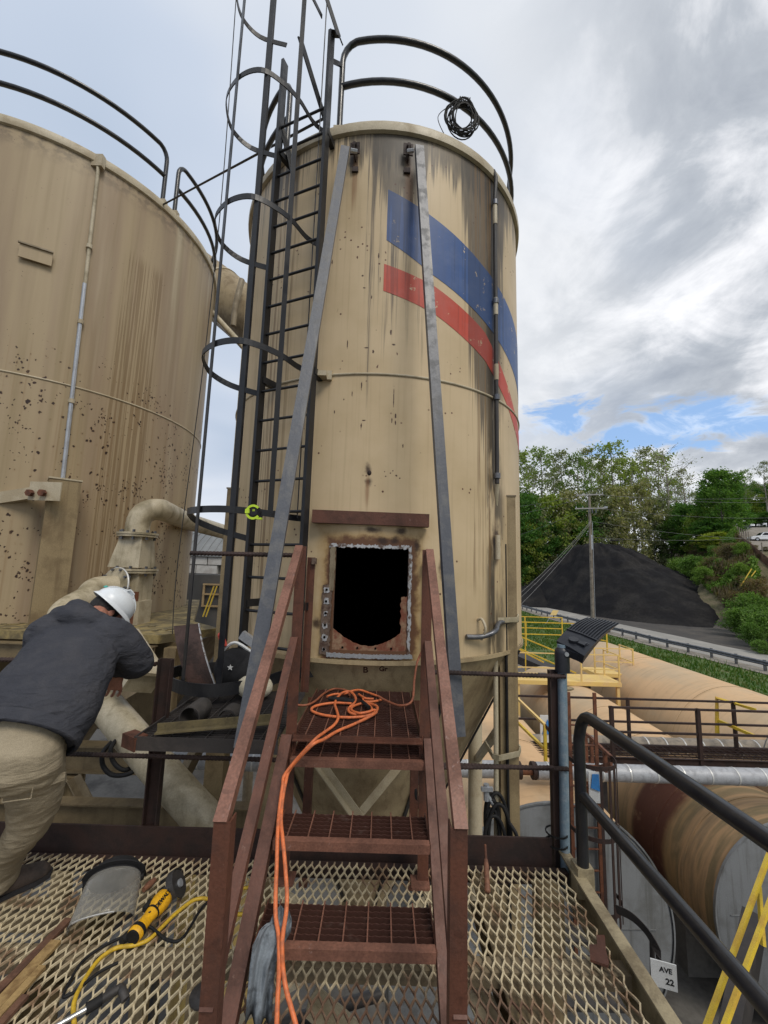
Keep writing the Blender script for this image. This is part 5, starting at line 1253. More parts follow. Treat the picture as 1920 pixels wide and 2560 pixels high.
def stair():
    t = thing('steel_stair', 'rust-brown steel stair with bar-grating treads and angle-iron rails leading up to the silo hatch', 'stair', ((XL+XR)/2, 2.0, DECK))
    def line(f, z0, z1, y0=2.47, y1=1.45): return y0+(y1-y0)*f, z0+(z1-z0)*f
    # landing
    b, r = grating(XL+.015, XR-.015, 2.47, 3.335, LAND, rod=.098); part('landing_bars', b, 'rust_grate', t, kind='stuff'); part('landing_rods', r, 'rust_primer_lit', t, kind='stuff')
    m = MB(); m.angle(V((XL, 2.46, LAND-.027)), V((XR, 2.46, LAND-.027)), .026, .006, 1, 1, Zv); part('landing_edge', m, 'rust_primer', t)
    for x in (XL, XR): m = MB(); m.bar(V((x, 2.46, LAND-.04)), V((x, 3.33, LAND-.04)), .006, .09); part('landing_side', m, 'rust_primer', t)
    # treads
    for (yf, z, dep, xl, xr) in ((2.395, -1.054, .27, XL+.005, XR+.02), (2.10, -1.283, .25, XL+.005, XR+.005), (1.85, -1.52, .24, XL+.005, XR+.005)):
        b, r = grating(xl, xr, yf+.03, yf+dep, z-.002, rod=.1); tr = part('tread', b, 'rust_grate', t); part('tread_rods', r, 'rust_primer_lit', tr)
        q = MB(); q.sweep([V((xl, yf, z-.04)), V((xr, yf, z-.04))], [(-.034, .034), (-.034, .04), (.004, .04), (.004, 0), (-.002, 0), (-.002, .034)]); nz = part('nosing', q, 'rust_primer_lit', tr)
        for x in (xl-.002, xr+.002): q = MB(); q.bar(V((x, yf, z-.03)), V((x, yf+dep, z-.03)), .006, .06); part('end_plate', q, 'rust_primer', tr)
    # stringers, mid rails and top rails: angle iron, flat leg uppermost
    for x, s in ((XL, -1), (XR, 1)):
        for nm, za, zb, up, mat in (('stringer', -.96, -1.915, .06, 'rust_primer'), ('mid_rail', -.42, -1.37, .043, 'rust_primer'), ('top_rail', .115, -.835, .045, 'rust_primer_lit')):
            if nm == 'stringer': A, B = V((x+s*.008, 2.47, LAND-.005)), V((x+s*.008, 1.62, DECK-.04))
            else: A, B = V((x+s*.004, 2.46, za)), V((x+s*.004, 1.448, zb))
            q = MB(); q.angle(A, B, up, .006, -1 if s > 0 else 1, -1, Zv); part(nm, q, mat, t)
        # posts: near one on the deck, far one at the landing, with feet
        q = MB(); q.angle(V((x-s*.008, 1.455, DECK)), V((x-s*.008, 1.455, -.84)), .056, .006, -s, 1, V((0, 1, 0))); part('near_post', q, 'rust_primer', t)
        q = MB(); q.angle(V((x+s*.045, 2.475, DECK)), V((x+s*.045, 2.475, .11)), .06, .006, s, 1, V((0, 1, 0))); ps = part('far_post', q, 'rust_primer', t)
        q = MB(); q.box((x, 2.47, DECK+.012), (.1, .1, .012)); part('foot_plate', q, 'rust_primer_lit', ps)
        q = MB(); q.box((x, 1.46, DECK+.012), (.12, .1, .012)); part('foot_plate', q, 'rust_primer_lit', t)
        q = MB(); q.angle(V((x, 3.28, DECK-.6)), V((x, 3.28, LAND-.05)), .06, .006, -s, 1, V((0, 1, 0))); part('back_leg', q, 'rust_primer', t)
paint('rust_grate', (.062, .027, .02), (.17, .12, .10), .35, 16, .55, lo=.55, hi=.72)
stair()
def ladder_platform():
    t = thing('ladder_platform', 'small dark grating platform at the foot of the caged ladder', 'platform', (-1, 2.8, LAND))
    b, r = grating(-1.30, -.56, 2.38, 3.28, LAND-.005, rod=.1, teeth=.05); part('grating_bars', b, 'steel_dark', t, kind='stuff'); part('grating_rods', r, 'steel_dark', t, kind='stuff')
    m = MB(); m.bar(V((-1.32, 2.37, LAND-.035)), V((-.54, 2.37, LAND-.035)), .01, .07); part('edge_bar', m, 'steel_dark', t)
    m = MB(); m.bar(V((-1.32, 2.37, LAND-.035)), V((-1.32, 3.3, LAND-.035)), .01, .07); part('edge_bar', m, 'steel_dark', t)
    m = MB(); m.angle(V((-1.31, 2.355, LAND-.005)), V((-1.42, 2.42, LAND-.005)), .07, .008, 1, -1); part('angle_stub', m, 'rust_primer', t)
    m = MB(); m.rebar(V((-1.18, 2.52, .05)), V((-.50, 2.50, .055)), .0135); part('rebar', m, 'rust_dark', t)
    m = MB(); m.bar(V((-.75, 3.1, LAND-.07)), V((-.75, 3.1, -2.6)), .1, .1, V((0, 1, 0))); part('post', m, 'tan_paint', t)
ladder_platform()
def platform_clutter():
    A, B = V((-1.22, 2.41, LAND+.012)), V((-.60, 2.50, LAND+.05)); m = MB(); m.angle(A, B, .045, .008, 1, 1); single('angle_iron', m, 'mud_steel', 'length of muddy yellow-brown angle iron lying on the ladder platform', 'angle iron')
    # the plate cut out of the hatch: bent to the silo's radius, edge burnt bright
    P0, P1, P2, P3 = atY(436, 1566, 3.30), atY(497, 1560, 3.30), atY(543, 1745, 3.12), atY(478, 1745, 3.10); P3.z = P2.z = LAND+.015
    t = thing('cut_plate', 'rusty curved plate cut from the hatch, leaning in the ladder cage', 'steel plate', (P2+P3)/2)
    vs = []; n = 8; nn = (P1-P0).cross(P3-P0).normalized(); nn = nn if nn.y < 0 else -nn
    for o in (0, .012):
        for i in range(n+1):
            f = i/n; L = P0.lerp(P3, f); Rr = P1.lerp(P2, f); bow = nn*(.05*sin(pi*f))
            for j in range(5): vs.append(L.lerp(Rr, j/4)+bow+nn*o)
    N = 5*(n+1); fs = []
    for i in range(n):
        for j in range(4): a = i*5+j; fs += [(a, a+1, a+6, a+5), (N+a+5, N+a+6, N+a+1, N+a)]
        fs += [(i*5+4, (i+1)*5+4, N+(i+1)*5+4, N+i*5+4), (i*5, N+i*5, N+(i+1)*5, (i+1)*5)]
    fs += [tuple(range(5))+tuple(N+k for k in range(4, -1, -1)), tuple(n*5+k for k in range(4, -1, -1))+tuple(N+n*5+k for k in range(5))]
    m = MB(); m.add(vs, fs); part('plate', m, 'cut_steel', t, 30)
    m = MB(); m.strap([P1.lerp(P2, i/n)+nn*(.05*sin(pi*i/n)+.006)+V((.004, 0, 0)) for i in range(n+1)], .007, .016, nn); part('burnt_edge', m, 'torn_metal', t)
    c = V((-1.10, 2.58, LAND+.035)); m = MB(); m.lathe(c+V((0, -.06, .015)), [(.055, 0), (.06, 0), (.06, .18), (.055, .18), (.055, 0)], 20, axis='Y'); single('pipe_offcut', m, 'soot_steel', 'short open pipe offcut lying on the ladder platform', 'pipe offcut', None, 40)
    c = V((-.90, 2.62, LAND+.03)); m = MB(); m.lathe(c+V((0, -.05, .0)), [(.05, 0), (.056, 0), (.056, .12), (.05, .12), (.05, 0)], 18, a0=.3, a1=pi-.2, axis='Y'); single('curved_offcut', m, 'soot_steel', 'curled strip of steel lying beside the pipe offcut', 'steel offcut', None, 40)
    c = atY(592, 1665, 3.2); c.z = LAND+.16
    t = thing('tool_bag', 'black tool bag with a white star standing in the ladder cage', 'bag', c-Zv*.16); m = MB(); m.ball(c, (.17, .13, .16), 9); part('bag', m, 'cloth_black', t, 60)
    st = [c+V((.0+  .022*(1 if k % 2 == 0 else .4)*sin(k*pi/5), -.135, .045+.022*(1 if k % 2 == 0 else .4)*cos(k*pi/5))) for k in range(10)]; m = MB(); m.poly(st, .006, V((0, -1, 0))); part('star', m, 'white_print', t)
    m = MB(); m.tube(smoothpath([c+V((-.12, 0, .12)), c+V((-.02, -.03, .2)), c+V((.1, 0, .13))], 5), .012, 6); part('strap', m, 'white_print', t, 60)
    c2 = c+V((-.02, .02, .19)); m = MB(); m.box(c2+V((-.09, -.05, .02)), (.035, .03, .09), V((.9, 0, .4)).normalized(), V((0, 1, 0)), V((-.4, 0, .9)).normalized()); m.ball(c2+V((-.11, -.05, .06)), .022, 5); single('red_grip', m, 'red_plastic', 'red plastic tool grip sticking up from the black bag', 'tool', None, 50)
    m = MB(); m.box(c2+V((.10, .0, .02)), (.16, .05, .06), V((.8, 0, -.5)).normalized(), V((0, 1, 0)), V((.5, 0, .8)).normalized()); single('clamp_tool', m, 'galv_light', 'bright metal clamp lying on top of the black bag', 'tool')
    m = MB(); m.ball(V((c.x+.19, c.y-.16, LAND+.085)), (.13, .09, .085), 9); single('cream_bag', m, 'cloth_cream', 'soft cream bag slumped beside the black tool bag', 'bag', None, 60)
platform_clutter()

# ------------------------------------------------------------------ right side: tanks, walkway, pipes
def tank(label, x, z, R, y0, y1, mat, name='storage_tank', endmat='tank_grey', seams=(), end_band=True):
    t = thing(name, label, 'tank', (x, y0, YARD)); c = V((x, 0, z))
    o = V((x, y0, z))
    prof = [(R, 0), (R, .03)]+[(R, (y1-y0)*k/12) for k in range(1, 12)]+[(R, y1-y0)]+[(R*cos(RAD(a)), y1-y0+R*.42*sin(RAD(a))) for a in (15, 30, 45, 60, 75, 89)]
    m = MB(); m.lathe(o, prof, 80, axis='Y'); sh = part('shell', m, mat, t, 40)
    m = MB(); m.lathe(o, [(.001, -.02), (R*.97, -.02), (R*1.0, 0), (R, .05)], 80, axis='Y'); e = part('end_plate', m, endmat, t, 40)
    m = MB(); m.lathe(o, [(R+.005, -.03), (R+.03, -.03), (R+.03, .02), (R+.005, .02)], 80, axis='Y'); part('end_flange', m, endmat, t, 40)
    for y in seams:
        m = MB(); m.lathe(V((x, y, z)), [(R, -.03), (R+.012, -.03), (R+.012, .03), (R, .03)], 80, axis='Y'); part('seam_ring', m, mat, t, 40)
    for y in (y0+1.2, y1-1.2):
        m = MB(); m.box((x, y, (YARD+z-R*.6)/2), (R*1.7, .3, z-R*.6-YARD)); part('saddle', m, 'concrete', t)
    m = MB(); m.box((x, y0-.028, z+R*.02), (R*1.7, .012, .012)); part('weld_line', m, endmat, t)
    return t
TA = tank('nearest dusty tan horizontal tank with a grey end plate, beside the deck', 2.83, -5.38, 1.75, 7.0, 17.0, 'tank_orange', seams=(9.5, 12, 14.5))
TB = tank('horizontal tank with a dark red stained hoop near its grey end', 6.95, -5.40, 1.42, 7.35, 18.0, 'tank_striped', seams=(8.1, 8.9, 11, 13, 15.5))
TC = tank('farthest dusty tan horizontal tank, next to the grass slope', 10.7, -5.25, 1.95, 5.0, 20.5, 'tank_orange', seams=(9, 13, 17))
def tank_fittings():
    for px, py in ((1672, 1697), (1695, 1708), (1490, 1722)):
        d = ray(px, py); 
        # on the crown of the striped tank
        t_ = (-5.40+1.42)/d.z; p = d*t_; m = MB(); m.disc(V((6.6, min(17, p.y), -5.40+1.42+.01-.03)), .16, (0, 0, 1), 14, .05); single('manhole_cover', m, 'kerb_tan', 'round manhole cover on the crown of the red-hooped tank', 'manhole cover', 'manhole covers on the tank')
tank_fittings()
def catwalk():
    y0, y1, z = 8.95, 9.55, -3.76; xa, xb = 2.6, 13; t = thing('catwalk', 'long rust-brown steel catwalk with double rails crossing over the tanks', 'catwalk', (6, 9.2, z))
    for y in (y0, y1): m = MB(); m.channel(V((xa, y, z-.02)), V((xb, y, z-.02)), .13, .05, .008, V((0, -1 if y == y0 else 1, 0))); part('side_channel', m, 'rust_dark', t)
    m = MB()
    for k in range(5): m.bar(V((xa, y0+.07+.115*k, z+.04)), V((xb, y0+.07+.115*k, z+.04)), .006, .025)
    for k in range(70): m.bar(V((xa+.15*k, y0+.02, z+.045)), V((xa+.15*k, y1-.02, z+.045)), .008, .012)
    part('walk_grating', m, 'rust_dark', t, kind='stuff')
    for y, dz in ((y0, 1.0), (y1, 1.0)):
        for h in (.52, 1.0):
            m = MB(); m.bar(V((xa+(.0 if y == y1 else 2.2), y, z+h*dz)), V((xb, y, z+h*dz)), .04, .04); part('rail', m, 'rust_dark', t)
        for x in ((3.0, 5.55, 7.9, 10.4, 12.8) if y == y1 else (4.85, 6.65, 9.0, 11.6)):
            m = MB(); m.bar(V((x, y, z-.1)), V((x, y, z+1.02)), .07 if y == y0 else .05, .07, V((0, 1, 0))); part('post', m, 'rust_dark', t)
    for x in (4.9, 9.0, 12.7):
        m = MB(); m.bar(V((x, 9.5, YARD)), V((x, 9.5, z-.1)), .12, .12, V((0, 1, 0))); part('leg', m, 'steel_dark', t)
    # short arm of the walkway that runs back to the caged ladder
    A, B, D = atY(1440, 1818, 8.2), atY(1478, 1845, 7.6), atY(1528, 1893, 6.75)
    for dz in (0, -.5):
        m = MB(); m.strap([A+Zv*dz, B+Zv*dz, D+Zv*dz*.2], .04, .05); part('rail', m, 'rust_orange', t)
    for p, L in ((B, 1.4), (atY(1512, 1880, 7.0), .3), (atY(1464, 1840, 7.9), 1.1)):
        m = MB(); m.bar(p, p-Zv*L, .05, .05, V((0, 1, 0))); part('post', m, 'rust_orange', t)
catwalk()
def cage2():
    c = atY(1484, 1902, 6.62); t = thing('cage_ladder', 'narrow rusty caged ladder dropping from the catwalk in front of the grey tank end', 'ladder', (c.x, 6.62, YARD+.8))
    cc = V((c.x, 6.70, 0))
    for z, a0, a1 in ((c.z, -190, 20), (c.z-.96, -190, 20), (c.z-1.92, -190, 20)):
        P = [cc+V((.34*cos(RAD(a)), .34*sin(RAD(a)), z)) for a in range(a0, a1, 10)]; m = MB(); m.strap(P, .008, .06); part('hoop', m, 'rust_dark', t)
    for a in (-185, -140, -95, -72, -55, -35, -5):
        p = cc+V((.34*cos(RAD(a)), .34*sin(RAD(a)), 0)); m = MB(); m.bar(p+Zv*(c.z-2.1), p+Zv*(c.z+.02), .04, .01, V((cos(RAD(a)), sin(RAD(a)), 0))); part('cage_bar', m, 'rust_dark', t)
    for x in (-.22, .2):
        m = MB(); m.bar(cc+V((x, .22, c.z-3.3)), cc+V((x, .22, c.z+.9)), .05, .03, V((0, 1, 0))); part('rail', m, 'rust_orange', t)
    z = c.z-3.2
    while z < c.z+.4: m = MB(); m.tube([cc+V((-.22, .22, z)), cc+V((.2, .22, z))], .014, 6); part('rung', m, 'rust_orange', t); z += .3
    # lower, larger hoop
    P = [atY(1540, 2272, 6.3), atY(1580, 2292, 6.1), atY(1618, 2330, 5.9), atY(1642, 2375, 5.8), atY(1650, 2425, 5.8)]; m = MB(); m.strap(smoothpath(P, 4), .012, .10); part('guide_hoop', m, 'steel_dark', t)
    m = MB(); m.bar(atY(1630, 2350, 5.9), atY(1632, 2480, 5.95), .03, .06); part('stay', m, 'steel_dark', t)
cage2()
def pipes():
    t = thing('insulated_pipe', 'silver-clad insulated pipe with bright bands running level below the catwalk', 'pipe', (3, 7.5, -3.6)); z, y, r = -3.40, 7.55, .135
    for a, b in ((-6, 2.15), (2.75, 14)):
        m = MB(); m.tube([V((a, y, z)), V((b, y, z))], r, 24); part('cladding', m, 'insulation', t, 50)
    m = MB(); m.tube([V((2.1, y, z)), V((2.8, y, z))], .075, 14); part('bare_pipe', m, 'rust_orange', t, 50)
    for x in (2.2, 2.45, 2.7): m = MB(); m.tube([V((x-.03, y, z)), V((x+.03, y, z))], .14, 16); part('flange', m, 'rust_dark', t, 40)
    x = -5.8
    while x < 13.5:
        if not 2.0 < x < 2.85: m = MB(); m.tube([V((x-.012, y, z)), V((x+.012, y, z))], r+.006, 24); part('band', m, 'band_white', t, 50)
        x += .46
    for x in (.9, 11.5): m = MB(); m.bar(V((x, y, YARD)), V((x, y, z-r)), .1, .1, V((0, 1, 0))); part('support_post', m, 'steel_dark', t)
    t = thing('lagged_pipe', 'dust-covered lagged pipe with an elbow and wire hoops along the catwalk', 'pipe', (6, 9.9, -3.6)); y = 10.0
    A = atY(1335, 1868, y); E = atY(1322, 1925, y); z = atY(1500, 1862, y).z
    m = MB(); m.tube(smoothpath([V((A.x-.15, y, z-.65)), V((A.x-.14, y, z-.3)), V((A.x-.02, y, z-.07)), V((A.x+.3, y, z)), V((A.x+3, y, z)), V((8.7, y, z))], 5), .19, 20); part('lagging', m, 'insulation_dusty', t, 50)
    m = MB(); m.tube([V((8.7, y, z)), V((14, y, z+.02))], .2, 20); part('lagging', m, 'insulation_dusty', t, 50)
    for k in range(22):
        x = A.x+1.3+k*.42; q = MB(); q.lathe(V((x, y, z)), [(.193, -.015), (.199, -.015), (.199, .015), (.193, .015), (.193, -.015)], 20, axis='X'); part('wire_hoop', q, 'band_white', t)
    m = MB(); m.tube([V((A.x-.15, y, z-1.3)), V((A.x-.15, y, z-.6))], .12, 14); part('valve_body', m, 'steel_dark', t, 40)
    for zz in (-.62, -.8): m = MB(); m.tube([V((A.x-.15, y, z+zz)), V((A.x-.15, y, z+zz+.05))], .23, 16); part('flange', m, 'soot_steel', t, 40)
    m = MB(); m.tube([V((A.x-.8, y-.2, z-.2)), V((A.x-.2, y-.25, z-.15))], .025, 8); m.tube([V((A.x-.8, y-.2, z-.5)), V((A.x-.8, y-.2, z+.3))], .03, 8); part('valve_lever', m, 'rust_dark', t)
    m = MB(); m.tube([V((9.0, y-.25, z-.35)), V((9.0, y-.25, z+.05))], .16, 14); m.tube([V((8.6, y-.25, z-.3)), V((9.6, y-.25, z-.3))], .05, 10); part('valve_body', m, 'insulation_dusty', t, 40)
    m = MB(); m.tube(smoothpath([V((8.5, y-.3, z-.3)), V((8.7, y-.35, z+.4)), V((9.2, y-.3, z+.5)), V((9.5, y-.2, z))], 6), .012, 5); part('wire_loop', m, 'wire_grey', t, 60)
pipes()
def yellow_stair():
    t = thing('tank_stair', 'steep yellow-railed stair running down over the nearest tank', 'stair', (2.7, 8.5, -3.7)); Y2 = 7.5
    a, b = atY(1262, 1716, 9.7), atY(1362, 1812, 7.9); c0, c1 = atY(1262, 1775, 9.7), atY(1360, 1870, 7.9); s0, s1 = atY(1262, 1860, 9.7), atY(1363, 1992, 7.9)
    for nm, A, B, w, mat in (('top_rail', a, b, .045, 'yellow_dusty'), ('mid_rail', c0, c1, .045, 'yellow_paint'), ('stringer', s0, s1, .13, 'yellow_paint')):
        m = MB(); m.bar(A, B, .045, w); part(nm, m, mat, t)
    m = MB(); m.bar(b, atY(1366, 2006, 7.9), .05, .05, V((0, 1, 0))); part('post', m, 'yellow_paint', t)
    m = MB(); m.strap([b, atY(1382, 1838, 7.85), atY(1398, 1860, 7.8)], .045, .045); part('rail_end', m, 'rust_dark', t)
    for k in range(5):
        p = s0.lerp(s1, .1+.2*k); m = MB(); m.box(p+V((.3, 0, .02)), (.6, .24, .03)); part('tread', m, 'steel_dark', t)
    m = MB(); m.bar(s0+V((.6, 0, 0)), s1+V((.6, 0, 0)), .045, .13); part('stringer', m, 'rust_dark', t)
    m = MB(); m.box(atY(1366, 2010, 7.9), (.3, .2, .03)); part('foot_plate', m, 'rust_orange', t)
    m = MB(); m.tube(smoothpath([atY(1375, 2010, 7.6), atY(1380, 1975, 7.6), atY(1392, 1965, 7.6), atY(1398, 2005, 7.6)], 5), .045, 8); part('vent_loop', m, 'pipe_cream', t, 60)
yellow_stair()
def yellow_platform():
    z = -4.05; t = thing('tank_platform', 'dusty yellow railed platform standing over the far ends of the tanks', 'platform', (6.5, 16.6, z)); 
    z = -3.9
    def rail(t, pts, hs=(.5, 1.0), post=True, mat='yellow_dusty'):
        for h in hs:
            m = MB(); m.strap([V(p)+Zv*h for p in pts], .036, .036); part('rail', m, mat, t)
        for p in pts: m = MB(); m.bar(V(p), V(p)+Zv*1.02, .045, .045, V((0, 1, 0))); part('post', m, mat, t)
    for nm, (xa, xb, ya, yb) in (('deck_plate', (4.85, 8.6, 15.1, 16.2)), ('deck_plate', (8.3, 9.9, 16.4, 17.4))):
        m = MB(); m.box(((xa+xb)/2, (ya+yb)/2, z), (xb-xa, yb-ya, .14)); part(nm, m, 'yellow_dusty', t)
    rail(t, [(4.9, 15.15, z), (6.6, 15.15, z)]); rail(t, [(4.9, 15.15, z), (4.9, 16.15, z)]); rail(t, [(7.2, 15.15, z), (8.55, 15.15, z), (8.55, 16.15, z)]); rail(t, [(8.35, 16.45, z), (9.85, 16.45, z), (9.85, 17.35, z)])
    z2 = z+.3
    for pts in ([(4.6, 18.2, z2+.4), (6.3, 18.2, z2+.4), (8.6, 18.2, z2+.4), (9.8, 18.2, z2+.2)], [(3.9, 19.4, z2+.5), (6.0, 19.4, z2+.5), (8.4, 19.4, z2+.5)]):
        rail(t, pts, mat='yellow_paint')
    for A, B in (((4.7, 18.1, z+1.6), (7.5, 16.2, z+.6)), ((4.7, 18.1, z+1.1), (7.5, 16.2, z+.1)), ((4.2, 17.4, z+1.4), (6.2, 16, z+.5)), ((4.9, 18.2, z+.2), (4.9, 18.2, z+1.7)), ((6.3, 18.3, z-1.4), (6.3, 18.3, z+1.9))):
        m = MB(); m.bar(V(A), V(B), .04, .045); part('stair_rail', m, 'yellow_paint', t)
    for x, y in ((4.95, 15.2), (8.5, 15.2), (4.95, 16.1), (9.8, 16.5)): m = MB(); m.bar(V((x, y, -7.2)), V((x, y, z)), .1, .1, V((0, 1, 0))); part('leg', m, 'yellow_dusty', t)
    # dark conveyor stair behind it
    m = MB(); m.bar(V((3.2, 23, -3.0)), V((9.5, 17.8, -5.0)), .9, .35); single('conveyor', m, 'steel_dark', 'dark inclined conveyor trough behind the yellow platform', 'conveyor')
    p = MB(); p.box((6.0, 15.6, z+.13), (.3, .2, .14)); p.tube([V((5.7, 15.6, z+.14)), V((5.3, 15.5, z+.16))], .05, 8); single('grey_bundle', p, 'galv_dark', 'small grey bundle left on the yellow platform floor', 'bundle')
    t2 = thing('catwalk_gate', 'yellow gate rail at the right end of the catwalk', 'railing', (9.9, 9.4, -3.6)); A, B, D, E = atY(1792, 1745, 9.8), atY(1890, 1775, 9.2), atY(1793, 1835, 9.8), atY(1886, 1840, 9.2)
    m = MB(); m.strap([D, A, B], .06, .06, V((0, 1, 0))); part('rail', m, 'yellow_paint', t2)
    m = MB(); m.bar(atY(1793, 1800, 9.8), E, .06, .06); part('rail', m, 'yellow_paint', t2)
yellow_platform()
def near_yellow_stair():
    t = thing('yard_stair', 'yellow handrails of a stair going down at the lower right corner', 'stair', (3.2, 4.4, YARD))
    L = [((1768, 2560), (1925, 2130), 4.2, 4.9), ((1808, 2575), (1960, 2160), 4.0, 4.7)]
    for (p, q, Ya, Yb) in L:
        a, b = atY(p[0], p[1], Ya), atY(q[0], q[1], Yb); m = MB(); m.bar(a+(a-b)*.5, b+(b-a)*.6, .036, .036, V((0, 1, 0))); part('rail', m, 'yellow_paint', t)
    a, b = atY(1897, 2215, 4.75), atY(1908, 2365, 4.6); m = MB(); m.bar(a, b, .034, .034, V((0, 1, 0))); part('post', m, 'yellow_paint', t)
    a, b = atY(1885, 2300, 5.2), atY(1830, 2600, 4.6); m = MB(); m.bar(a, b, .16, .3); part('stringer', m, 'steel_dark', t)
    for k in range(6):
        m = MB(); m.box((2.65+.03*k, 4.7+.30*k, -5.35+.10*k), (.9, .24, .05)); part('tread', m, 'soot_steel', t)
near_yellow_stair()
def signs():
    c = atY(1662, 2438, 5.35); t = thing('white_sign', 'white notice with black capitals by the grey tank end, half behind the deck edge', 'sign', c-Zv*.2)
    X = V((.93, -.30, 0)).normalized(); N = V((-.30, -.93, .0)).normalized(); m = MB(); m.box(c-X*.01, (.26, .012, .27), X, N, Zv); part('panel', m, 'white_print', t)
    M4 = basis(c+N*.009+Zv*.055+X*.01, X, Zv, N); text('lettering', 'AVE', .072, M4, 'black_print', t)
    M4 = basis(c+N*.009-Zv*.055+X*.045, X, Zv, N); text('lettering', '22', .085, M4, 'black_print', t)
    c = atZ(1318, 2490, -3.4); t = thing('yellow_sign', 'small yellow label seen through the deck mesh', 'sign', c-Zv*.1); N = V((-.2, -.6, .75)).normalized(); X = V((.95, -.3, 0)).normalized(); X = (X-N*X.dot(N)).normalized(); U = N.cross(X)
    m = MB(); m.box(c, (.18, .2, .01), X, U, N); part('panel', m, 'yellow_paint', t); text('lettering', 'VOID', .07, basis(c+N*.007, X, U, N), 'black_print', t)
    # blue and white decal on the striped tank
    c = atY(1368, 1822, 9.3); t = thing('tank_label', 'blue and white label plate fixed behind the lagged pipe', 'label plate', c); m = MB(); m.box(c, (.3, .02, .55)); part('panel', m, 'white_print', t); q = MB(); q.poly([c+V((-.12, -.02, -.1)), c+V((.12, -.02, -.1)), c+V((0, -.02, .2))], .01, V((0, -1, 0))); part('emblem', q, 'blue_print', t)
    c = atY(1488, 1968, 6.9); t = thing('tank_label', 'blue and white label plate on top of the grey tank end', 'label plate', c); m = MB(); m.box(c, (.2, .02, .45)); part('panel', m, 'white_print', t); q = MB(); q.poly([c+V((-.08, -.02, .0)), c+V((.06, -.02, -.05)), c+V((.05, -.02, .2)), c+V((-.05, -.02, .2))], .01, V((0, -1, 0))); part('emblem', q, 'blue_print', t)
paint('blue_print', (.05, .22, .55), None, .3, 9, .5, bump=0)
signs()
def solar_light():
    Y = 2.70; b = atY(1412, 2150, Y); t = thing('solar_light', 'black solar street light on a blue-grey conduit pole strapped to the brown post', 'lamp', (b.x, Y, DECK-.1))
    top_ = atY(1406, 1672, Y); m = MB(); m.tube([V((b.x, Y, DECK-.15)), V((top_.x, Y, top_.z+.15))], .028, 16); part('pole', m, 'conduit_blue', t, 50)
    for py in (2088, 2115): p = atY(1405, py, Y-.02); q = MB(); q.lathe(V((p.x-.02, Y+.01, p.z)), [(.06, -.004), (.066, -.004), (.066, .004), (.06, .004)], 16); part('cable_tie', q, 'rubber_black', t)
    s0 = atY(1406, 1680, Y); s1 = atY(1403, 1632, Y); m = MB(); m.tube([V((top_.x, Y, s0.z)), V((top_.x, Y, s1.z))], .045, 18); m.ball(V((top_.x, Y, s1.z)), (.045, .045, .045), 8); part('socket', m, 'solar_black', t, 50)
    q = MB(); q.tube([V((top_.x+.01, Y-.05, s1.z+.0)), V((top_.x+.01, Y-.035, s1.z))], .014, 8); part('bolt', q, 'galv_light', t)
    # head: slightly bowed slab with cooling fins on its upper side, tipped up towards the road
    NL, NR, FL, FR = atY(1391, 1602, 2.72), atY(1461, 1640, 2.58), atY(1466, 1545, 2.98), atY(1550, 1559, 2.84)
    T = ((FL-NL)+(FR-NR)).normalized(); W = ((NR-NL)+(FR-FL)); W = (W-T*W.dot(T)).normalized(); N = W.cross(T).normalized(); N = N if N.z > 0 else -N
    n = 12; vs = []
    def top(f, g): return NL.lerp(FL, f).lerp(NR.lerp(FR, f), g)+N*(.030*sin(pi*f)+.006*sin(pi*g))
    for i in range(n+1):
        f = i/n; th = .052*(1-f)**.8+.010
        for g in (0, .5, 1): vs.append(top(f, g))
        for g in (.94, .5, .06): vs.append(top(f, g)-N*th)
    fs = [tuple(range(6)), tuple(6*n+k for k in range(5, -1, -1))]
    for i in range(n):
        for k in range(6): fs.append((6*i+k, 6*i+(k+1) % 6, 6*i+6+(k+1) % 6, 6*i+6+k))
    m = MB(); m.add(vs, fs); hd = part('head', m, 'solar_black', t, 25)
    for k in range(11):
        g = .05+.9*k/10; P = [top(i/n, g)+N*.004 for i in range(4, n+1)]; q = MB(); q.strap(P, .005, .007, N); part('fin', q, 'solar_black', hd)
    q = MB(); q.strap([top(.325, g)+N*.003 for g in (0, .25, .5, .75, 1)], .008, .010, N); part('fin', q, 'solar_black', hd)
    q = MB(); c = top(.14, .45); q.tube([c-N*.01, c+N*.014], .030, 16); q.box(c+W*.045+N*.002, (.06, .03, .012), W, T, N); part('sensor', q, 'solar_black', hd, 40)
    q = MB(); c = top(.18, .8)+N*.002; q.box(c, (.035, .004, .003), W, T, N); q.box(c+T*.014, (.035, .004, .003), W, T, N); part('mark', q, 'galv_dark', hd)
    m = MB(); c = top(.08, .55)-N*.05; m.box(c, (.10, .09, .05), W, T, N); m.bar(c, V((top_.x, Y, s1.z)), .05, .05); part('bracket', m, 'solar_black', t)
solar_light()
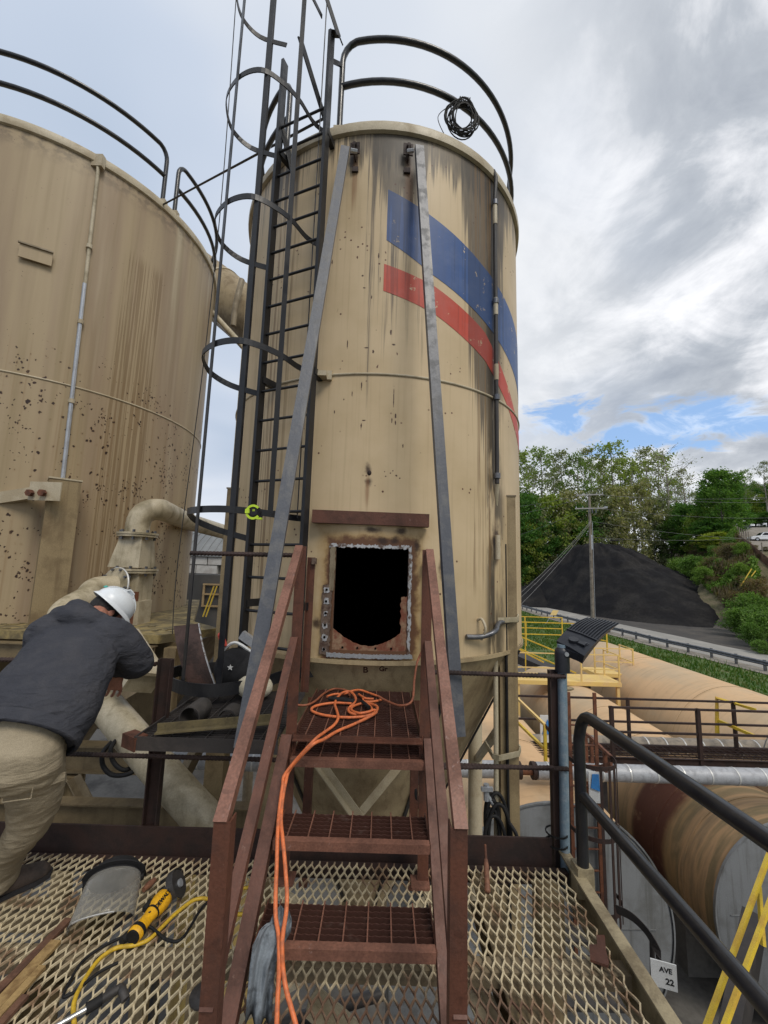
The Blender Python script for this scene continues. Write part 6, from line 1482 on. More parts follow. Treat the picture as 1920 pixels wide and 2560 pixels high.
def leg_hoses():
    t = thing('hose_coil', 'coil of black hose hung from a tap on the cream silo\'s right leg', 'hose coil', (1.12, 3.8, -2.3))
    rnd = random.Random(4); c = atY(1232, 2055, 3.85)
    for k in range(7):
        rx, rz = rnd.uniform(.05, .10), rnd.uniform(.20, .30); ox = rnd.uniform(-.04, .05); P = [c+V((ox+rx*cos(a), -.02*k+.03*sin(a), rz*sin(a)-.02*k)) for a in [2*pi*i/22 for i in range(22)]]
        m = MB(); m.tube(P, .016, 7, True); part('hose_loop', m, 'rubber_black', t, 60)
    q = MB(); p = atY(1216, 1985, 3.82); q.tube([p-Zv*.05, p+Zv*.08], .025, 8); q.box(p+V((.0, -.02, .05)), (.1, .03, .03)); q.tube([p, p+V((.07, 0, -.1))], .018, 8); part('tap', q, 'galv_light', t)
    m = MB(); m.tube(smoothpath([atY(1275, 2060, 3.75), atY(1292, 2090, 3.7), atY(1298, 2140, 3.75)], 5), .016, 7); part('hose_tail', m, 'rubber_black', t, 60)
    P = smoothpath([atY(1070, 1600, 3.22), atY(1045, 1650, 3.2), atY(1036, 1700, 3.05), atY(1030, 1752, 2.92), atY(1000, 1764, 2.9), atY(966, 1752, 3.0), atY(945, 1740, 3.05)], 6)
    P = [V((p.x, p.y, max(p.z, LAND+.012))) for p in P]
    m = MB(); m.tube(P, .008, 8); single('air_hose', m, 'hose_rust', 'thin rust-red hose drooping from the right rail post onto the landing', 'hose', None, 60)
    m = MB(); m.tube(smoothpath([atY(1058, 1925, 3.4), atY(1040, 1965, 3.3), atY(1045, 2010, 3.3), atY(1065, 2030, 3.3)], 6), .018, 8); single('green_hose', m, 'rubber_black', 'dark hose hanging under the landing beside the right stringer', 'hose', None, 60)
leg_hoses()

# ------------------------------------------------------------------ the yard seen through gaps and through the mesh
def yard():
    m = MB(); m.add([(-14, -6, YARD+.02), (12.5, -6, YARD+.02), (12.5, 24, YARD+.02), (-14, 24, YARD+.02)], [(0, 1, 2, 3)]); setting('yard_slab', m, 'concrete')
    m = MB(); m.box((-26, 34, -7.0), (24, 30, .3)); setting('far_yard', m, 'asphalt')
    rnd = random.Random(12)
    G = 'dark pipes lying in the yard below the deck'
    for k in range(9):
        x, y = rnd.uniform(-5, 2), rnd.uniform(2.5, 6); a = rnd.uniform(-.4, .4); m = MB(); d = V((cos(a), sin(a), 0)); c = V((x, y, -5.9+rnd.uniform(-.8, 1.0))); m.tube([c-d*1.5, c+d*1.5], rnd.uniform(.04, .1), 10); single('yard_pipe', m, rnd.choice(['steel_dark', 'rust_dark', 'galv_dark']), 'loose steel pipe in the yard below the work deck', 'pipe', G, 50)
    # a grey machine housing and dark frames right below the right-hand mesh
    t = thing('machine_housing', 'grey machine housing with a black frame below the right part of the deck', 'machine', (.9, 3.6, YARD)); 
    m = MB(); m.box((.75, 3.7, -4.6), (1.2, 1.6, 2.4)); part('housing', m, 'tank_grey', t)
    for x in (.2, 1.25): m = MB(); m.bar(V((x, 2.75, YARD)), V((x, 2.75, -2.75)), .1, .1, V((0, 1, 0))); part('frame_post', m, 'steel_dark', t)
    m = MB(); m.bar(V((.2, 2.75, -2.75)), V((1.25, 2.75, -2.75)), .1, .12); part('frame_bar', m, 'steel_dark', t)
    m = MB(); m.box((.7, 2.82, -3.6), (.6, .06, .5)); part('hatch_door', m, 'galv_light', t)
    t = thing('steel_steps', 'flight of dark open steps under the left part of the work deck', 'stair', (-3.0, 6.2, YARD)); 
    for s in (-.45, .45): m = MB(); m.bar(V((-4.2, 6.0+s, -5.2)), V((-2.2, 6.0+s, -3.6)), .05, .2); part('stringer', m, 'steel_dark', t)
    for k in range(8): p = V((-4.2, 6.0, -5.2)).lerp(V((-2.2, 6.0, -3.6)), (k+.5)/8); m = MB(); m.box(p, (.24, .9, .03)); part('tread', m, 'steel_dark', t)
    m = MB(); m.tube([V((-2.55, 5.3, YARD)), V((-2.55, 5.3, -2.4))], .17, 18); single('grey_duct', m, 'galv_dark', 'upright grey duct under the brown silo\'s frame', 'duct', None, 50)
    m = MB(); m.lathe((-1.9, 6.0, YARD), [(.001, 3.6), (.5, 3.55), (.62, 3.3), (.62, .2), (.001, .2)], 30); single('yellow_drum', m, 'yellow_dusty', 'dusty yellow vessel standing between the silo legs', 'vessel', None, 40)
    # dirty dark heap below the cone
    m = MB(); m.lathe((4.0, 22, YARD), [(.001, 1.8), (1.2, 1.5), (2.6, .7), (4.0, .02)], 24); single('ash_heap', m, 'coal_dirt', 'dark heap of ash beyond the tank ends', 'ash heap', None, 50)
    for (x0, y0, w_, h_, d_, n) in ((-13.0, 24.5, 8.5, 3.4, 6, 6),):
        t = thing('block_building', 'pale block-walled building with a rounded metal roof seen in the gap between the silos', 'building', (x0, y0, YARD))
        m = MB(); m.box((x0, y0+d_/2, YARD+4.4/2+.0), (w_, d_, 4.4)); part('wall', m, 'dark_wall', t)
        bw, bh = 1.25, .52
        for j in range(6):
            for i in range(7):
                x = x0-w_/2+.65+bw*i+(bw/2 if j % 2 else 0)
                if x > x0+w_/2-.6: continue
                q = MB(); q.box((x+rnd.uniform(-.03, .03), y0-.05+rnd.uniform(-.03, .03), YARD+4.4+.27+bh*j), (bw-.05, .3, bh-.05)); part('block', q, 'block_grey', t)
        m = MB(); m.box((x0, y0+d_/2, YARD+4.4+1.6), (w_, d_-.2, 3.2)); part('wall', m, 'concrete', t)
        P = [V((x0, y0-.3+(d_+.6)*k/14, YARD+7.5+1.7*sin(pi*k/14))) for k in range(15)]; m = MB(); m.strap(P, w_+.6, .08); part('roof', m, 'roof_metal', t, 40)
        for k in range(20): q = MB(); xx = x0-w_/2+.2+k*w_/19.5; q.strap([p+V((xx-x0, 0, .06)) for p in P[:9]], .05, .05); part('roof_rib', q, 'roof_metal', t)
        m = MB(); m.box((x0-.2, y0-.12, YARD+3.1), (1.4, .1, 1.5)); part('window', m, 'glass_dark', t)
    c = atY(527, 1488, 15.5); t = thing('timber_booth', 'small booth with a pale timber-framed window and yellow poles leaning on it', 'booth', (c.x, 15.5, YARD)); 
    m = MB(); m.box((c.x, 15.9, (YARD+c.z+.75)/2), (1.9, .7, c.z+.75-YARD)); part('wall', m, 'dark_wall', t)
    w_, h_ = .72, .72
    for s in (-1, 1): q = MB(); q.box((c.x+s*w_/2*.9+.05, 15.5, c.z), (.07, .06, h_*1.15)); part('window_frame', q, 'wood_pale', t)
    for zz in (-1, .1, 1): q = MB(); q.box((c.x+.05, 15.49, c.z+zz*h_*.55), (w_, .06, .06)); part('window_frame', q, 'wood_pale', t)
    for k, dx in enumerate((.05, .16)): q = MB(); q.tube([V((c.x+dx-.15, 15.2, c.z-.75)), V((c.x+dx+.12, 15.3, c.z+.35))], .028, 6); single('leaning_pole', q, 'yellow_paint', ('left' if k == 0 else 'right')+' one of two yellow poles leaning on the timber booth', 'pole')
    G = 'old boards heaped by the booth'
    for k in range(9):
        a = c+V((rnd.uniform(-1.3, .2), -3+rnd.uniform(-.4, .4), -1.3+rnd.uniform(-.2, .2))); d = V((rnd.uniform(.6, 1.0), rnd.uniform(-.3, .3), rnd.uniform(.0, .5)))*.6; q = MB(); q.bar(a-d, a+d, .08, .03); single('loose_board', q, rnd.choice(['wood_pale', 'wood_pole', 'rust_dark']), 'old board or bar thrown on the heap by the booth', 'board', G)
    m = MB(); m.box((c.x-.3, 12.6, -3.9), (3.2, 1.0, 1.6)); single('dark_bin', m, 'steel_dark', 'dark steel bin under the loose boards', 'bin')
    q = MB(); q.tube([V((c.x+.25, 12.0, -2.25)), V((c.x+.25, 12.0, -1.7))], .28, 14); q.box((c.x+.5, 12.0, -1.75), (.5, .3, .25)); single('motor', q, 'soot_steel', 'dark electric motor behind the ladder cage', 'motor', None, 40)
paint('dark_wall', (.07, .068, .065), (.12, .11, .1), .6, 1, .9)
paint('wood_pale', (.42, .30, .16), (.25, .17, .09), .5, 5, .85)
yard()

# ------------------------------------------------------------------ things left on the deck and the stair
def dk(x, y, h=.012, c=None): return atZ(x, y, DECK+h)
def k7(x, y): return x/2.37, 1900+y/2.37
def small_things():
    P = [dk(*k7(x, y), .014) for x, y in ((1520, 900), (1430, 915), (1340, 905), (1290, 890), (1255, 840), (1210, 820), (1150, 830), (1090, 870), (1030, 920), (960, 990), (900, 1050), (850, 1080), (780, 1100), (700, 1110), (640, 1140), (580, 1190), (520, 1270), (480, 1340), (450, 1400), (435, 1470), (440, 1564), (450, 1640))]
    m = MB(); m.tube(smoothpath(P, 6), .0085, 8); single('extension_lead', m, 'cord_yellow', 'yellow extension cord snaking over the deck mesh past the angle grinder', 'power cord', None, 60)
    P = [dk(*k7(x, y), .014) for x, y in ((1500, 750), (1400, 768), (1330, 785), (1285, 812))]; m = MB(); m.tube(smoothpath(P, 5), .008, 8); single('extension_lead', m, 'cord_yellow', 'short stretch of yellow cord showing behind the left stair post', 'power cord', None, 60)
    P = [dk(*k7(x, y), h) for x, y, h in ((800, 1010, .05), (840, 985, .04), (890, 990, .03), (930, 1020, .02), (980, 1060, .014), (1040, 1075, .014), (1085, 1050, .014), (1130, 985, .014), (1180, 900, .014), (1240, 835, .014), (1310, 830, .014))]
    m = MB(); m.tube(smoothpath(P, 6), .0065, 8); single('power_lead', m, 'rubber_black', 'black lead of the grinder curling towards the stair', 'power cord', None, 60)
    P = [dk(*k7(x, y), .014) for x, y in ((735, 1045), (690, 1065), (620, 1100), (540, 1150), (475, 1210), (420, 1300), (375, 1400), (440, 1375), (520, 1310), (600, 1250), (700, 1200))]
    m = MB(); m.tube(smoothpath(P, 6), .006, 8); single('power_lead', m, 'rubber_black', 'thin black cord looping over the mesh left of the yellow cord', 'power cord', None, 60)
    m = MB(); a, b = dk(*k7(720, 1075), .03), dk(*k7(760, 1040), .03); m.tube([a, b], [.016, .02], 10); single('cord_plug', m, 'rubber_black', 'black plug joining the yellow cord to the grinder lead', 'plug', None, 60)
    # angle grinder
    A, B = dk(*k7(785, 1052), .045), dk(*k7(985, 800), .06); T = (B-A).normalized(); S, U = frame_of(T); L = (B-A).length
    t = thing('angle_grinder', 'yellow and black angle grinder lying on the deck mesh beside the face shield', 'angle grinder', (A+B)/2-Zv*.05)
    rs = [(0, .020), (.04, .029), (.14, .030), (.24, .024), (.42, .0225), (.55, .026), (.66, .034), (.82, .037), (.95, .034), (1, .026)]
    m = MB(); m.loft([(A+T*L*f, S*r*1.18, U*r*1.08) for f, r in rs], 16); part('body', m, 'grinder_yellow', t, 50)
    m = MB(); m.loft([(B+T*x, S*r, U*r*.9) for x, r in ((-.005, .030), (.03, .032), (.06, .026), (.075, .012))], 14); gh = part('gear_head', m, 'galv_dark', t, 50)
    D = B+T*.055+S*.03+U*.015; n = (S*.75+U*.45+T*.25).normalized(); m = MB(); m.disc(D, .06, n, 28, .004); part('cutting_disc', m, 'soot_steel', t, 40)
    m = MB(); m.disc(D+n*.006, .018, n, 14, .012); part('disc_nut', m, 'galv_light', t, 40)
    m = MB(); S2, U2 = frame_of(n); P = [D-n*.012+(S2*cos(RAD(a))+U2*sin(RAD(a)))*.066 for a in range(-20, 170, 12)]; m.strap(P, .004, .035, n); part('guard', m, 'soot_steel', t)
    for f, r in ((.02, .026), (.14, .031), (.58, .029)):
        m = MB(); m.loft([(A+T*(L*f-.006), S*r*1.16, U*r*1.08), (A+T*(L*f+.010), S*r*1.16, U*r*1.08)], 16); part('grip_band', m, 'rubber_black', t, 50)
    m = MB(); m.box(A+T*L*.62-S*.034+U*.016, (.05, .022, .022), T, S, U); part('switch', m, 'rubber_black', t)
    m = MB(); m.disc(A+T*L*.45+U*.023+S*.004, .006, U, 8, .004); part('screw', m, 'black_print', t)
    N_ = (U*.75+S*.55).normalized(); M4 = basis(A+T*L*.74+N_*.0425, T, N_.cross(T), N_); text('lettering', 'DEWALT', .024, M4, 'black_print', t)
    a, b = dk(*k7(850, 770), .03), dk(*k7(915, 710), .03); m = MB(); m.tube([a, a.lerp(b, .5), b], [.012, .017, .013], 10); single('side_handle', m, 'wood_handle', 'dark rust-brown tool handle lying between the face shield and the grinder', 'handle', None, 60)
    # face shield
    t0, b0 = dk(*k7(672, 690), .12), dk(*k7(585, 985), .035); t = thing('face_shield', 'clear face shield with black headgear lying on the deck mesh by the worker\'s boot', 'face shield', b0-Zv*.03)
    T = (b0-t0).normalized(); S = V((1, .18, 0)); S = (S-T*S.dot(T)).normalized(); N = S.cross(T); N = N if N.z > 0 else -N
    L = (b0-t0).length; vs = []; n, k = 8, 28
    for i in range(n+1):
        f = i/n; r = .118+.012*f
        for j in range(k+1):
            a = RAD(-100+200*j/k); c = t0+T*(L*(f*(1.0-.10*abs(sin(a))**2))); vs.append(c+S*r*1.05*sin(a)+N*(r*.82*cos(a)-.03))
    m = MB(); m.add(vs, [(i*(k+1)+j, i*(k+1)+j+1, (i+1)*(k+1)+j+1, (i+1)*(k+1)+j) for i in range(n) for j in range(k)]); v = part('visor', m, 'visor_clear', t, 80)
    so_ = v.modifiers.new('thickness', 'SOLIDIFY'); so_.thickness = .002
    q = MB(); q.strap([V(p)+N*.001 for p in vs[-(k+1):]][7:19], .004, .006, N); part('visor_rim', q, 'band_white', t)
    q = MB(); q.strap([p-T*.012 for p in [t0+S*.126*sin(RAD(a))+N*(.102*cos(RAD(a))-.03) for a in range(-105, 106, 10)]], .006, .042, N); part('brow_band', q, 'cloth_black', t, 40)
    q = MB(); q.ball(t0-T*.02-N*.03, (.122, .075, .095), 9, S, -T, N, 0); part('crown_guard', q, 'cloth_black', t, 60)
    for s in (-1, 1): q = MB(); q.disc(t0+S*s*.127-N*.04, .018, S, 12, .014); part('knob', q, 'rubber_black', t, 40)
    q = MB(); q.strap([t0-T*.04+S*.115*sin(RAD(a))-N*(.06+.05*cos(RAD(a))) for a in range(-90, 91, 15)], .004, .03, T); part('headband', q, 'rubber_black', t)
    # grinding disc
    c = dk(*k7(1215, 1392), .018); m = MB(); m.lathe(c, [(.012, .004), (.03, .004), (.034, -.002), (.058, -.002), (.058, .004), (.036, .006), (.03, .012), (.012, .012), (.012, .004)], 28); single('grinding_disc', m, 'soot_steel', 'spare black grinding disc lying by the left stair post', 'grinding disc', None, 40)
    # bar with a dark grip
    a, b, c, d = dk(*k7(290, 1600), .02), dk(*k7(548, 1455), .03), dk(*k7(705, 1355), .03), dk(*k7(745, 1420), .02)
    t = thing('pry_bar', 'bright steel bar with a dark bent grip lying at the lower left of the deck', 'bar', (a+b)/2-Zv*.02); m = MB(); m.tube([a, b], .009, 10); part('shank', m, 'bare_steel', t, 50)
    m = MB(); m.tube(smoothpath([b, c, (c+d)/2+Zv*.008, d], 4), .015, 10); part('grip', m, 'soot_steel', t, 50); m = MB(); m.tube([b-(b-a).normalized()*.02, b+(c-b).normalized()*.03], .018, 10); part('collar', m, 'rubber_black', t, 50)
    # bracket offcut
    C2_ = lambda x, y: (1160+x/2.183, 2050+y/2.183)
    P = [dk(*C2_(*q), .012) for q in ((722, 640), (768, 640), (776, 725), (792, 790), (786, 808), (690, 775), (684, 692), (727, 692))]; m = MB(); m.poly(P, .01, Zv); single('steel_offcut', m, 'rust_primer', 'small brown L-shaped steel offcut lying on the right part of the mesh', 'steel offcut')
    A, B = atY(1213, 2112, 2.60), dk(1219, 2232, .02); t = thing('file_handle', 'file with a worn reddish wooden handle leaning on the brown toe board', 'file', B-Zv*.02)
    m = MB(); m.tube([A, A.lerp(B, .35)], [.007, .008], 8); part('tang', m, 'rust_orange', t, 60); m = MB(); m.tube([A.lerp(B, .33), A.lerp(B, .45), A.lerp(B, .75), A.lerp(B, .97), B], [.010, .0145, .014, .0165, .012], 12); part('handle', m, 'wood_handle', t, 60)
    # grey rag hanging from the lowest tread
    K = lambda x, y, Y: atY(520+x/2.304-4, 1900+y/2.304, Y+.10)
    rows = [((400, 840, 1.80), (470, 860, 1.82)), ((370, 920, 1.76), (490, 930, 1.80)), ((310, 960, 1.70), (485, 985, 1.77)), ((270, 1040, 1.66), (450, 1070, 1.74)), ((250, 1180, 1.64), (400, 1180, 1.70)), ((240, 1300, 1.63), (385, 1320, 1.69)), ((232, 1430, 1.62), (380, 1440, 1.68)), ((225, 1540, 1.62), (375, 1560, 1.68))]
    m = MB(); vs = []; nu = 30; rr = []
    for (a, b), (c, d) in zip(rows, rows[1:]):
        for f in (0, .25, .5, .75): rr.append((K(*a).lerp(K(*c), f), K(*b).lerp(K(*d), f)))
    rnd = random.Random(9)
    for i, (a, b) in enumerate(rr):
        for j in range(nu+1):
            f = j/nu; p = a.lerp(b, f); o = (.016*sin(f*11+.10*i+.6*sin(i*.3))+.006*sin(f*24+i*.21+1))+.022*MN.noise((f*4, i*.13, 2)); p = p+V((.25*o, -o, .35*o*(i < 3))); p.z = max(p.z, DECK+.015); vs.append(p)
    m.add(vs, [(i*(nu+1)+j, i*(nu+1)+j+1, (i+1)*(nu+1)+j+1, (i+1)*(nu+1)+j) for i in range(len(rr)-1) for j in range(nu)])
    o = single('rag', m, 'cloth_grey', 'crumpled blue-grey rag hanging off the left end of the lowest tread', 'rag', None, 80); so_ = o.modifiers.new('thickness', 'SOLIDIFY'); so_.thickness = .003
paint('bare_steel', (.55, .55, .54), (.3, .29, .27), .5, 20, .3, .8)
small_things()
def orange_cords():
    q = lambda x, y, h=.012: atZ(640+x/3.072, 1640+y/3.072, LAND+h)
    s = lambda x, y, dy=0: atY(520+x/2.304, 1900+y/2.304, (lambda v: 2.37 if v < 1900 else (2.37-(v-1900)*.00144 if v < 2108 else (2.07-(v-2108)*.00093 if v < 2377 else 1.82-(v-2377)*.00062)))(1900+y/2.304)-.05-dy)
    A = [q(850, 365, .02), q(885, 395, .015), q(885, 420), q(840, 440), q(770, 450), q(718, 432), q(712, 402), q(745, 370, .02), q(766, 330, .03), q(745, 290, .035), q(710, 272, .035), q(655, 288, .03), q(617, 335, .025), q(606, 375, .02), q(620, 420, .022), q(631, 475, .022), q(600, 530), q(520, 590), q(440, 655, .02)]
    A += [s(452, 70), s(430, 150), s(410, 300), s(400, 450), s(396, 600), s(390, 750), s(390, 900), s(405, 1000), s(410, 1100), s(408, 1250), s(400, 1400), s(396, 1521), s(392, 1640)]
    m = MB(); m.tube(smoothpath(A, 7), .0088, 9); single('extension_lead', m, 'cord_orange', 'orange extension cord from the coil on the landing down the stair, left strand', 'power cord', None, 60)
    B = [q(735, 365, .02), q(620, 360, .015), q(520, 370), q(445, 390), q(428, 420), q(500, 450), q(640, 470, .012), q(780, 470), q(880, 452, .02), q(930, 415, .025), q(925, 385, .025), q(870, 366, .02), q(800, 368), q(742, 390), q(735, 418), q(790, 440, .025), q(860, 430, .03), q(905, 415, .03), q(925, 430, .025), q(880, 462, .03), q(760, 520), q(620, 580), q(520, 640, .02), q(430, 685, .02)]
    B += [s(478, 45), s(447, 130), s(427, 250), s(421, 350), s(430, 450), s(440, 550), s(450, 680), s(455, 780), s(450, 880), s(432, 1000, .01), s(427, 1080, .01), s(432, 1200), s(450, 1320), s(480, 1430), s(505, 1521), s(530, 1640)]
    m = MB(); m.tube(smoothpath(B, 7), .0088, 9); single('extension_lead', m, 'cord_orange', 'orange extension cord from the coil on the landing down the stair, right strand', 'power cord', None, 60)
    Cc = [q(300, 375), q(380, 378), q(450, 350), q(520, 290), q(590, 255), q(650, 255, .02), q(700, 268, .02), q(720, 300, .02)]
    m = MB(); m.tube(smoothpath(Cc, 6), .0078, 8); single('extension_lead', m, 'hose_rust', 'dirtier brown-orange cord entering the coil from the left end of the landing', 'power cord', None, 60)
    D = [q(545, 312), q(600, 294), q(680, 290, .02), q(740, 268, .035), q(800, 262, .02), q(870, 285), q(955, 318), q(960, 335), q(900, 350), q(830, 348), q(820, 320), q(790, 295), q(840, 325, .02), q(900, 330)]
    m = MB(); m.tube(smoothpath(D, 6), .0082, 8); single('extension_lead', m, 'cord_orange', 'loops of orange cord lying at the back of the coil on the landing', 'power cord', None, 60)
    m = MB(); a, b, c = q(560, 325, .03), q(640, 335, .03), q(755, 350, .03); m.tube([a, b, b.lerp(c, .2), c], [.014, .017, .022, .016], 12); single('cord_connector', m, 'rubber_black', 'black cord connector lying in the orange coil', 'connector', None, 50)
    m = MB(); a, b = q(815, 348, .025), q(868, 395, .025); m.tube([a, b], [.011, .013], 10); single('cord_plug', m, 'rubber_black', 'small dark plug at the right of the orange coil', 'plug', None, 50)
orange_cords()

# ------------------------------------------------------------------ the worker leaning on the rebar rail
def person():
    t = thing('person', 'person in white hard hat, dark hoodie and tan trousers bent over the rebar rail', 'person', (-1.75, 2.3, DECK))
    def rem(o, vox, smooth=4, disp=None):
        r = o.modifiers.new('remesh', 'REMESH'); r.mode = 'VOXEL'; r.voxel_size = vox; r.use_smooth_shade = True
        s = o.modifiers.new('smooth', 'SMOOTH'); s.factor = .5; s.iterations = smooth
        if disp:
            for k, (size, st) in enumerate(disp):
                tx = bpy.data.textures.new('folds', 'CLOUDS'); tx.noise_scale = size; tx.noise_depth = 2
                d = o.modifiers.new('folds', 'DISPLACE'); d.texture = tx; d.strength = st; d.mid_level = .5; d.texture_coords = 'LOCAL'
    hip, chest = V((-1.66, 2.0, -.86)), V((-1.70, 2.47, -.40))
    T = (chest-hip).normalized(); X = V((1, 0, 0)); B = T.cross(X).normalized(); B = B if B.z > 0 else -B     # B: out of the back
    # trousers
    m = MB()
    m.loft([(hip+T*.06, X*.19, B*.135), (hip-Zv*.02, X*.205, V((0, -.155, .03))), (hip+V((0, .01, -.10)), X*.205, V((0, -.155, 0))), (hip+V((-.02, .03, -.17)), X*.19, V((0, -.14, 0)))], 24)
    legs = {1: [(-1.585, 2.03, -.88, .115), (-1.60, 2.06, -1.0, .117), (-1.625, 2.12, -1.13, .107), (-1.665, 2.17, -1.25, .097), (-1.72, 2.20, -1.36, .093), (-1.82, 2.24, -1.48, .082), (-1.865, 2.27, -1.57, .078), (-1.885, 2.29, -1.635, .083)],
            -1: [(-1.76, 2.02, -.88, .115), (-1.80, 2.03, -1.0, .115), (-1.86, 2.05, -1.15, .10), (-1.92, 2.06, -1.28, .09), (-1.98, 2.06, -1.42, .085), (-2.04, 2.05, -1.55, .08), (-2.06, 2.05, -1.635, .083)]}
    for s, L in legs.items():
        m.loft([(V(p[:3]), X*p[3], V((0, -p[3]*1.05, -.02))) for p in L], 20)
    o = part('trousers', m, 'trousers', t); rem(o, .010, 3, [(.12, .014), (.05, .007)])
    # folds bunched at knee and ankle, pocket flap
    m = MB(); P = [(-1.47, 2.08, -1.02), (-1.50, 2.02, -1.02), (-1.545, 1.965, -1.03)]; m.strap([V(p) for p in P], .006, .035); part('pocket_flap', m, 'trousers', t)
    L = legs[1]; dn = V((.80, -.60, 0)); m = MB(); m.tube(smoothpath([V(p[:3])+dn*(p[3]*1.0) for p in L], 4), .0028, 6); part('side_seam', m, 'trousers', t, 60)
    c = V((-1.60, 2.04, -.97)); dn = V((.35, -.93, 0)).normalized(); sdv = V((.93, .35, 0)).normalized(); m = MB()
    for a, b in (((-.055, .05), (.055, .045)), ((.055, .045), (.05, -.08)), ((.05, -.08), (-.05, -.08)), ((-.05, -.08), (-.055, .05))):
        m.tube([c+dn*.119+sdv*a[0]+Zv*a[1], c+dn*.119+sdv*b[0]+Zv*b[1]], .0024, 5)
    part('pocket_stitching', m, 'trousers', t)
    # hoodie
    m = MB(); rr = [(.045, .235, .175, -.01), (.09, .262, .20, -.012), (.16, .272, .208, -.01), (.25, .268, .195, .0), (.36, .258, .172, .008), (.47, .248, .15, .012), (.56, .225, .128, .008), (.62, .165, .10, 0), (.66, .10, .075, -.01)]
    m.loft([(hip+T*s+B*b, X*a, B*d) for s, a, d, b in rr], 28)
    sh = {1: V((-1.535, 2.42, -.45)), -1: V((-1.88, 2.40, -.44))}
    el = {1: V((-1.455, 2.545, -.60)), -1: V((-1.99, 2.56, -.60))}; wr = {1: V((-1.60, 2.60, -.665)), -1: V((-1.80, 2.62, -.64))}
    for s in (1, -1):
        a, e, w_ = sh[s], el[s], wr[s]
        P = [a.lerp(V((-1.7, 2.42, -.42)), .35), a, a.lerp(e, .5)+V((s*.012, 0, .005)), e+V((0, 0, .0)), e.lerp(w_, .25)+V((0, .012, -.01)), e.lerp(w_, .6), w_]
        m.tube(smoothpath(P, 4), [q for q in [.105, .11, .115, .118, .115, .112, .11, .108, .104, .101, .099, .098, .096, .094, .091, .089, .086, .083, .078, .073, .067, .062, .056, .050, .046]][:len(smoothpath(P, 4))], 18)
    hood = smoothpath([V((-1.60, 2.56, -.43)), V((-1.60, 2.47, -.385)), V((-1.655, 2.395, -.345)), V((-1.75, 2.375, -.325)), V((-1.85, 2.42, -.33)), V((-1.88, 2.52, -.37))], 5)
    m.tube(hood, [.034+.028*sin(pi*i/(len(hood)-1)) for i in range(len(hood))], 14)
    h2 = smoothpath([V((-1.66, 2.52, -.385)), V((-1.72, 2.45, -.315)), V((-1.80, 2.46, -.29)), V((-1.85, 2.53, -.32))], 5)
    m.tube(h2, [.03+.024*sin(pi*i/(len(h2)-1)) for i in range(len(h2))], 12)
    o = part('hoodie', m, 'hoodie', t); rem(o, .010, 3, [(.20, .020), (.09, .012)])
    m = MB(); P = [hip+T*.06+X*(.252*cos(RAD(a)))+B*(-.01+.19*sin(RAD(a))) for a in range(0, 360, 12)]; m.strap(P, .022, .075, T, True); o = part('hem_band', m, 'hoodie', t, 60)
    ss = o.modifiers.new('soft', 'SUBSURF'); ss.levels = 1; ss.render_levels = 1
    for s in (1, -1):
        w0, w1 = wr[s], el[s]; d = (w0-w1).normalized(); S, U = frame_of(d); m = MB(); m.tube([w0-d*.05, w0-d*.02, w0+d*.012], [.054, .054, .05], 16); part('cuff', m, 'hoodie', t, 60)
    # head, neck, hands: one body surface
    hc = V((-1.775, 2.715, -.335)); up = V((.50, .52, .69)).normalized(); fc = V((.35, .55, -.76)); fc = (fc-up*fc.dot(up)).normalized(); sd = fc.cross(up).normalized()      # sd: the head's right
    m = MB(); m.loft([(hip+T*s, X*a*.8, B*d*.75) for s, a, d, b in rr[1:-1]], 16)
    m.tube([hip+T*.55, hip+T*.68+V((-.02, .02, .0)), hc-up*.03-fc*.03], [.08, .062, .058], 14)
    m.ball(hc, (.076, .098, .112), 12, sd, fc, up); m.ball(hc-up*.06+fc*.035, (.058, .062, .06), 9, sd, fc, up)
    m.ball(hc+fc*.10-up*.02, (.014, .02, .026), 6, sd, fc, up); m.ball(hc+fc*.085-up*.062, (.028, .014, .012), 6, sd, fc, up)
    for s in (-1, 1): m.ball(hc+sd*s*.079-fc*.005-up*.01, (.012, .022, .034), 7, sd, fc, up); m.ball(hc+sd*s*.03+fc*.09+up*.012, (.012, .008, .01), 5, sd, fc, up)
    for s in (1, -1):
        m.tube([sh[s], el[s], wr[s]], [.05, .042, .03], 12)
    # right hand drooping over the rail; left hand tucked behind it
    def hand(w_, d, dn, th):
        d = d.normalized(); nrm = dn.normalized(); sdv = d.cross(nrm).normalized()
        m.loft([(w_, sdv*.03, nrm*.022), (w_+d*.035, sdv*.040, nrm*.020), (w_+d*.085, sdv*.043, nrm*.016), (w_+d*.1, sdv*.040, nrm*.012)], 12)
        for k, (o_, L) in enumerate(((-.036, .080), (-.012, .090), (.012, .085), (.035, .068))):
            b = w_+d*.095+sdv*o_; c = b+d*L*.45+nrm*-.008; e = c+(d*.6-nrm*.75).normalized()*L*.32; f = e+(d*.1-nrm).normalized()*L*.26
            b2 = b+sdv*o_*.25; m.tube([w_+d*.06+sdv*o_*.9, b2, c+sdv*o_*.35, e+sdv*o_*.35, f+sdv*o_*.3], [.0095, .0092, .0085, .008, .007], 8)
        b = w_+d*.03+sdv*th*.035; m.tube([w_+d*.015+sdv*th*.02, b, b+d*.035+sdv*th*.022-nrm*.01, b+d*.065+sdv*th*.02-nrm*.022], [.014, .014, .012, .009], 8)
    hand(V((-1.585, 2.595, -.685)), V((-.25, -.02, -.95)), V((.55, -.75, -.2)), 1)
    hand(V((-1.79, 2.62, -.645)), V((.85, .05, -.5)), V((.4, -.6, .6)), -1)
    o = part('body', m, 'skin', t); rem(o, .0045, 1)
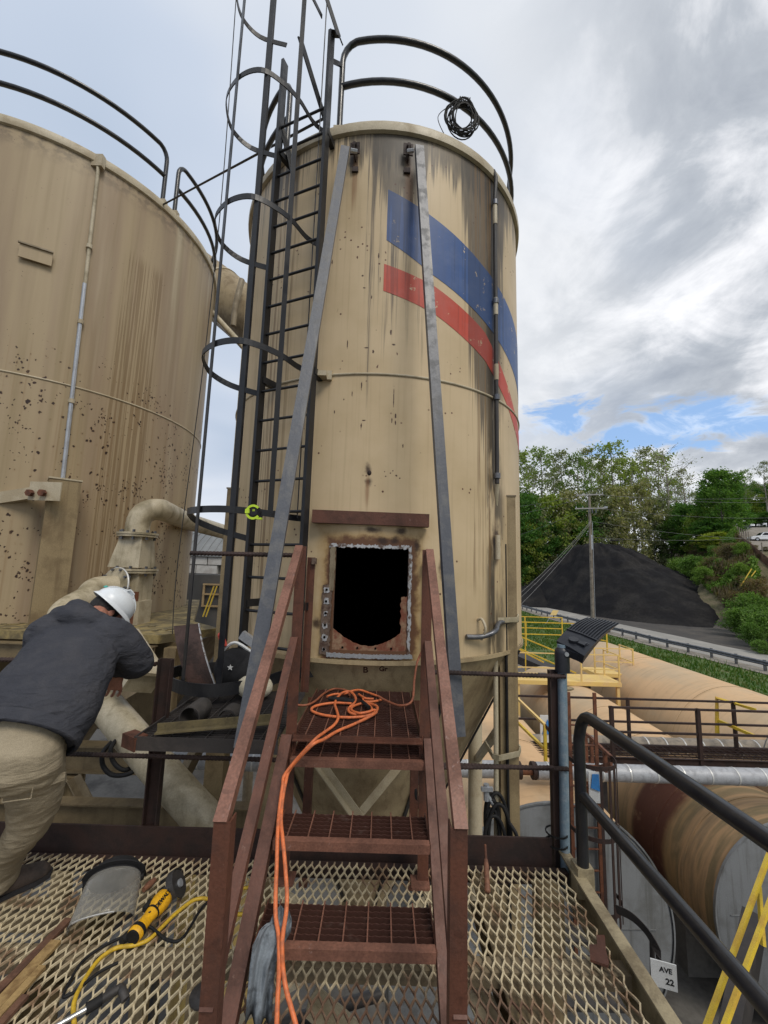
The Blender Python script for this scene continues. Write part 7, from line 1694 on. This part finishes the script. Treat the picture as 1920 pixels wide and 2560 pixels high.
    m = MB(); m.ball(hc+up*.006-fc*.016, (.084, .100, .114), 12, sd, fc, up, -.55); m.ball(hc-fc*.055-up*.045, (.06, .045, .06), 9, sd, fc, up); o = part('hair', m, 'hair', t, 60)
    m = MB()
    # hard hat: dome, rim, peak, ridge
    hb = hc+up*.045; ht = part
    q = MB(); q.ball(hb, (.112, .136, .112), 14, sd, fc, up, 0); hat = part('hard_hat', q, 'hat_white', t, 60)
    q = MB(); vs = []; n = 48
    for i in range(n):
        a = 2*pi*i/n; e = .012+.030*max(0, cos(a))**2; c0 = hb+sd*(.112*sin(a))+fc*(.136*cos(a)); c1 = hb+sd*((.112+e)*sin(a))+fc*((.136+e*1.3)*cos(a))-up*(.012+.3*e)
        vs += [c0+up*.004, c1, c1-up*.005, c0-up*.008]
    q.add(vs, [(4*i+k, 4*((i+1) % n)+k, 4*((i+1) % n)+(k+1) % 4, 4*i+(k+1) % 4) for i in range(n) for k in range(4)]); part('brim', q, 'hat_white', hat, 60)
    q = MB(); P = [hb+fc*(.128*cos(RAD(a)))+up*(.113*sin(RAD(a))) for a in range(25, 160, 8)]; q.strap(P, .05, .012, sd.cross(up)); part('ridge', q, 'hat_white', hat, 60)
    q = MB(); a = RAD(205); c = hb+sd*(.112*cos(RAD(50))*.35)+fc*(-.136*cos(RAD(22)))*.98+up*.045; nn = ((c-hb)).normalized(); q.box(c+nn*.004-sd*.05, (.038, .004, .018), sd, nn, nn.cross(sd)); part('sticker', q, 'teal_print', hat)
    # boots
    for s, (ank, toe) in ((1, (V((-1.89, 2.275, -1.64)), V((-1.755, 2.47, -1.665)))), (-1, (V((-2.06, 2.04, -1.64)), V((-1.98, 2.27, -1.665))))):
        d = (toe-ank); d.z = 0; d.normalize(); w_ = V((-d.y, d.x, 0)); heel = ank-d*.07; heel.z = DECK+.05
        m = MB(); m.loft([(heel+Zv*.0, w_*.034, Zv*.034), (heel+d*.03+Zv*.025, w_*.047, Zv*.062), (heel+d*.08+Zv*.035, w_*.051, Zv*.075), (heel+d*.15+Zv*.014, w_*.054, Zv*.056), (heel+d*.22+Zv*.002, w_*.057, Zv*.044), (heel+d*.275-Zv*.002, w_*.049, Zv*.036), (heel+d*.30-Zv*.008, w_*.02, Zv*.016)], 18)
        o = part('boot', m, 'shoe', t); rem(o, .008, 3)
        q = MB(); pts = [heel+d*f+w_*g for f, g in ((-.01, -.03), (.06, -.046), (.15, -.046), (.23, -.055), (.29, -.04), (.315, 0), (.29, .04), (.23, .055), (.15, .046), (.06, .046), (-.01, .03))]; q.poly([V((p.x, p.y, DECK+.008)) for p in pts], .024, Zv); part('sole', q, 'shoe_sole', o)
        q = MB(); lc = heel+d*.15+Zv*.05; q.tube(smoothpath([lc-w_*.03, lc+Zv*.012, lc+w_*.03-d*.01, lc+w_*.055-Zv*.03+d*.02], 5), .0028, 5); q.tube(smoothpath([lc+d*.03-w_*.03-Zv*.006, lc+d*.03+Zv*.006, lc+d*.03+w_*.03-Zv*.006], 5), .0028, 5); part('lace', q, 'cloth_cream', o)
person()
